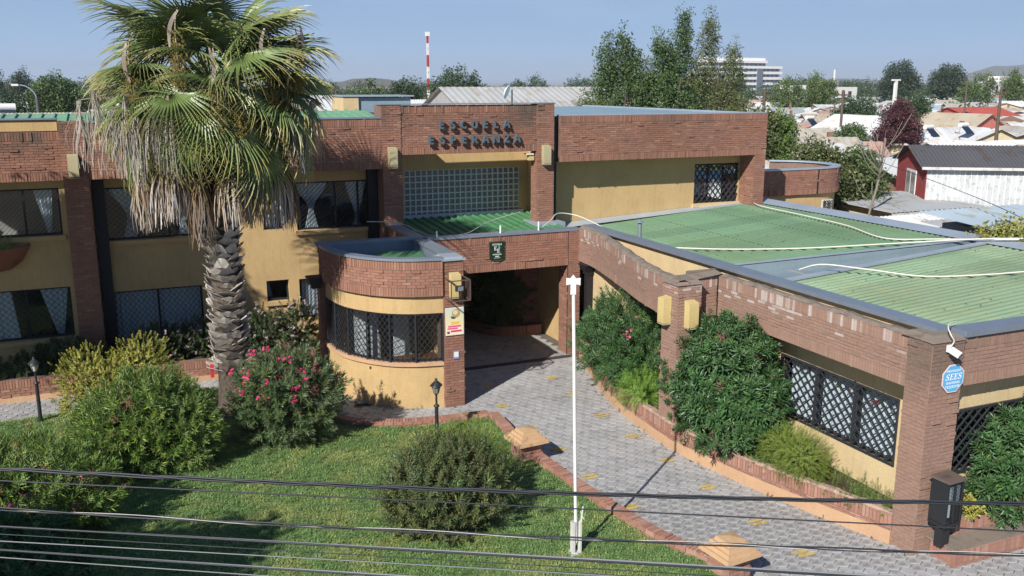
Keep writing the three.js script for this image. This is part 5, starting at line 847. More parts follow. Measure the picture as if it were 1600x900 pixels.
// planter of the wing
shrub('oleander_shrub', 'rose flowered oleander under the curved brick screen', V(11.05, 0.45, -18.75), { h: 2.0, w: 1.0, geo: G.oleanderSlim, mat: LM.oleander, n: 1150, seed: 108, dry: 20, lobes: [[0, 1.0, 0.1, 0.85, 0.95, 1.05], [-0.15, 0.7, 0.9, 0.6, 0.65, 0.7], [0.1, 1.35, -0.3, 0.6, 0.55, 0.7], [-0.1, 0.75, -0.75, 0.6, 0.7, 0.6]], fl: { every: 26, m: pinkPale, per: 8, sc: 1.35, keep: (p) => p.y > 0.8 } });
shrub('oleander_shrub', 'big dense dark green oleander around the brick post', V(11.0, 0.45, -14.55), { h: 2.5, w: 1.2, geo: G.oleander, mat: LM.oleander, n: 1500, seed: 109, k: 0.88, ky: 0.98, dry: 55, lobes: [[0, 1.25, 0, 0.95, 1.15, 1.15], [-0.3, 0.65, 0.25, 0.8, 0.65, 1.1], [0.1, 1.9, 0.1, 0.55, 0.6, 0.7], [-0.1, 0.9, 1.0, 0.65, 0.75, 0.6], [-0.25, 1.0, -0.9, 0.55, 0.75, 0.6]] });
shrub('fern_shrub', 'small bright lime fern-like shrub on the planter edge', V(10.55, 0.45, -17.05), { h: 0.6, w: 0.4, geo: G.fine, mat: LM.fern, n: 420, seed: 110, stems: 3, lobes: [[0, 0.28, 0, 0.36, 0.36, 0.42]], opt: { lift: 0.3 } });
shrub('juniper_shrub', 'rounded yellow-green juniper below the white curtained lattice window', V(11.2, 0.45, -12.6), { h: 0.8, w: 0.7, geo: G.fine, mat: LM.fine, n: 3600, seed: 111, stems: 4, lobes: [[0, 0.36, 0, 0.5, 0.46, 0.66], [-0.1, 0.34, 0.3, 0.42, 0.4, 0.42], [-0.05, 0.38, -0.3, 0.42, 0.42, 0.42]], opt: { lift: -0.1, inner: 0.25, smin: 0.3, smax: 0.6 } });
shrub('oleander_shrub', 'dark oleander beside the notice cabinet', V(13.75, 0.45, -9.95), { h: 1.6, w: 0.95, geo: G.oleander, mat: LM.oleander, n: 900, seed: 112, k: 0.92, ky: 0.98, dry: 20, lobes: [[0, 0.8, 0, 0.9, 0.85, 0.6], [-0.5, 0.5, 0.1, 0.5, 0.45, 0.45], [0.3, 1.2, 0, 0.7, 0.55, 0.5]] });
shrub('succulent_clump', 'low yellowish ground plant behind the notice cabinet', V(12.42, 0.45, -9.97), { h: 0.35, w: 0.3, geo: G.round, mat: LM.golden, n: 120, seed: 113, stems: 2, lobes: [[0, 0.12, 0, 0.28, 0.16, 0.14], [0.7, 0.1, 0, 0.4, 0.12, 0.12]] });
// along the classrooms
shrub('flowering_shrub', 'white flowered shrub under the blue curtained window', V(1.15, 0.46, -24.9), { h: 1.0, w: 1.1, geo: G.round, mat: LM.hebe, n: 700, seed: 114, lobes: [[-0.4, 0.4, 0.1, 0.85, 0.5, 0.5], [0.7, 0.4, 0, 0.7, 0.5, 0.5]], fl: { every: 6, m: whitePink, per: 6, sc: 1.0 } });
shrub('flowering_shrub', 'pale flowered shrub between palm trunk and booth column', V(3.75, 0.46, -24.9), { h: 1.1, w: 0.9, geo: G.round, mat: LM.hebe, n: 720, seed: 115, lobes: [[-0.3, 0.45, 0, 0.75, 0.55, 0.5], [0.55, 0.5, 0.1, 0.6, 0.6, 0.5]], fl: { every: 6, m: whitePink, per: 6, sc: 1.0 } });
shrub('leafy_plant', 'dark leafy plants in the shaded planter near the first pilaster', V(-1.5, 0.46, -24.9), { h: 0.7, w: 0.8, geo: G.oleander, mat: LM.hebe, n: 200, seed: 116, lobes: [[0, 0.25, 0, 0.8, 0.4, 0.4], [-1.0, 0.15, 0.2, 0.7, 0.25, 0.3]] });
shrub('porch_shrub', 'round dark shrub in the raised porch bed', V(10.7, 0.25, -25.5), { h: 1.8, w: 0.75, geo: G.oleander, mat: LM.hebe, n: 420, seed: 117, lobes: [[0, 0.9, 0, 0.8, 0.95, 0.7]] });
shrub('bowl_plant', 'thin grassy plant growing in the terracotta bowl', V(-2.75, 3.52, -25.35), { h: 0.25, w: 0.5, geo: G.fine, mat: LM.fern, n: 90, seed: 118, stems: 0, lobes: [[0, 0.05, 0, 0.55, 0.12, 0.2]] });
{ // weeds and tufts at the planter edge
  const t = new THREE.Group(); t.name = 'planter_grass'; t.userData.kind = 'stuff'; t.userData.label = 'rough grass and weeds growing in the planters'; scene.add(t);
  foliage(t, G.fine, leafMat(C(0.12, 0.2, 0.05)), [[11.5, 0.45, -11.5, 0.42, 0.14, 0.95], [11.65, 0.45, -10.9, 0.3, 0.12, 0.4], [11.2, 0.45, -13.2, 0.5, 0.14, 0.6], [10.9, 0.45, -16.2, 0.4, 0.12, 0.8], [13.2, 0.45, -10.1, 0.9, 0.10, 0.15], [-2.6, 0.5, -24.6, 1.0, 0.1, 0.3]], 1300, 120, { lowest: 0.42, inner: 0.5, name: 'weeds', smin: 0.5, smax: 0.95 });
}
{ // weeds in the joints beside kerbs and walls
  const t = new THREE.Group(); t.name = 'paving_weeds'; t.userData.kind = 'stuff'; t.userData.label = 'small weeds growing in paving joints along the kerbs'; scene.add(t);
  const L = []; for (const p of planterPts) L.push([p[0] - 0.08, 0.0, p[1], 0.06, 0.03, 0.5]); for (const p of LAWN.slice(5, 17)) L.push([p[0] + 0.12, 0, p[1], 0.06, 0.03, 0.4]); for (const p of boothPts.slice(2)) L.push([p[0], 0, p[1] + 0.06, 0.3, 0.03, 0.05]);
  foliage(t, G.round, leafMat(C(0.10, 0.16, 0.05)), L, 150, 77, { lowest: -0.1, inner: 0.6, smin: 0.2, smax: 0.5, name: 'weeds', lift: 1 });
}
// ---------------------------------------------------------------- the palm
{
  const t = thing('fan_palm', 'tall fan palm with hanging dead fronds and grey scaly trunk', 'palm tree', V(2.1, 0.08, -20.95));
  const R = rng(77), green = leafMat(C(0.15, 0.215, 0.068), { roughness: 0.4 }), strawM = [[0.36, 0.315, 0.25], [0.46, 0.42, 0.37], [0.25, 0.205, 0.155]].map((c) => leafMat(C(...c), { roughness: 0.85 })), petM = mat(C(0.22, 0.26, 0.09), { roughness: 0.5 });
  const H = 7.12; // height of the bud
  // trunk
  const tr = sub(t, 'trunk'); const prof = [[0.46, 0], [0.39, 0.12], [0.33, 0.4], [0.295, 0.9], [0.29, 1.4], [0.30, 2.2], [0.305, 3.4], [0.32, 4.6], [0.30, 5.8], [0.22, 7.3]];
  part(tr, 'stem', new THREE.LatheGeometry(prof.map((q) => new THREE.Vector2(...q)), 20), mat(C(0.12, 0.095, 0.075), { map: T_bark, bumpMap: T_bark, bumpScale: 0.03 }));
  const boot = (seed) => { const r = rng(seed), g = new GB(), w0 = 0.17, n = 5; const row = (k) => { const u = k / n, w = lerp(w0, 0.06, Math.pow(u, 1.4)), y = 0.20 * u - 0.05, z = 0.02 + 0.16 * Math.pow(u, 1.6) + 0.03 * Math.sin(u * 3); return [V(-w, y + (r() - 0.5) * 0.01, z - 0.03 * (1 - u)), V(0, y + 0.01, z + 0.022), V(w, y + (r() - 0.5) * 0.01, z - 0.03 * (1 - u))]; }; let a = row(0); for (let k = 1; k <= n; k++) { const b = row(k), c = [0.8 + 0.3 * k / n, 0.8 + 0.3 * k / n, 0.8 + 0.28 * k / n]; for (const i of [0, 1]) { g.quad(a[i], a[i + 1], b[i + 1], b[i], c); const off = V(0, -0.012, -0.028); g.quad(a[i + 1].clone().add(off), a[i].clone().add(off), b[i].clone().add(off), b[i + 1].clone().add(off), c); } const o2 = V(0, -0.012, -0.028); g.quad(a[0], b[0], b[0].clone().add(o2), a[0].clone().add(o2), c).quad(b[2], a[2], a[2].clone().add(o2), b[2].clone().add(o2), c); if (k === n) for (const i of [0, 1]) g.quad(b[i], b[i + 1], b[i + 1].clone().add(o2), b[i].clone().add(o2), c); a = b; } return g.build(); };
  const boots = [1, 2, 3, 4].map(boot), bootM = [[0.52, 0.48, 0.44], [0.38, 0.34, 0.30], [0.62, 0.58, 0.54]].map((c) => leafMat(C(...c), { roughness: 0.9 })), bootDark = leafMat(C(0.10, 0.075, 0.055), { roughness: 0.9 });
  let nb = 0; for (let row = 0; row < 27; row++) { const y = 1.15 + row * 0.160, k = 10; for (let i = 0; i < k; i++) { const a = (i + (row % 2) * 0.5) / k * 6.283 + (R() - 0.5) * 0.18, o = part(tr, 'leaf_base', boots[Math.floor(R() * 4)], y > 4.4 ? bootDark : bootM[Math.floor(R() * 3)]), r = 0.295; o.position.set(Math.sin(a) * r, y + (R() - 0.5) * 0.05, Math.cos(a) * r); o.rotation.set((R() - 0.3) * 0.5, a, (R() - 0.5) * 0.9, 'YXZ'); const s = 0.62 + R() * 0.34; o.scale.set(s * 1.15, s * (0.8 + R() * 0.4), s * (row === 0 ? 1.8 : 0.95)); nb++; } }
  { const g = new GB(); for (let i = 0; i < 900; i++) { const a = R() * 6.283, y = R() * 1.15, r = lerp(0.45, 0.31, clamp(y / 0.9)) + 0.005, l = 0.04 + R() * 0.06, ax = Math.sin(a), az = Math.cos(a), b = V(ax * r, y, az * r), e = V(ax * (r + 0.035), y - l * 0.3 + (R() - 0.5) * l, az * (r + 0.035)).add(V(az * (R() - 0.5) * l, 0, -ax * (R() - 0.5) * l)); const s = V(az, 0.2, -ax).multiplyScalar(0.006), k = 0.6 + R() * 0.8; g.tri(b.clone().add(s), b.clone().sub(s), e, [k, k, k]); } stuffPart(tr, 'root_fibre', g, leafMat(C(0.20, 0.155, 0.115), { roughness: 0.95 })); }
  // living fronds: petiole along +X, folded fan
  const frond = (seed, o = {}) => {
    const r = rng(seed), g = new GB(), nseg = 48, Lp = o.lp ?? 1.05, Lb = o.lb ?? 1.08, span = o.span ?? 2.25, sag = o.sag ?? 0.1, split = 0.42, ct = Math.cos(o.tilt ?? 0), sn = Math.sin(o.tilt ?? 0);
    const hub = V(Lp, -sag * Lp * 0.4, 0);
    const fan = (th, q, w) => { const l = q; const x = Math.cos(th) * l, z = Math.sin(th) * l; const cup = -0.16 * Math.pow(Math.abs(th) / span, 2) * l - 0.10 * l * l * 0.5; const yy = cup + w; return V(hub.x + x * ct + yy * sn, hub.y - x * sn + yy * ct, hub.z + z); };
    for (let i = 0; i < nseg; i++) {
      const th = lerp(-span, span, (i + 0.5) / nseg), hw = span / nseg, L = Lb * (0.74 + 0.26 * Math.cos(th * 0.55)) * (0.93 + 0.14 * r()), tipDroop = (0.25 + 0.65 * r()) * (o.droop ?? 1), tw = (r() - 0.5) * 0.22;
      const st = [0.06, 0.3, split, 0.72, 0.88, 1]; let prev = null;
      st.forEach((u, k) => {
        const q = u * L, wd = u <= split ? hw * 0.98 : hw * 0.98 * split * Math.pow((1 - u) / (1 - split), 0.9) * 0.8 / Math.max(u, 0.01) + 0.001, dr = u > split ? -tipDroop * Math.pow((u - split) / (1 - split), 2) * 0.42 : 0, tt = th + tw * Math.max(0, u - split);
        const a = fan(tt - wd, q, dr), m = fan(tt, q, dr + 0.018 * (u < 0.9 ? 1 : 0)), b = fan(tt + wd, q, dr); const y = sstep(0.68, 1.0, u) * (o.tip ?? 0.8), c = [lerp(1, 2.7, y), lerp(1, 1.6, y), lerp(1, 1.9, y)].map((v) => v * (0.85 + 0.15 * ((i * 7) % 5) / 4));
        if (prev) { g.quad(prev[0], prev[1], m, a, c); g.quad(prev[1], prev[2], b, m, c); } prev = [a, m, b];
      });
    }
    const pet = new THREE.TubeGeometry(new THREE.CatmullRomCurve3([V(0, 0, 0), V(Lp * 0.5, -sag * Lp * 0.05, 0), hub]), 8, 0.018, 5, false); g.geo(pet, null, [1.5, 1.3, 0.9]); return g.build();
  };
  const fg = [0.05, 0.35, 0.75].map((tl, j) => [1, 2, 3].map((s) => frond(s * 13 + j, { sag: 0.1 + 0.06 * s + 0.1 * j, tip: 0.25 + 0.1 * s + 0.2 * j, droop: 0.7 + 0.2 * s, tilt: tl + 0.08 * s, lp: 1.0 + 0.1 * s })));
  const NF = 72; const Y = new THREE.Quaternion(), Z = new THREE.Quaternion(), X = new THREE.Quaternion();
  for (let i = 0; i < NF; i++) {
    const u = i / (NF - 1), az = i * 2.39996 + (R() - 0.5) * 0.3, el = lerp(1.12, -0.28, Math.pow(u, 0.9)) + (R() - 0.5) * 0.35, o = part(t, 'frond', fg[u < 0.3 ? 0 : u < 0.65 ? 1 : 2][i % 3], green);
    Y.setFromAxisAngle(V(0, 1, 0), az); Z.setFromAxisAngle(V(0, 0, 1), el); X.setFromAxisAngle(V(1, 0, 0), (R() - 0.5) * 1.0); o.quaternion.copy(Y).multiply(Z).multiply(X);
    const r = 0.12; o.position.set(Math.cos(az) * r, H + lerp(0.6, -0.35, u), -Math.sin(az) * r); o.scale.setScalar(lerp(1.0, 1.24, R()) * lerp(0.9, 1, sstep(0, 0.35, u)));
  }
  // dead fans folded down against the trunk
  const dead = (seed, spread, len) => {
    const r = rng(seed), g = new GB(), n = 190; for (let i = 0; i < n; i++) {
      const a = (Math.floor(r() * 26) + 0.25 * r()) / 26 * 6.283, d = spread * Math.sqrt(r()), L = len * (0.72 + 0.33 * r()), k = 0.6 + 0.75 * r(), base = r() < 0.3 ? [1.1, 0.93, 0.75] : r() < 0.25 ? [0.72, 0.58, 0.42] : [1.0, 1.0, 1.02], c0 = base.map((q) => q * k); let prev = null; const w = 0.005 + 0.009 * r(), ph = r() * 6, sw = (r() - 0.5) * 0.2, side = V(Math.cos(a + 1.57), 0, Math.sin(a + 1.57));
      for (let s = 0; s <= 6; s++) { const u = s / 6, rad = d * Math.pow(Math.sin(Math.min(1, u * 1.25) * 1.57), 0.9), wob = 0.04 * u * Math.sin(u * 7 + ph), p = V(Math.cos(a) * rad + wob, -L * u + 0.10 * Math.sin(u * 3.14), Math.sin(a) * rad + sw * u * u + wob * 0.6), ww = w * (u < 0.15 ? 0.5 : u > 0.85 ? 0.45 : 1); const A = p.clone().addScaledVector(side, ww), B = p.clone().addScaledVector(side, -ww); const y = sstep(0.45, 1, u), c = [lerp(c0[0] * 0.95, c0[0] * 1.1, y), lerp(c0[1] * 0.85, c0[1] * 1.15, y), lerp(c0[2] * 0.7, c0[2] * 1.3, y)]; if (prev) g.quad(prev[0], prev[1], B, A, c); prev = [A, B]; }
    } return g.build();
  };
  const dg = [[1, 0.36, 1.25], [2, 0.28, 1.35], [3, 0.46, 1.3], [4, 0.24, 1.1]].map((q) => dead(q[0] * 31, q[1], q[2]));
  const dl = [[-1.55, 5.65, 0.6, 3], [-1.05, 5.95, 0.95, 2], [-0.5, 5.6, 1.15, 1], [0.15, 5.8, 1.2, 2], [1.05, 5.8, 0.55, 2], [1.45, 5.6, 0.2, 1], [0.75, 5.7, -0.8, 1], [-0.6, 5.7, -0.9, 2], [-1.3, 5.7, -0.3, 0], [0.1, 5.6, -1.1, 2]];
  dl.forEach(([x, y, z, k], i) => { const q = sub(t, 'dead_frond', V(x, y, z), R() * 6); const o = part(q, 'dead_blade', dg[k], strawM[i % 3]); o.scale.set(1, 0.92 + R() * 0.2, 1); const b = V(-x * 0.85, 6.7 - y, -z * 0.85).applyAxisAngle(V(0, 1, 0), -q.rotation.y); part(q, 'petiole', new GB().tube([b, V(b.x * 0.45, b.y * 0.9, b.z * 0.45), V(0, 0, 0)], 0.017, 5, 8), mat(C(0.17, 0.12, 0.075))); });
  // hanging fruit stalks, golden and old grey ones
  const stalk = (seed, len, spread, n, c) => { const r = rng(seed), g = new GB(); for (let i = 0; i < n; i++) { const u = Math.sqrt(r()), a = r() * 6.283, d = spread * (0.35 + 0.65 * Math.sin(u * 2.6)) * r(), p = V(Math.cos(a) * d, -len * u, Math.sin(a) * d), s = 0.012 + 0.012 * r(), k = 0.6 + 0.8 * r(); g.tri(p.clone().add(V(s, 0, 0)), p.clone().add(V(-s * 0.6, s, s)), p.clone().add(V(0, -s * 2.5, -s * 0.6)), c.map((q) => q * k)); g.tri(p.clone().add(V(0, s, 0)), p.clone().add(V(-s, -s, 0)), p.clone().add(V(0, -s, s)), c.map((q) => q * k * 0.9)); } return g.build(); };
  const strings = (seed, len, n) => { const r = rng(seed), g = new GB(); for (let i = 0; i < n; i++) { const a = r() * 6.283, d = 0.05 + 0.28 * r(), L = len * (0.5 + 0.5 * r()), k = 0.7 + 0.5 * r(); let q = null; for (let s = 0; s <= 5; s++) { const u = s / 5, p = V(Math.cos(a) * d * Math.sin(u * 1.8) + 0.05 * Math.sin(u * 5 + i), -L * u, Math.sin(a) * d * Math.sin(u * 1.8)), e = V(Math.sin(a) * 0.006, 0, -Math.cos(a) * 0.006), A = p.clone().add(e), B = p.clone().sub(e); if (q) g.quad(q[0], q[1], B, A, [k, k, k * 0.98]); q = [A, B]; } } return g.build(); };
  const fruitM = leafMat(C(0.26, 0.21, 0.06), { roughness: 0.8 }), greyM = leafMat(C(0.36, 0.33, 0.29), { roughness: 0.9 }), fruit = [stalk(1, 1.25, 0.20, 700, [1, 1, 1]), stalk(2, 1.5, 0.17, 700, [1, 1, 1])], gs = [strings(3, 1.7, 46), strings(4, 1.4, 40)];
  for (const [x, y, z, k] of [[-0.75, 8.6, 1.5, 0], [-0.1, 7.8, 1.75, 1], [0.3, 7.6, 1.6, 0], [1.0, 8.35, 1.4, 1], [1.65, 8.5, 1.0, 0], [-1.6, 8.2, 0.9, 0], [1.35, 7.8, 1.2, 0]]) { const q = sub(t, 'fruit_stalk', V(x, y, z), R() * 6); part(q, 'fruit_spray', fruit[k], fruitM); const b = V(-x * 0.85, 7.3 - y, -z * 0.85).applyAxisAngle(V(0, 1, 0), -q.rotation.y); part(q, 'stalk', new GB().tube([b, V(b.x * 0.5, 0.25, b.z * 0.5), V(b.x * 0.15, 0.3, b.z * 0.15), V(0, 0, 0), V(0, -0.9, 0)], 0.013, 5, 14), straw2()); }
  function straw2() { return mat(C(0.42, 0.34, 0.27)); }
  for (const [x, y, z, k] of [[-1.75, 7.2, 1.2, 0], [-1.3, 7.0, 1.5, 1], [-2.3, 7.3, 0.7, 0], [-2.0, 6.95, 1.1, 1], [-1.0, 7.2, 1.6, 0], [1.95, 7.1, 0.7, 1], [1.6, 6.9, 1.0, 1], [-2.6, 7.1, 0.4, 1], [-1.6, 6.8, 1.3, 0]]) { const q = sub(t, 'dry_flower_stalk', V(x, y, z), R() * 6); part(q, 'dry_spray', gs[k], greyM); const b = V(-x * 0.85, 7.2 - y, -z * 0.85).applyAxisAngle(V(0, 1, 0), -q.rotation.y); part(q, 'stalk', new GB().tube([b, V(b.x * 0.5, 0.2, b.z * 0.5), V(0, 0, 0)], 0.012, 5, 12), greyM2()); }
  function greyM2() { return mat(C(0.34, 0.29, 0.24)); }
  // pale bracts
  { const sp = (seed) => { const g = new GB(), r = rng(seed); let q = null; for (let s = 0; s <= 6; s++) { const u = s / 6, p = V(0.12 * Math.sin(u * 3), -0.75 * u, 0.05 * u), e = V(0.035 * Math.sin(u * 3.0 + 0.14), 0, 0.02), A = p.clone().add(e), B = p.clone().sub(e); if (q) g.quad(q[0], q[1], B, A, [1, 1, 1]); q = [A, B]; } return g.build(); }; const bm = leafMat(C(0.40, 0.32, 0.27), { roughness: 0.9 }), b = [sp(1), sp(2)]; for (const [x, y, z] of [[-0.7, 8.8, 1.65], [-0.2, 8.1, 1.95], [0.9, 8.5, 1.65], [1.4, 8.0, 1.55], [-1.65, 8.2, 1.2], [1.7, 8.6, 1.15], [0.2, 7.9, 1.9]]) { const o = part(t, 'bract', b[Math.floor(R() * 2)], bm); o.position.set(x, y, z); o.rotation.set((R() - 0.5) * 0.5, R() * 6, (R() - 0.5) * 0.8); } }
  part(t, 'red_tag', new GB().box(-0.47, -0.39, 0.98, 1.28, 0.12, 0.16), mat(C(0.55, 0.04, 0.05)));
}
// ---------------------------------------------------------------- the neighbourhood behind
const YAW = THREE.MathUtils.degToRad(23.4), FWD = V(Math.sin(YAW), 0, -Math.cos(YAW)), RGT = V(Math.cos(YAW), 0, Math.sin(YAW));
const polar = (dist, lat) => V(0, 0, 0).addScaledVector(FWD, dist).addScaledVector(RGT, lat);       // metres ahead, metres to the right
const tin = (r, g, b, o = {}) => mat(C(r, g, b), { map: T_tin, roughness: 0.68, metalness: 0.05, ...o });
const TIN = { pale: tin(0.62, 0.64, 0.66), grey: tin(0.40, 0.42, 0.44), white: tin(0.78, 0.80, 0.82), blue: tin(0.42, 0.52, 0.60), warm: tin(0.50, 0.47, 0.41), green: tin(0.30, 0.46, 0.40), red: tin(0.45, 0.10, 0.08), dark: tin(0.11, 0.11, 0.12), sand: tin(0.52, 0.46, 0.36), pinkish: tin(0.55, 0.36, 0.30) };
const PW = { white: M.whiteDirty, cream: mat(C(0.62, 0.53, 0.36), { map: T_stucco }), grey: mat(C(0.36, 0.37, 0.39), { map: T_stucco }), red: mat(C(0.36, 0.06, 0.055), { map: T_stucco }), yellow: mat(C(0.58, 0.42, 0.13), { map: T_stucco }), brown: mat(C(0.22, 0.13, 0.09), { map: T_stucco }), pink: mat(C(0.50, 0.17, 0.15), { map: T_stucco }), blue: mat(C(0.34, 0.42, 0.55), { map: T_stucco }) };
const paneM = mat(C(0.04, 0.05, 0.06), { roughness: 0.15 });
// a house: walls, a gabled or single-pitch roof of corrugated sheet, windows
function house(label, dist, lat, w, d, h, ridge, o = {}) {
  const { roof = TIN.pale, wall = PW.white, axis = 'x', rot = 0, over = 0.35, win = 2, group, name = 'house', pitch = 0.22, chimney } = o;
  const t = thing(name, label, o.cat || 'house', polar(dist, lat), rot, group), X = w / 2, Z = d / 2, g = new GB();
  if (o.near) { const cs = Math.cos(rot), sn = Math.sin(rot); t.position.x -= -X * cs + Z * sn; t.position.z -= X * sn + Z * cs; }   // the given point is the near left corner
  g.box(-X, X, -0.05, h, -Z, Z);
  if (ridge > 0) { if (axis === 'x') for (const s of [-X, X]) g.tri(V(s, h, -Z), V(s, h, Z), V(s, h + ridge, 0)); else for (const s of [-Z, Z]) g.tri(V(-X, h, s), V(X, h, s), V(0, h + ridge, s)); }
  part(t, 'wall', g, wall);
  const r = new GB(), A = X + over, B = Z + over, n = Math.min(70, Math.round((axis === 'x' ? 2 * A : 2 * B) / pitch)), dz = 0.035;
  const at = (u, v) => axis === 'x' ? V(u, h + 0.03 + ridge * (1 - Math.abs(v) / Z), v) : V(v, h + 0.03 + ridge * (1 - Math.abs(v) / X), u);
  const E = axis === 'x' ? A : B, S = axis === 'x' ? B : A;
  if (o.mono) { for (let i = 0; i < n; i++) { const a = -A + 2 * A * i / n, b = -A + 2 * A * (i + 1) / n, m = (a + b) / 2, y = (z) => h + 0.04 + o.mono * (B - z) / (2 * B); r.quad(V(a, y(B), B), V(m, y(B) + dz, B), V(m, y(-B) + dz, -B), V(a, y(-B), -B)).quad(V(m, y(B) + dz, B), V(b, y(B), B), V(b, y(-B), -B), V(m, y(-B) + dz, -B)); } }
  else for (const s of [-1, 1]) for (let i = 0; i < n; i++) { const a = -E + 2 * E * i / n, b = -E + 2 * E * (i + 1) / n, m = (a + b) / 2, L = V(0, dz, 0); r.quad(at(a, 0), at(m, 0).add(L), at(m, s * S).add(L), at(a, s * S)).quad(at(m, 0).add(L), at(b, 0), at(b, s * S), at(m, s * S).add(L)); }
  part(t, 'roof', r, roof);
  part(t, 'eave_board', axis === 'x' || o.mono ? new GB().box(-A, A, h - 0.10, h + 0.02, B - 0.03, B) : new GB().box(-A, -A + 0.03, h - 0.10, h + 0.02, -B, B), o.eave || PW.white);
  for (let i = 0; i < win; i++) { const x = lerp(-X, X, (i + 0.7) / (win + 0.4)), q = sub(t, 'window', V(x, h * 0.38, Z + 0.005)); part(q, 'frame', new GB().box(-0.55, 0.55, 0, 1.05, 0, 0.05), PW.white); part(q, 'pane', new GB().box(-0.48, 0.48, 0.07, 0.98, 0.051, 0.06), paneM); }
  if (chimney) part(t, 'chimney', new GB().box(-0.15 + chimney, 0.15 + chimney, h, h + ridge + 0.6, -0.15, 0.15), PW.brown);
  return t;
}
// a tree: tapered trunk, limbs, crown of leaf clumps in lobes
function tree(name, label, dist, lat, H, o) {
  const t = thing(name, label, 'tree', polar(dist, lat), 0, o.group), R = rng(o.seed), tr = new THREE.CylinderGeometry(H * 0.012 + 0.03, H * 0.025 + 0.06, H * 0.55, 8).translate(0, H * 0.275, 0); part(t, 'trunk', tr, o.bark || M.bark);
  for (let i = 0; i < (o.limbs ?? 4); i++) { const a = i * 1.26 + R(), l = H * (o.limbL ?? 0.13) * (1 + 0.6 * R()); part(t, 'limb', new GB().tube([V(0, H * 0.35, 0), V(Math.cos(a) * l * 0.4, H * 0.5, Math.sin(a) * l * 0.4), V(Math.cos(a) * l * 0.7, H * 0.68, Math.sin(a) * l * 0.7)], H * 0.005 + 0.008, 5, 5), o.bark || M.bark); }
  foliage(t, o.geo || G.clump, o.mat, o.lobes, o.n, o.seed, { lift: 0.1, inner: 0.45, smin: (o.s || 1) * 0.8, smax: (o.s || 1) * 1.4, name: 'crown', lowest: o.low ?? 0.4 });
  return t;
}
const TM = { mid: leafMat(C(0.07, 0.125, 0.04)), dark: leafMat(C(0.045, 0.085, 0.038)), light: leafMat(C(0.11, 0.18, 0.045)), olive: leafMat(C(0.10, 0.125, 0.045)), plum: leafMat(C(0.085, 0.03, 0.04)), yellow: leafMat(C(0.21, 0.22, 0.05)), poplar: leafMat(C(0.10, 0.155, 0.05)), eucalypt: leafMat(C(0.045, 0.075, 0.05)), bare: leafMat(C(0.14, 0.12, 0.10)) };

// ---- tall trees behind the upper block
const spire = (x, y, z, r, h) => [x, y, z, r, h, r];
tree('cypress_tree', 'tall dense tree behind the upper block, nearest the warehouse roof', 58, 6.6, 10.4, { seed: 1, geo: [...G.clump, ...G.clumpFine], mat: TM.mid, n: 1500, s: 0.9, lobes: [spire(0, 5.6, 0, 1.9, 3.0), spire(-0.9, 8.4, 0, 0.55, 1.9), spire(0.9, 8.2, 0.2, 0.6, 1.7), spire(0.1, 9.0, 0, 0.6, 1.9), spire(-1.9, 5.2, 0, 1.3, 1.5), spire(0.9, 4, 0, 2.6, 2.2), spire(-3.0, 4.6, 0, 1.0, 1.2)] });
tree('cypress_tree', 'tall loose tree in the middle of the clump behind the block', 58, 9.6, 11.6, { seed: 2, geo: [...G.clump, ...G.clumpFine], mat: TM.mid, n: 1600, s: 0.9, lobes: [spire(0, 5.6, 0, 2.2, 2.8), spire(-0.7, 8.6, 0, 0.6, 2.0), spire(0.9, 9.4, 0, 0.5, 2.3), spire(0.1, 8.0, 0, 0.6, 1.8), spire(0.3, 4, 0, 2.8, 2.4), spire(1.2, 11.0, 0, 0.25, 0.9), spire(-1.5, 7.2, 0, 0.5, 1.3)] });
tree('cypress_tree', 'tall airy tree of the clump nearest the white hotel', 59, 12.4, 11.6, { seed: 3, geo: G.clumpFine, mat: TM.olive, n: 1150, s: 0.9, lobes: [spire(0, 5.6, 0, 1.9, 2.6), spire(-0.2, 9.2, 0, 0.5, 2.4), spire(-1.2, 7.6, 0, 0.6, 1.6), spire(1.6, 7.8, 0, 0.5, 2.2), spire(0.6, 4, 0, 2.6, 2.2), spire(-0.1, 11.1, 0, 0.22, 0.9), spire(2.2, 7.4, 0, 0.3, 1.0)] });
tree('garden_tree', 'lower olive tree between the tall clump and the tin houses', 52, 12.9, 6.6, { seed: 4, mat: TM.olive, n: 700, s: 0.95, lobes: [[0, 4.6, 0, 2.0, 1.8, 1.8], [1.2, 4.4, 0, 1.2, 1.4, 1.2], [-1.6, 4.2, 0, 1.4, 1.4, 1.2]] });
tree('garden_tree', 'bare-twigged shrub tree in front of the warehouse roof corner', 54, 4.9, 6.6, { seed: 5, geo: G.clumpFine, mat: TM.olive, n: 190, s: 0.7, lobes: [[0, 5.0, 0, 1.3, 1.5, 1.0], [-0.5, 6.0, 0, 0.6, 0.7, 0.5]] });
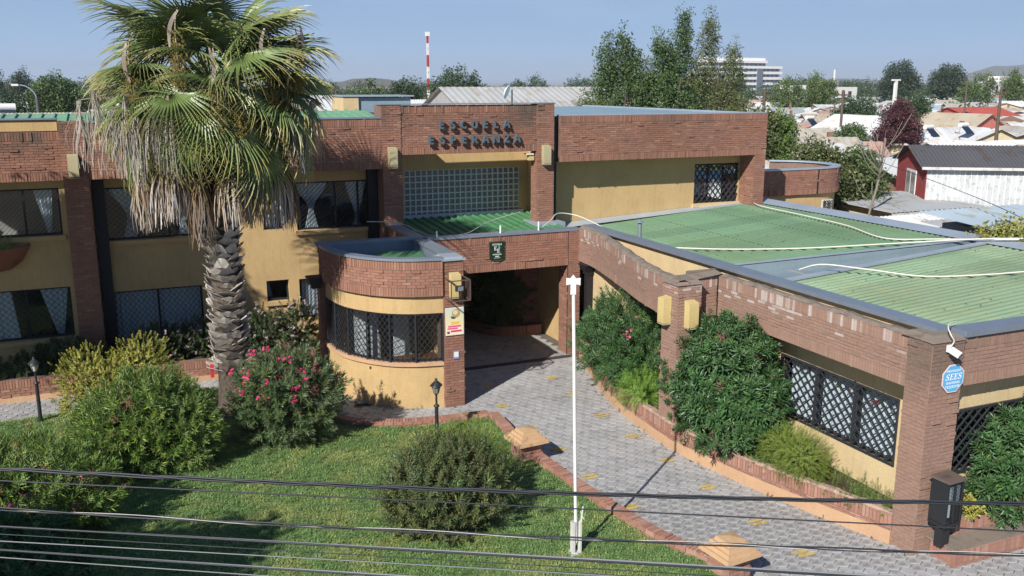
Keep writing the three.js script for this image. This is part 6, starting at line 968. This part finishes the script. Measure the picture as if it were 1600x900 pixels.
// ---- gardens right of the school
tree('garden_tree', 'leafy green bush tree beside the upper block corner', 52, 14.9, 5.6, { seed: 6, mat: TM.light, n: 420, s: 0.75, lobes: [[0, 4.4, 0, 0.9, 1.4, 1.0], [0.5, 5.0, 0, 0.6, 0.7, 0.6]] });
tree('garden_tree', 'yellowing autumn tree above the rounded low block', 40, 13.2, 4.7, { seed: 7, mat: TM.olive, n: 760, s: 0.8, lobes: [[0, 3.1, 0, 1.6, 1.5, 1.4], [1.0, 3.4, 0.2, 1.0, 1.2, 1.0], [-0.2, 4.4, 0, 0.7, 0.8, 0.7], [-1.3, 2.6, 0, 0.9, 1.1, 0.9]] });
tree('garden_tree', 'full green tree right of the autumn tree', 41, 15.0, 4.4, { seed: 8, mat: TM.mid, n: 980, s: 0.7, lobes: [[0, 2.8, 0, 1.5, 1.5, 1.4], [-1.2, 2.8, 0.3, 1.1, 1.4, 1.0], [0.6, 3.3, 0, 1.0, 1.1, 1.0], [0.7, 4.1, 0, 0.7, 0.6, 0.7]] });
{ const t = thing('bare_tree', 'slender bare pale tree before the red gabled house', 'tree', polar(37, 14.4)), R = rng(9); part(t, 'trunk', new GB().tube([V(0, 0, 0), V(0.05, 2.2, 0), V(0.3, 3.6, 0.1), V(0.5, 5.4, 0.1)], 0.05, 6, 14), M.barkPale); for (let i = 0; i < 22; i++) { const y = 2.4 + R() * 2.6, a = R() * 6.283, l = 0.5 + R() * 0.9, x = 0.1 + (y - 2.4) * 0.15; part(t, 'branch', new GB().tube([V(x, y, 0.05), V(x + Math.cos(a) * l * 0.4, y + l * 0.45, Math.sin(a) * l * 0.4), V(x + Math.cos(a) * l * 0.75, y + l * 1.1, Math.sin(a) * l * 0.7)], 0.010 + 0.008 * R(), 4, 6), M.barkPale); } }
tree('garden_tree', 'yellow-green tree in front of the tin shed at the edge', 24, 13.2, 4.1, { seed: 10, mat: TM.yellow, n: 640, s: 0.62, lobes: [[0, 2.9, 0, 1.2, 1.05, 1.1], [0.9, 2.7, 0.2, 1.0, 1.0, 0.9], [-0.8, 2.6, 0, 0.6, 0.7, 0.6], [1.6, 3.3, 0, 0.8, 0.8, 0.8]] });
tree('plum_tree', 'dark purple plum tree among the tin roofs', 78, 32.2, 6.2, { seed: 11, mat: TM.plum, n: 800, s: 0.8, lobes: [[0, 4.3, 0, 1.3, 1.7, 1.3], [1.3, 3.4, 0, 1.2, 1.2, 1.2], [-1.4, 3.1, 0, 0.8, 1.0, 0.8], [0.2, 5.2, 0, 0.8, 0.9, 0.8]] });
tree('garden_tree', 'rounded green tree left of the purple plum', 72, 26.1, 4.6, { seed: 12, mat: TM.mid, n: 520, s: 0.8, lobes: [[0, 2.8, 0, 1.9, 1.3, 1.5], [0.4, 3.6, 0, 1.1, 0.8, 1.0]] });
tree('garden_tree', 'dull grey-green tree between two tin roofs up the street', 98, 36, 6.0, { seed: 13, mat: TM.dark, n: 420, s: 1.2, lobes: [[0, 4.0, 0, 2.4, 1.9, 2]] });
tree('garden_tree', 'dark round tree behind the purple plum', 96, 41.2, 6.4, { seed: 14, mat: TM.dark, n: 380, s: 1.2, lobes: [[0, 4.2, 0, 1.8, 2.1, 1.6]] });
// ---- eucalypts, poplars and tree lines far away
const far = [['eucalyptus_tree', 'tallest dark eucalyptus on the skyline above the tin roofs', 260, 107, 14.5, TM.eucalypt, [[0, 9.8, 0, 4.5, 3.8, 4], [-3.4, 7, 0, 3, 3.6, 3], [3, 8, 0, 3, 3, 3], [0, 5, 0, 4, 4, 3]], 520, 2.6],
  ['eucalyptus_tree', 'dark round eucalyptus right of the tallest one', 270, 123.5, 11.8, TM.eucalypt, [[0, 7.5, 0, 4, 4, 3.5]], 360, 2.6],
  ['eucalyptus_tree', 'dark spreading eucalyptus nearest the distant ridge', 262, 121.5, 13.0, TM.eucalypt, [[0, 8.6, 0, 4.2, 4.2, 3.5], [2.5, 7, 0, 2.8, 3, 2]], 420, 2.6],
  ['poplar_tree', 'wispy poplar in front of the white hotel', 190, 56, 9.6, TM.poplar, [spire(0, 4.8, 0, 1.6, 4.4), spire(2.5, 4.2, 0, 1.2, 3.8), spire(-2.6, 4.0, 0, 1.3, 3.4)], 420, 1.7],
  ['poplar_tree', 'small poplar pair right of the white hotel', 195, 62.5, 8.6, TM.poplar, [spire(0, 4.5, 0, 1.6, 3.9), spire(2.5, 4.2, 0, 1.2, 3.6)], 260, 1.7],
  ['poplar_tree', 'pointed poplar between the two low white buildings', 205, 67.5, 10.2, TM.poplar, [spire(-1, 5.5, 0, 2.3, 4.5), spire(2.0, 5, 0, 2, 4)], 380, 1.8],
  ['poplar_tree', 'poplar near the distant ridge, left of its twin', 230, 115, 10.5, TM.poplar, [spire(0, 5.5, 0, 3, 4.6), spire(-4, 4.5, 0, 3, 3.6)], 420, 2.0],
  ['poplar_tree', 'poplar near the distant ridge, beside the white works', 230, 122.5, 11, TM.poplar, [spire(0, 5.8, 0, 2.8, 4.8)], 320, 2.0],
  ['garden_tree', 'dark green tree beside the red and white mast', 120, -7.1, 9.4, TM.dark, [[0, 5.8, 0, 3.4, 3.6, 3], [2.2, 5, 0, 2.2, 2.6, 2], [-2.4, 4.4, 0, 1.6, 2.6, 1.6]], 700, 1.5],
  ['garden_tree', 'bushy tree standing just left of the blue roof turret', 110, -16.6, 7.6, TM.mid, [[0, 4.6, 0, 2.6, 2.9, 2.2], [-2, 4.0, 0, 1.8, 2.2, 1.8]], 460, 1.4],
  ['garden_tree', 'dark tree between the blue turret and the mast', 125, -14.6, 8.4, TM.dark, [[0, 5.0, 0, 2.4, 3.0, 2.2]], 340, 1.5],
  ['garden_tree', 'tall round tree beyond the street lamp', 105, -51.0, 9.0, TM.mid, [[0, 5.6, 0, 2.2, 2.9, 2.2], [1.7, 4.4, 0, 1.5, 2.4, 1.5], [-1.6, 4.6, 0, 1.4, 2.4, 1.4]], 620, 1.5],
  ['garden_tree', 'thin-crowned pair of gums behind the solar heater', 140, -74.5, 11.4, TM.eucalypt, [[-2.2, 8.4, 0, 1.3, 2.2, 1.2], [1.6, 8.0, 0, 1.2, 2.0, 1.2], [0, 5, 0, 3, 2.2, 2]], 230, 1.4],
  ['garden_tree', 'low dark tree under the street lamp arm', 100, -53.6, 6.2, TM.dark, [[0, 3.8, 0, 2.4, 2.2, 2]], 360, 1.4],
  ['garden_tree', 'small green tree right of the street lamp', 118, -53.5, 6.6, TM.light, [[0, 4.0, 0, 3.2, 2.4, 2]], 380, 1.5]];
far.forEach(([n, l, d, la, h, m, lobes, k, s], i) => tree(n, l, d, la, h, { seed: 200 + i, mat: m, n: k, s, lobes, low: 0.5 }));
{ // wooded band along the horizon, one mass
  const t = new THREE.Group(); t.name = 'distant_trees'; t.userData.kind = 'stuff'; t.userData.label = 'hazy line of trees along the horizon'; scene.add(t);
  const R = rng(321), lobes = []; for (let i = 0; i < 150; i++) { const d = 320 + R() * 260, p = polar(d, (R() - 0.48) * 1.25 * d), r = 5 + R() * 7, y = 2 + R() * 2.5; lobes.push([p.x, y, p.z, r, 2.5 + R() * 4.0, r * 0.7]); } for (let i = 0; i < 26; i++) { const d = 150 + R() * 150, p = polar(d, (R() - 0.45) * 1.2 * d), r = 2 + R() * 3; lobes.push([p.x, 2.6, p.z, r, 2.2 + R() * 1.2, r]); }
  foliage(t, G.clump, TM.dark, lobes, 9000, 5, { lift: 0.1, smin: 3, smax: 6, name: 'tree_mass', lowest: 0.2 });
}
// a street tree out of frame on the left; only its shade on the lawn is seen
{ const sh = (x, y, z, s) => [x - 0.642 * s * 1.228 + 9.2, y + 0.713 * s, z + 0.616 * s + 20.6], L = []; for (const [x, y, r] of [[0.2, 2.45, 1.05], [1.7, 2.3, 1.05], [0.9, 1.3, 1.3], [2.3, 0.9, 1.0], [-0.9, 2.2, 1.0], [-2.4, 1.7, 1.1], [-3.7, 1.4, 1.2], [-1.9, 0.5, 1.3], [-0.3, 0.5, 1.3], [1.2, 0.1, 1.2], [0.9, 2.5, 0.9]]) L.push([...sh(x, y, -26.2, 9), r, r * 0.85, r]);
  tree('street_tree', 'broad street tree beyond the frame that shades the classrooms', 15.26, -16.62, 9, { seed: 31, mat: TM.mid, n: 3400, s: 0.95, lobes: L }); }
tree('street_tree', 'street tree beyond the frame whose shade lies on the lawn', 5.4, -10.4, 7.0, { seed: 30, mat: TM.mid, n: 1300, s: 0.9, lobes: [[0, 5.3, 0, 1.7, 1.3, 1.6], [1.4, 5.9, 0, 1.0, 0.9, 1.0], [-1.2, 4.6, 0.4, 1.2, 1.0, 1.2]] });
// ---- houses with a look of their own
{
  const t = house('red gabled house with dark tiled roof and white long side', 40, 18.0, 9.5, 4.9, 4.0, 0.75, { roof: TIN.dark, wall: mat(C(0.62, 0.65, 0.69), { map: T_conc }), win: 0, over: 0.3, rot: -0.56, near: 1, pitch: 0.16 });
  part(t, 'gable_wall', new GB().box(-4.78, -4.752, 0, 4.0, -2.45, 2.45).tri(V(-4.77, 4.0, -2.45), V(-4.77, 4.0, 2.45), V(-4.77, 4.74, 0)), PW.red);
  const w = sub(t, 'window', V(-4.80, 2.45, 0.25)); part(w, 'frame', new GB().box(-0.03, 0, 0, 1.25, -0.8, 0.8), M.white); part(w, 'pane', new GB().box(-0.04, -0.031, 0.09, 1.16, -0.7, 0.7), mat(C(0.16, 0.18, 0.18), { roughness: 0.2 })); part(w, 'mullion', new GB().box(-0.05, -0.041, 0.09, 1.16, -0.03, 0.03), M.white);
  for (let i = 0; i < 40; i++) part(t, 'cladding_rib', new GB().box(-4.6 + i * 0.235, -4.57 + i * 0.235, 0, 3.95, 2.451, 2.475), M.white);
}
house('low annex with flat grey roof behind the rounded block', 39.5, 16.6, 4.6, 4.0, 2.45, 0, { roof: TIN.grey, wall: PW.cream, mono: 0.15, win: 0 });
house('grey tin shed in front of the red gabled house', 31.5, 17.8, 4.2, 4.0, 2.35, 0, { roof: TIN.grey, wall: PW.grey, mono: 0.3, win: 1, name: 'shed', cat: 'shed' });
house('white walled lean-to below the red gabled house', 34.5, 17.1, 7.6, 3.0, 2.2, 0, { roof: TIN.white, wall: M.white, mono: 0.25, win: 0, name: 'shed', cat: 'shed' });
house('pale sagging tin lean-to beside the green roof edge', 31, 13.2, 5.4, 3.6, 1.9, 0, { roof: TIN.white, wall: PW.white, mono: 0.35, win: 0, name: 'shed', cat: 'shed' });
house('small shed with pale roof at the picture edge', 27.5, 15.3, 3.4, 2.6, 3.35, 0, { roof: TIN.blue, wall: PW.grey, mono: 0.25, win: 1, name: 'shed', cat: 'shed', over: 0.5 });
house('long house with pale blue tin roof and grey wall, behind the dark tiled roof', 58, 29.5, 9, 6, 3.0, 1.0, { roof: TIN.white, wall: PW.blue, win: 4 });
house('house with dark red walls and cream tin roof at the edge', 56, 33.5, 8, 6, 3.0, 1.0, { roof: TIN.sand, wall: PW.red, win: 3 });
house('low pale hip-roofed house right behind the red gable', 50, 22.6, 8, 6, 2.6, 1.1, { roof: TIN.pale, wall: PW.brown, win: 0, over: 0.6 });
house('grey-white tin roof between the bare tree and the plum', 56, 20.5, 7, 7, 2.6, 1.2, { roof: TIN.pale, rot: -0.5, wall: PW.white, axis: 'z', win: 1 });
house('white shed wall half hidden by the autumn tree', 52, 14.6, 5, 5, 2.8, 0.6, { roof: TIN.pale, wall: M.white, win: 0 });
house('pink gabled house with cream roof further up the street', 92, 43.5, 6, 8, 3.0, 1.7, { roof: TIN.sand, wall: PW.pink, axis: 'z', win: 0 });
house('bright red roofed house between pale roofs', 128, 63, 9, 8, 3.2, 1.2, { roof: TIN.red, wall: PW.red, win: 0 });
house('cream gabled house left of the purple plum', 88, 33.4, 7, 8, 3.0, 1.6, { roof: TIN.white, wall: PW.yellow, axis: 'z', win: 0 });
house('brown barn-like house with open front under tin roof', 76, 22.4, 8, 6, 3.0, 0.9, { roof: TIN.warm, wall: PW.brown, win: 0 });
house('grey fibre roof behind the white shed wall', 62, 17.6, 8, 7, 2.7, 1.0, { roof: TIN.grey, wall: PW.white, win: 0 });
house('pale tin house with bent eave next to the school corner', 66, 19.0, 7, 7, 2.9, 1.0, { roof: TIN.pale, wall: PW.white, axis: 'z', win: 1 });
house('grey gabled house seen over the classroom roof', 62, -32.0, 12, 9, 3.6, 2.0, { roof: TIN.sand, wall: PW.brown, axis: 'x', win: 0 });
house('white tin shed roof beyond the grey gabled house', 78, -35.5, 18, 8, 4.0, 1.0, { roof: TIN.white, wall: PW.white, win: 0 });
house('low white roof with a solar heater behind the classrooms', 72, -43, 14, 8, 4.0, 0.8, { roof: TIN.white, wall: PW.white, win: 0 });
house('cream tin roof beside the palm, left of the turret', 58, -15.5, 10, 7, 5.2, 0.6, { roof: TIN.warm, wall: PW.cream, win: 0 });
house('long white tin roof behind the blue turret', 84, -9.8, 15, 7, 5.2, 0.9, { roof: TIN.white, wall: PW.white, win: 0 });
house('sand coloured roof with small gable right of the turret', 70, -8.2, 7, 6, 5.3, 0.6, { roof: TIN.sand, wall: PW.brown, win: 0 });
{ // big warehouse
  house('wide pale grey warehouse roof behind the sign wall', 74, 2.6, 17, 14, 4.9, 2.35, { roof: mat(C(0.50, 0.51, 0.51), { map: T_tin, roughness: 0.75 }), wall: PW.grey, win: 0, name: 'warehouse', cat: 'warehouse', pitch: 0.5, rot: 0.0 });
}
// ---- the sea of tin roofs
{
  const R = rng(2024), roofs = [['white', TIN.white], ['pale grey', TIN.pale], ['grey', TIN.grey], ['bluish', TIN.blue], ['brownish', TIN.warm], ['sand coloured', TIN.sand], ['rosy', TIN.pinkish], ['white', TIN.white], ['pale grey', TIN.pale], ['white', TIN.white]], walls = [PW.white, PW.cream, PW.grey, PW.brown, PW.white];
  const WN = ['white', 'cream', 'grey', 'brown', 'whitewashed'], RN = ['first', 'second', 'third', 'fourth', 'fifth', 'sixth', 'seventh', 'eighth', 'ninth', 'tenth', 'farthest']; const rows = [64, 74, 84, 95, 108, 124, 145, 172, 210, 260, 320];
  for (let r = 0; r < rows.length; r++) { const d0 = rows[r]; for (let k = 0; k < 15; k++) { const lat = d0 * (0.27 + 0.30 * (k + R() * 0.5) / 15), d = d0 + (R() - 0.5) * 9, i = Math.floor(R() * roofs.length), w = 4.5 + R() * 4, mono = R() < 0.2; if (d0 < 75 && lat > 22) continue; const wi = Math.floor(R() * 5), ax = R() < 0.5 ? 'x' : 'z'; house(`${roofs[i][0]} ${mono ? 'single-pitch' : ax === 'x' ? 'broad-side' : 'gable-end'} tin roof, ${WN[wi]} walls, ${RN[r]} row of the crowded blocks`, d, lat, w, 4.5 + R() * 3, 2.2 + R() * 0.7, 0.5 + R() * 0.8, { roof: roofs[i][1], wall: walls[wi], axis: ax, win: d < 150 ? 2 : 0, group: `${roofs[i][0]} tin-roofed houses of the crowded blocks`, pitch: 0.3 + d / 400, rot: -0.45 + (R() - 0.5) * 0.12, ...(mono ? { mono: 0.8 } : {}), chimney: R() < 0.25 ? 1.5 : 0 }); } }
  for (let k = 0; k < 26; k++) { const d = 95 + R() * 170, lat = -d * (0.02 + 0.55 * R()), i = Math.floor(R() * roofs.length); const wi = Math.floor(R() * 5); house(`${roofs[i][0]} tin roof with ${WN[wi]} walls, glimpsed ${d < 130 ? 'just' : d < 180 ? 'well' : 'far'} beyond the classroom block`, d, lat, 8 + R() * 7, 7 + R() * 3, 2.8 + R() * 1.0, 0.8 + R(), { roof: roofs[i][1], wall: walls[wi], win: 0, group: `${roofs[i][0]} houses beyond the classroom block`, pitch: 0.5 }); }
}
// ---- hotel, works, mast
{
  const t = thing('hotel_building', 'long white terraced hotel rising beyond the tin roofs', 'building', polar(480, 119), 0.12), wl = mat(C(0.80, 0.81, 0.83)), dk = mat(C(0.16, 0.19, 0.24)), W = 50;
  for (let f = 0; f < 7; f++) { const y = f * 2.75; part(t, 'floor_slab', new GB().box(-W / 2, f < 6 ? W / 2 : W * 0.28, y + 1.5, y + 2.75, -8, 0.6), wl); part(t, 'storey', new GB().box(-W / 2 + 0.5, W / 2 - 1 - (f === 6 ? W * 0.22 : 0), y, y + 1.5, -8, -0.4), f === 0 ? dk : mat(C(0.30, 0.33, 0.38))); for (let k = 0; k < 16; k++) { const x = -W / 2 + 1 + k * 3.0; if (f === 6 && x > W * 0.25) continue; part(t, 'window', new GB().box(x, x + 1.6, y + 0.15, y + 1.4, -0.39, -0.3), dk); } }
  part(t, 'tower', new GB().box(W * 0.14, W * 0.22, 0, 15, -1, 0.9), dk); part(t, 'penthouse', new GB().box(-W / 2, W * 0.28, 19.25, 20.6, -8, -1), wl);
}
{ const mk = (label, d, lat, boxes) => { const t = thing('white_building', label, 'building', polar(d, lat), 0.1); boxes.forEach((b, i) => part(t, i ? 'block' : 'main_block', new GB().box(...b), M.white)); for (let k = 0; k < 4; k++) part(t, 'window', new GB().box(boxes[0][0] + 1 + k * (boxes[0][1] - boxes[0][0] - 2) / 4, boxes[0][0] + 2.5 + k * (boxes[0][1] - boxes[0][0] - 2) / 4, boxes[0][3] * 0.5, boxes[0][3] * 0.8, boxes[0][5], boxes[0][5] + 0.05), paneM); };
  mk('low white building left of the pointed poplar', 300, 95, [[-7, 7, 0, 7.2, -6, 0]]); mk('low white building with thin spire right of the pointed poplar', 300, 104.5, [[-6, 8, 0, 6.6, -6, 0], [-5, -1, 6.6, 8.2, -5, -1]]); mk('white works with stepped top at the far edge', 380, 201, [[-10, 12, 0, 8.6, -8, 0], [-6, 0, 8.6, 10.6, -6, -1], [5, 11, 8.6, 9.6, -6, -1]]); }
solo('spire', new GB().bar(V(polar(300, 102.5).x, 6, polar(300, 102.5).z), V(polar(300, 102.5).x, 12, polar(300, 102.5).z), 0.35), M.white, 'thin white spire rising from the low white building', 'spire');
{ const t = thing('radio_mast', 'red and white banded radio mast on the skyline', 'mast', polar(250, -22.2)), red = mat(C(0.45, 0.05, 0.04)); const n = 7, H = 21; for (let i = 0; i < n; i++) { const y0 = H * i / n, y1 = H * (i + 1) / n, w = lerp(0.5, 0.3, i / n); const g = new GB(); for (const [a, b] of [[-1, -1], [1, -1], [1, 1], [-1, 1]]) g.bar(V(a * w / 2, y0, b * w / 2), V(a * w / 2, y1, b * w / 2), 0.16); for (let k = 0; k < 3; k++) g.box(-w / 2, w / 2, lerp(y0, y1, k / 3), lerp(y0, y1, k / 3) + 0.25, -w / 2, w / 2); g.bar(V(-w / 2, y0, w / 2), V(w / 2, y1, w / 2), 0.14); g.bar(V(w / 2, y0, w / 2), V(-w / 2, y1, w / 2), 0.14); part(t, 'mast_section', g, i % 2 ? M.white : red); } part(t, 'antenna', new GB().box(-0.5, 0.5, H - 1.2, H - 0.1, -0.4, 0.4), M.white); }
{ const t = thing('street_lamp', 'curved-arm street lamp standing beyond the classroom roof', 'street lamp', polar(66, -33.4)); part(t, 'pole', new THREE.CylinderGeometry(0.11, 0.17, 6.6, 8).translate(0, 3.3, 0), mat(C(0.10, 0.10, 0.11))); part(t, 'arm', new GB().tube([V(0, 6.5, 0), V(-0.15, 6.95, 0.05), V(-0.6, 7.35, 0.1), V(-1.1, 7.45, 0.15)], 0.05, 6, 12), M.flashPale); part(t, 'lamp_head', new GB().box(-1.5, -1.05, 7.38, 7.52, 0.05, 0.28), M.white); }
{ const t = thing('satellite_dish', 'white satellite dish on a pole behind the sign wall', 'satellite dish', polar(36, 0.0)); part(t, 'pole', new THREE.CylinderGeometry(0.03, 0.03, 1.2, 8).translate(0, 6.7, 0), M.iron); const g = new THREE.SphereGeometry(0.42, 14, 8, 0, 6.284, 0, 0.75); g.rotateX(-1.2).rotateY(0.9); part(t, 'dish', g.translate(0.1, 7.1, 0).scale(1, 1, 1), M.white); }
{ const sh = (label, d, lat, y, s) => { const t = thing('solar_heater', label, 'solar heater', polar(d, lat), 0.2, 'rooftop solar heaters'); t.position.y = y; part(t, 'collector', new GB().hexa([V(-s, 0, s), V(s, 0, s), V(s, 0.06, s), V(-s, 0.06, s), V(-s, s * 1.3, -0.4 * s), V(s, s * 1.3, -0.4 * s), V(s, s * 1.3 + 0.06, -0.4 * s), V(-s, s * 1.3 + 0.06, -0.4 * s)]), mat(C(0.02, 0.03, 0.06), { roughness: 0.3 })); part(t, 'tank', new THREE.CylinderGeometry(s * 0.38, s * 0.38, s * 2.1, 12).rotateZ(Math.PI / 2).translate(0, s * 1.55, -0.5 * s), M.white); part(t, 'stand', new GB().bar(V(-s, 0, -0.5 * s), V(-s, s * 1.3, -0.5 * s), 0.05).bar(V(s, 0, -0.5 * s), V(s, s * 1.3, -0.5 * s), 0.05), M.flashPale); };
  sh('solar water heater on the white roof near the thin gums', 72, -39.0, 4.6, 0.75); sh('solar water heater with dark panel on a roof near the pink house', 78, 38.0, 3.4, 0.5); sh('solar water heater on a roof below the purple plum', 92, 29.5, 3.5, 0.5); sh('solar water heater tilted beside the green tank', 76, 34.2, 3.3, 0.5); }
for (const [d, lat, h, l] of [[74, 38.5, 7.3, 'dark timber power pole among the pale roofs'], [84, 29.6, 7.0, 'thin timber power pole left of the purple plum'], [120, 58, 8.0, 'power pole on the far street near the pink house'], [64, 17.2, 7.2, 'bare power pole close to the school corner']]) { const t = thing('power_pole', l, 'power pole', polar(d, lat)); part(t, 'pole', new THREE.CylinderGeometry(0.10, 0.15, h, 8).translate(0, h / 2, 0), M.bark); part(t, 'crossarm', new GB().box(-0.8, 0.8, h - 0.5, h - 0.38, -0.06, 0.06), M.bark); }
{ const t = thing('water_tower_post', 'white T-shaped post standing before the eucalyptus', 'post', polar(200, 81.5)); part(t, 'post', new GB().box(-0.28, 0.28, 0, 8.2, -0.28, 0.28), M.white); part(t, 'crossbar', new GB().box(-1.0, 1.0, 8.2, 8.5, -0.3, 0.3), M.white); }
tubeThing('overhead_wire', [[29.31, 4.68, -30.9], [24.41, 4.0, -19.94], [22.54, 3.7, -16.4]], 0.011, M.cable, 'thin overhead wire crossing in front of the red gabled house', 'wire');
// ---- hills
{
  const hill = (pts, d, z) => { const g = new GB(), n = 70, R = rng(z), N = vnoise(z); const lat0 = pts[0][0], lat1 = pts[pts.length - 1][0]; const H = (la) => { for (let i = 0; i < pts.length - 1; i++) if (la <= pts[i + 1][0]) { const t = (la - pts[i][0]) / (pts[i + 1][0] - pts[i][0]); return lerp(pts[i][1], pts[i + 1][1], t * t * (3 - 2 * t)); } return 0; }; const rows = [[0, 0], [0.35, 0.4], [0.75, 0.85], [1, 1], [1.6, 0.7], [2.5, 0]]; const P = (i, k) => { const la = lerp(lat0, lat1, i / n), h = H(la) * rows[k][1] * (0.9 + 0.2 * fbm(N, i / n, k * 0.13, 12, 4)), p = polar(d * (1 + 0.12 * (rows[k][0] - 1)), la * (1 + 0.12 * (rows[k][0] - 1))); p.y = h; return p; }; for (let i = 0; i < n; i++) for (let k = 0; k < rows.length - 1; k++) g.quad(P(i, k), P(i + 1, k), P(i + 1, k + 1), P(i, k + 1)); struct('hill', g, mat(C(0.13, 0.12, 0.08), { map: T_soil })); };
  hill([[2250, 0], [2344, 20], [2450, 72], [2560, 104], [2750, 114], [3300, 122], [4000, 80], [4600, 0]], 5000, 3);
  hill([[1300, 0], [1500, 28], [1800, 38], [2200, 26], [2344, 0]], 5200, 4);
  hill([[-560, 0], [-480, 14], [-430, 22], [-390, 25], [-340, 20], [-280, 0]], 2600, 5);
}
scene.fog = new THREE.FogExp2(new THREE.Color(0.80, 0.88, 1.0), 0.00016);
// ---------------------------------------------------------------- street cables passing in front of the camera
// each runs from one pole to the next, about four metres from the camera
{
  const yaw = THREE.MathUtils.degToRad(23.4), F = V(Math.sin(yaw), 0, -Math.cos(yaw)), Rr = V(Math.cos(yaw), 0, Math.sin(yaw));
  const P = (lat, d, y) => V(0, y, 0).addScaledVector(F, d).addScaledVector(Rr, lat);
  const S = 4 / 9, cable = (name, d9, yl, ym, yr, strands, label, twist = 0.9) => {   // heights as at nine metres, drawn in to four
    const d = d9 * S, Yv = (y) => 7.5 - (7.5 - y) * S, t = thing(name, label, 'cable', P(0, d, 0), 0, 'street cables'), o = t.position.clone();
    strands.forEach(([r, off, m, ph]) => { const pts = []; for (let k = 0; k <= 90; k++) { const w = (k / 90 * 2 - 1) * 1.5, y = ym + (yr - yl) / 2 * w + ((yl + yr) / 2 - ym) * w * w, a = ph + w * 5.4 * twist * 3; pts.push(P(w * 5.4 * S, d + off * S * Math.cos(a), Yv(y) + off * S * Math.sin(a)).sub(o)); } part(t, 'strand', new THREE.TubeGeometry(new THREE.CatmullRomCurve3(pts), 220, r * S, 5, false), m); });
  };
  const K = M.cable, Gy = M.cableGrey, W = M.cableWhite;
  cable('power_cable', 9.0, 3.567, 3.307, 3.169, [[0.011, 0.014, K, 0], [0.011, 0.014, K, 2.1], [0.011, 0.014, K, 4.2]], 'thick twisted black cable, uppermost of the wires crossing the lawn');
  cable('power_cable', 9.0, 3.431, 3.147, 2.852, [[0.008, 0, K, 0]], 'thin single black wire just below the thick twisted cable');
  cable('power_cable', 9.0, 3.11, 2.80, 2.576, [[0.010, 0.012, K, 0], [0.007, 0.016, K, 2.6], [0.0035, 0.016, W, 3.4]], 'black cable wound with a pale strand across mid lawn', 0.7);
  cable('power_cable', 9.0, 2.904, 2.569, 2.22, [[0.012, 0.012, Gy, 0.2], [0.012, 0.012, K, 3.3]], 'thick grey and black cable pair low across the flagpole foot', 0.05);
  cable('power_cable', 9.0, 2.815, 2.47, 2.12, [[0.005, 0, K, 0]], 'hair-thin wire under the grey and black cable pair');
  cable('power_cable', 9.0, 2.73, 2.40, 2.05, [[0.006, 0.008, K, 0], [0.006, 0.008, Gy, 3]], 'thin paired wire second from the lowest cables', 0.05);
  cable('power_cable', 9.0, 2.629, 2.24, 1.9, [[0.012, 0.011, Gy, 0.3], [0.010, 0.011, K, 3.4]], 'pale grey thick cable near the bottom edge', 0.05);
  cable('power_cable', 9.0, 2.54, 2.14, 1.8, [[0.006, 0, Gy, 0]], 'lowest thin grey wire at the near corner of the lawn');
}
renderer.render(scene, camera);
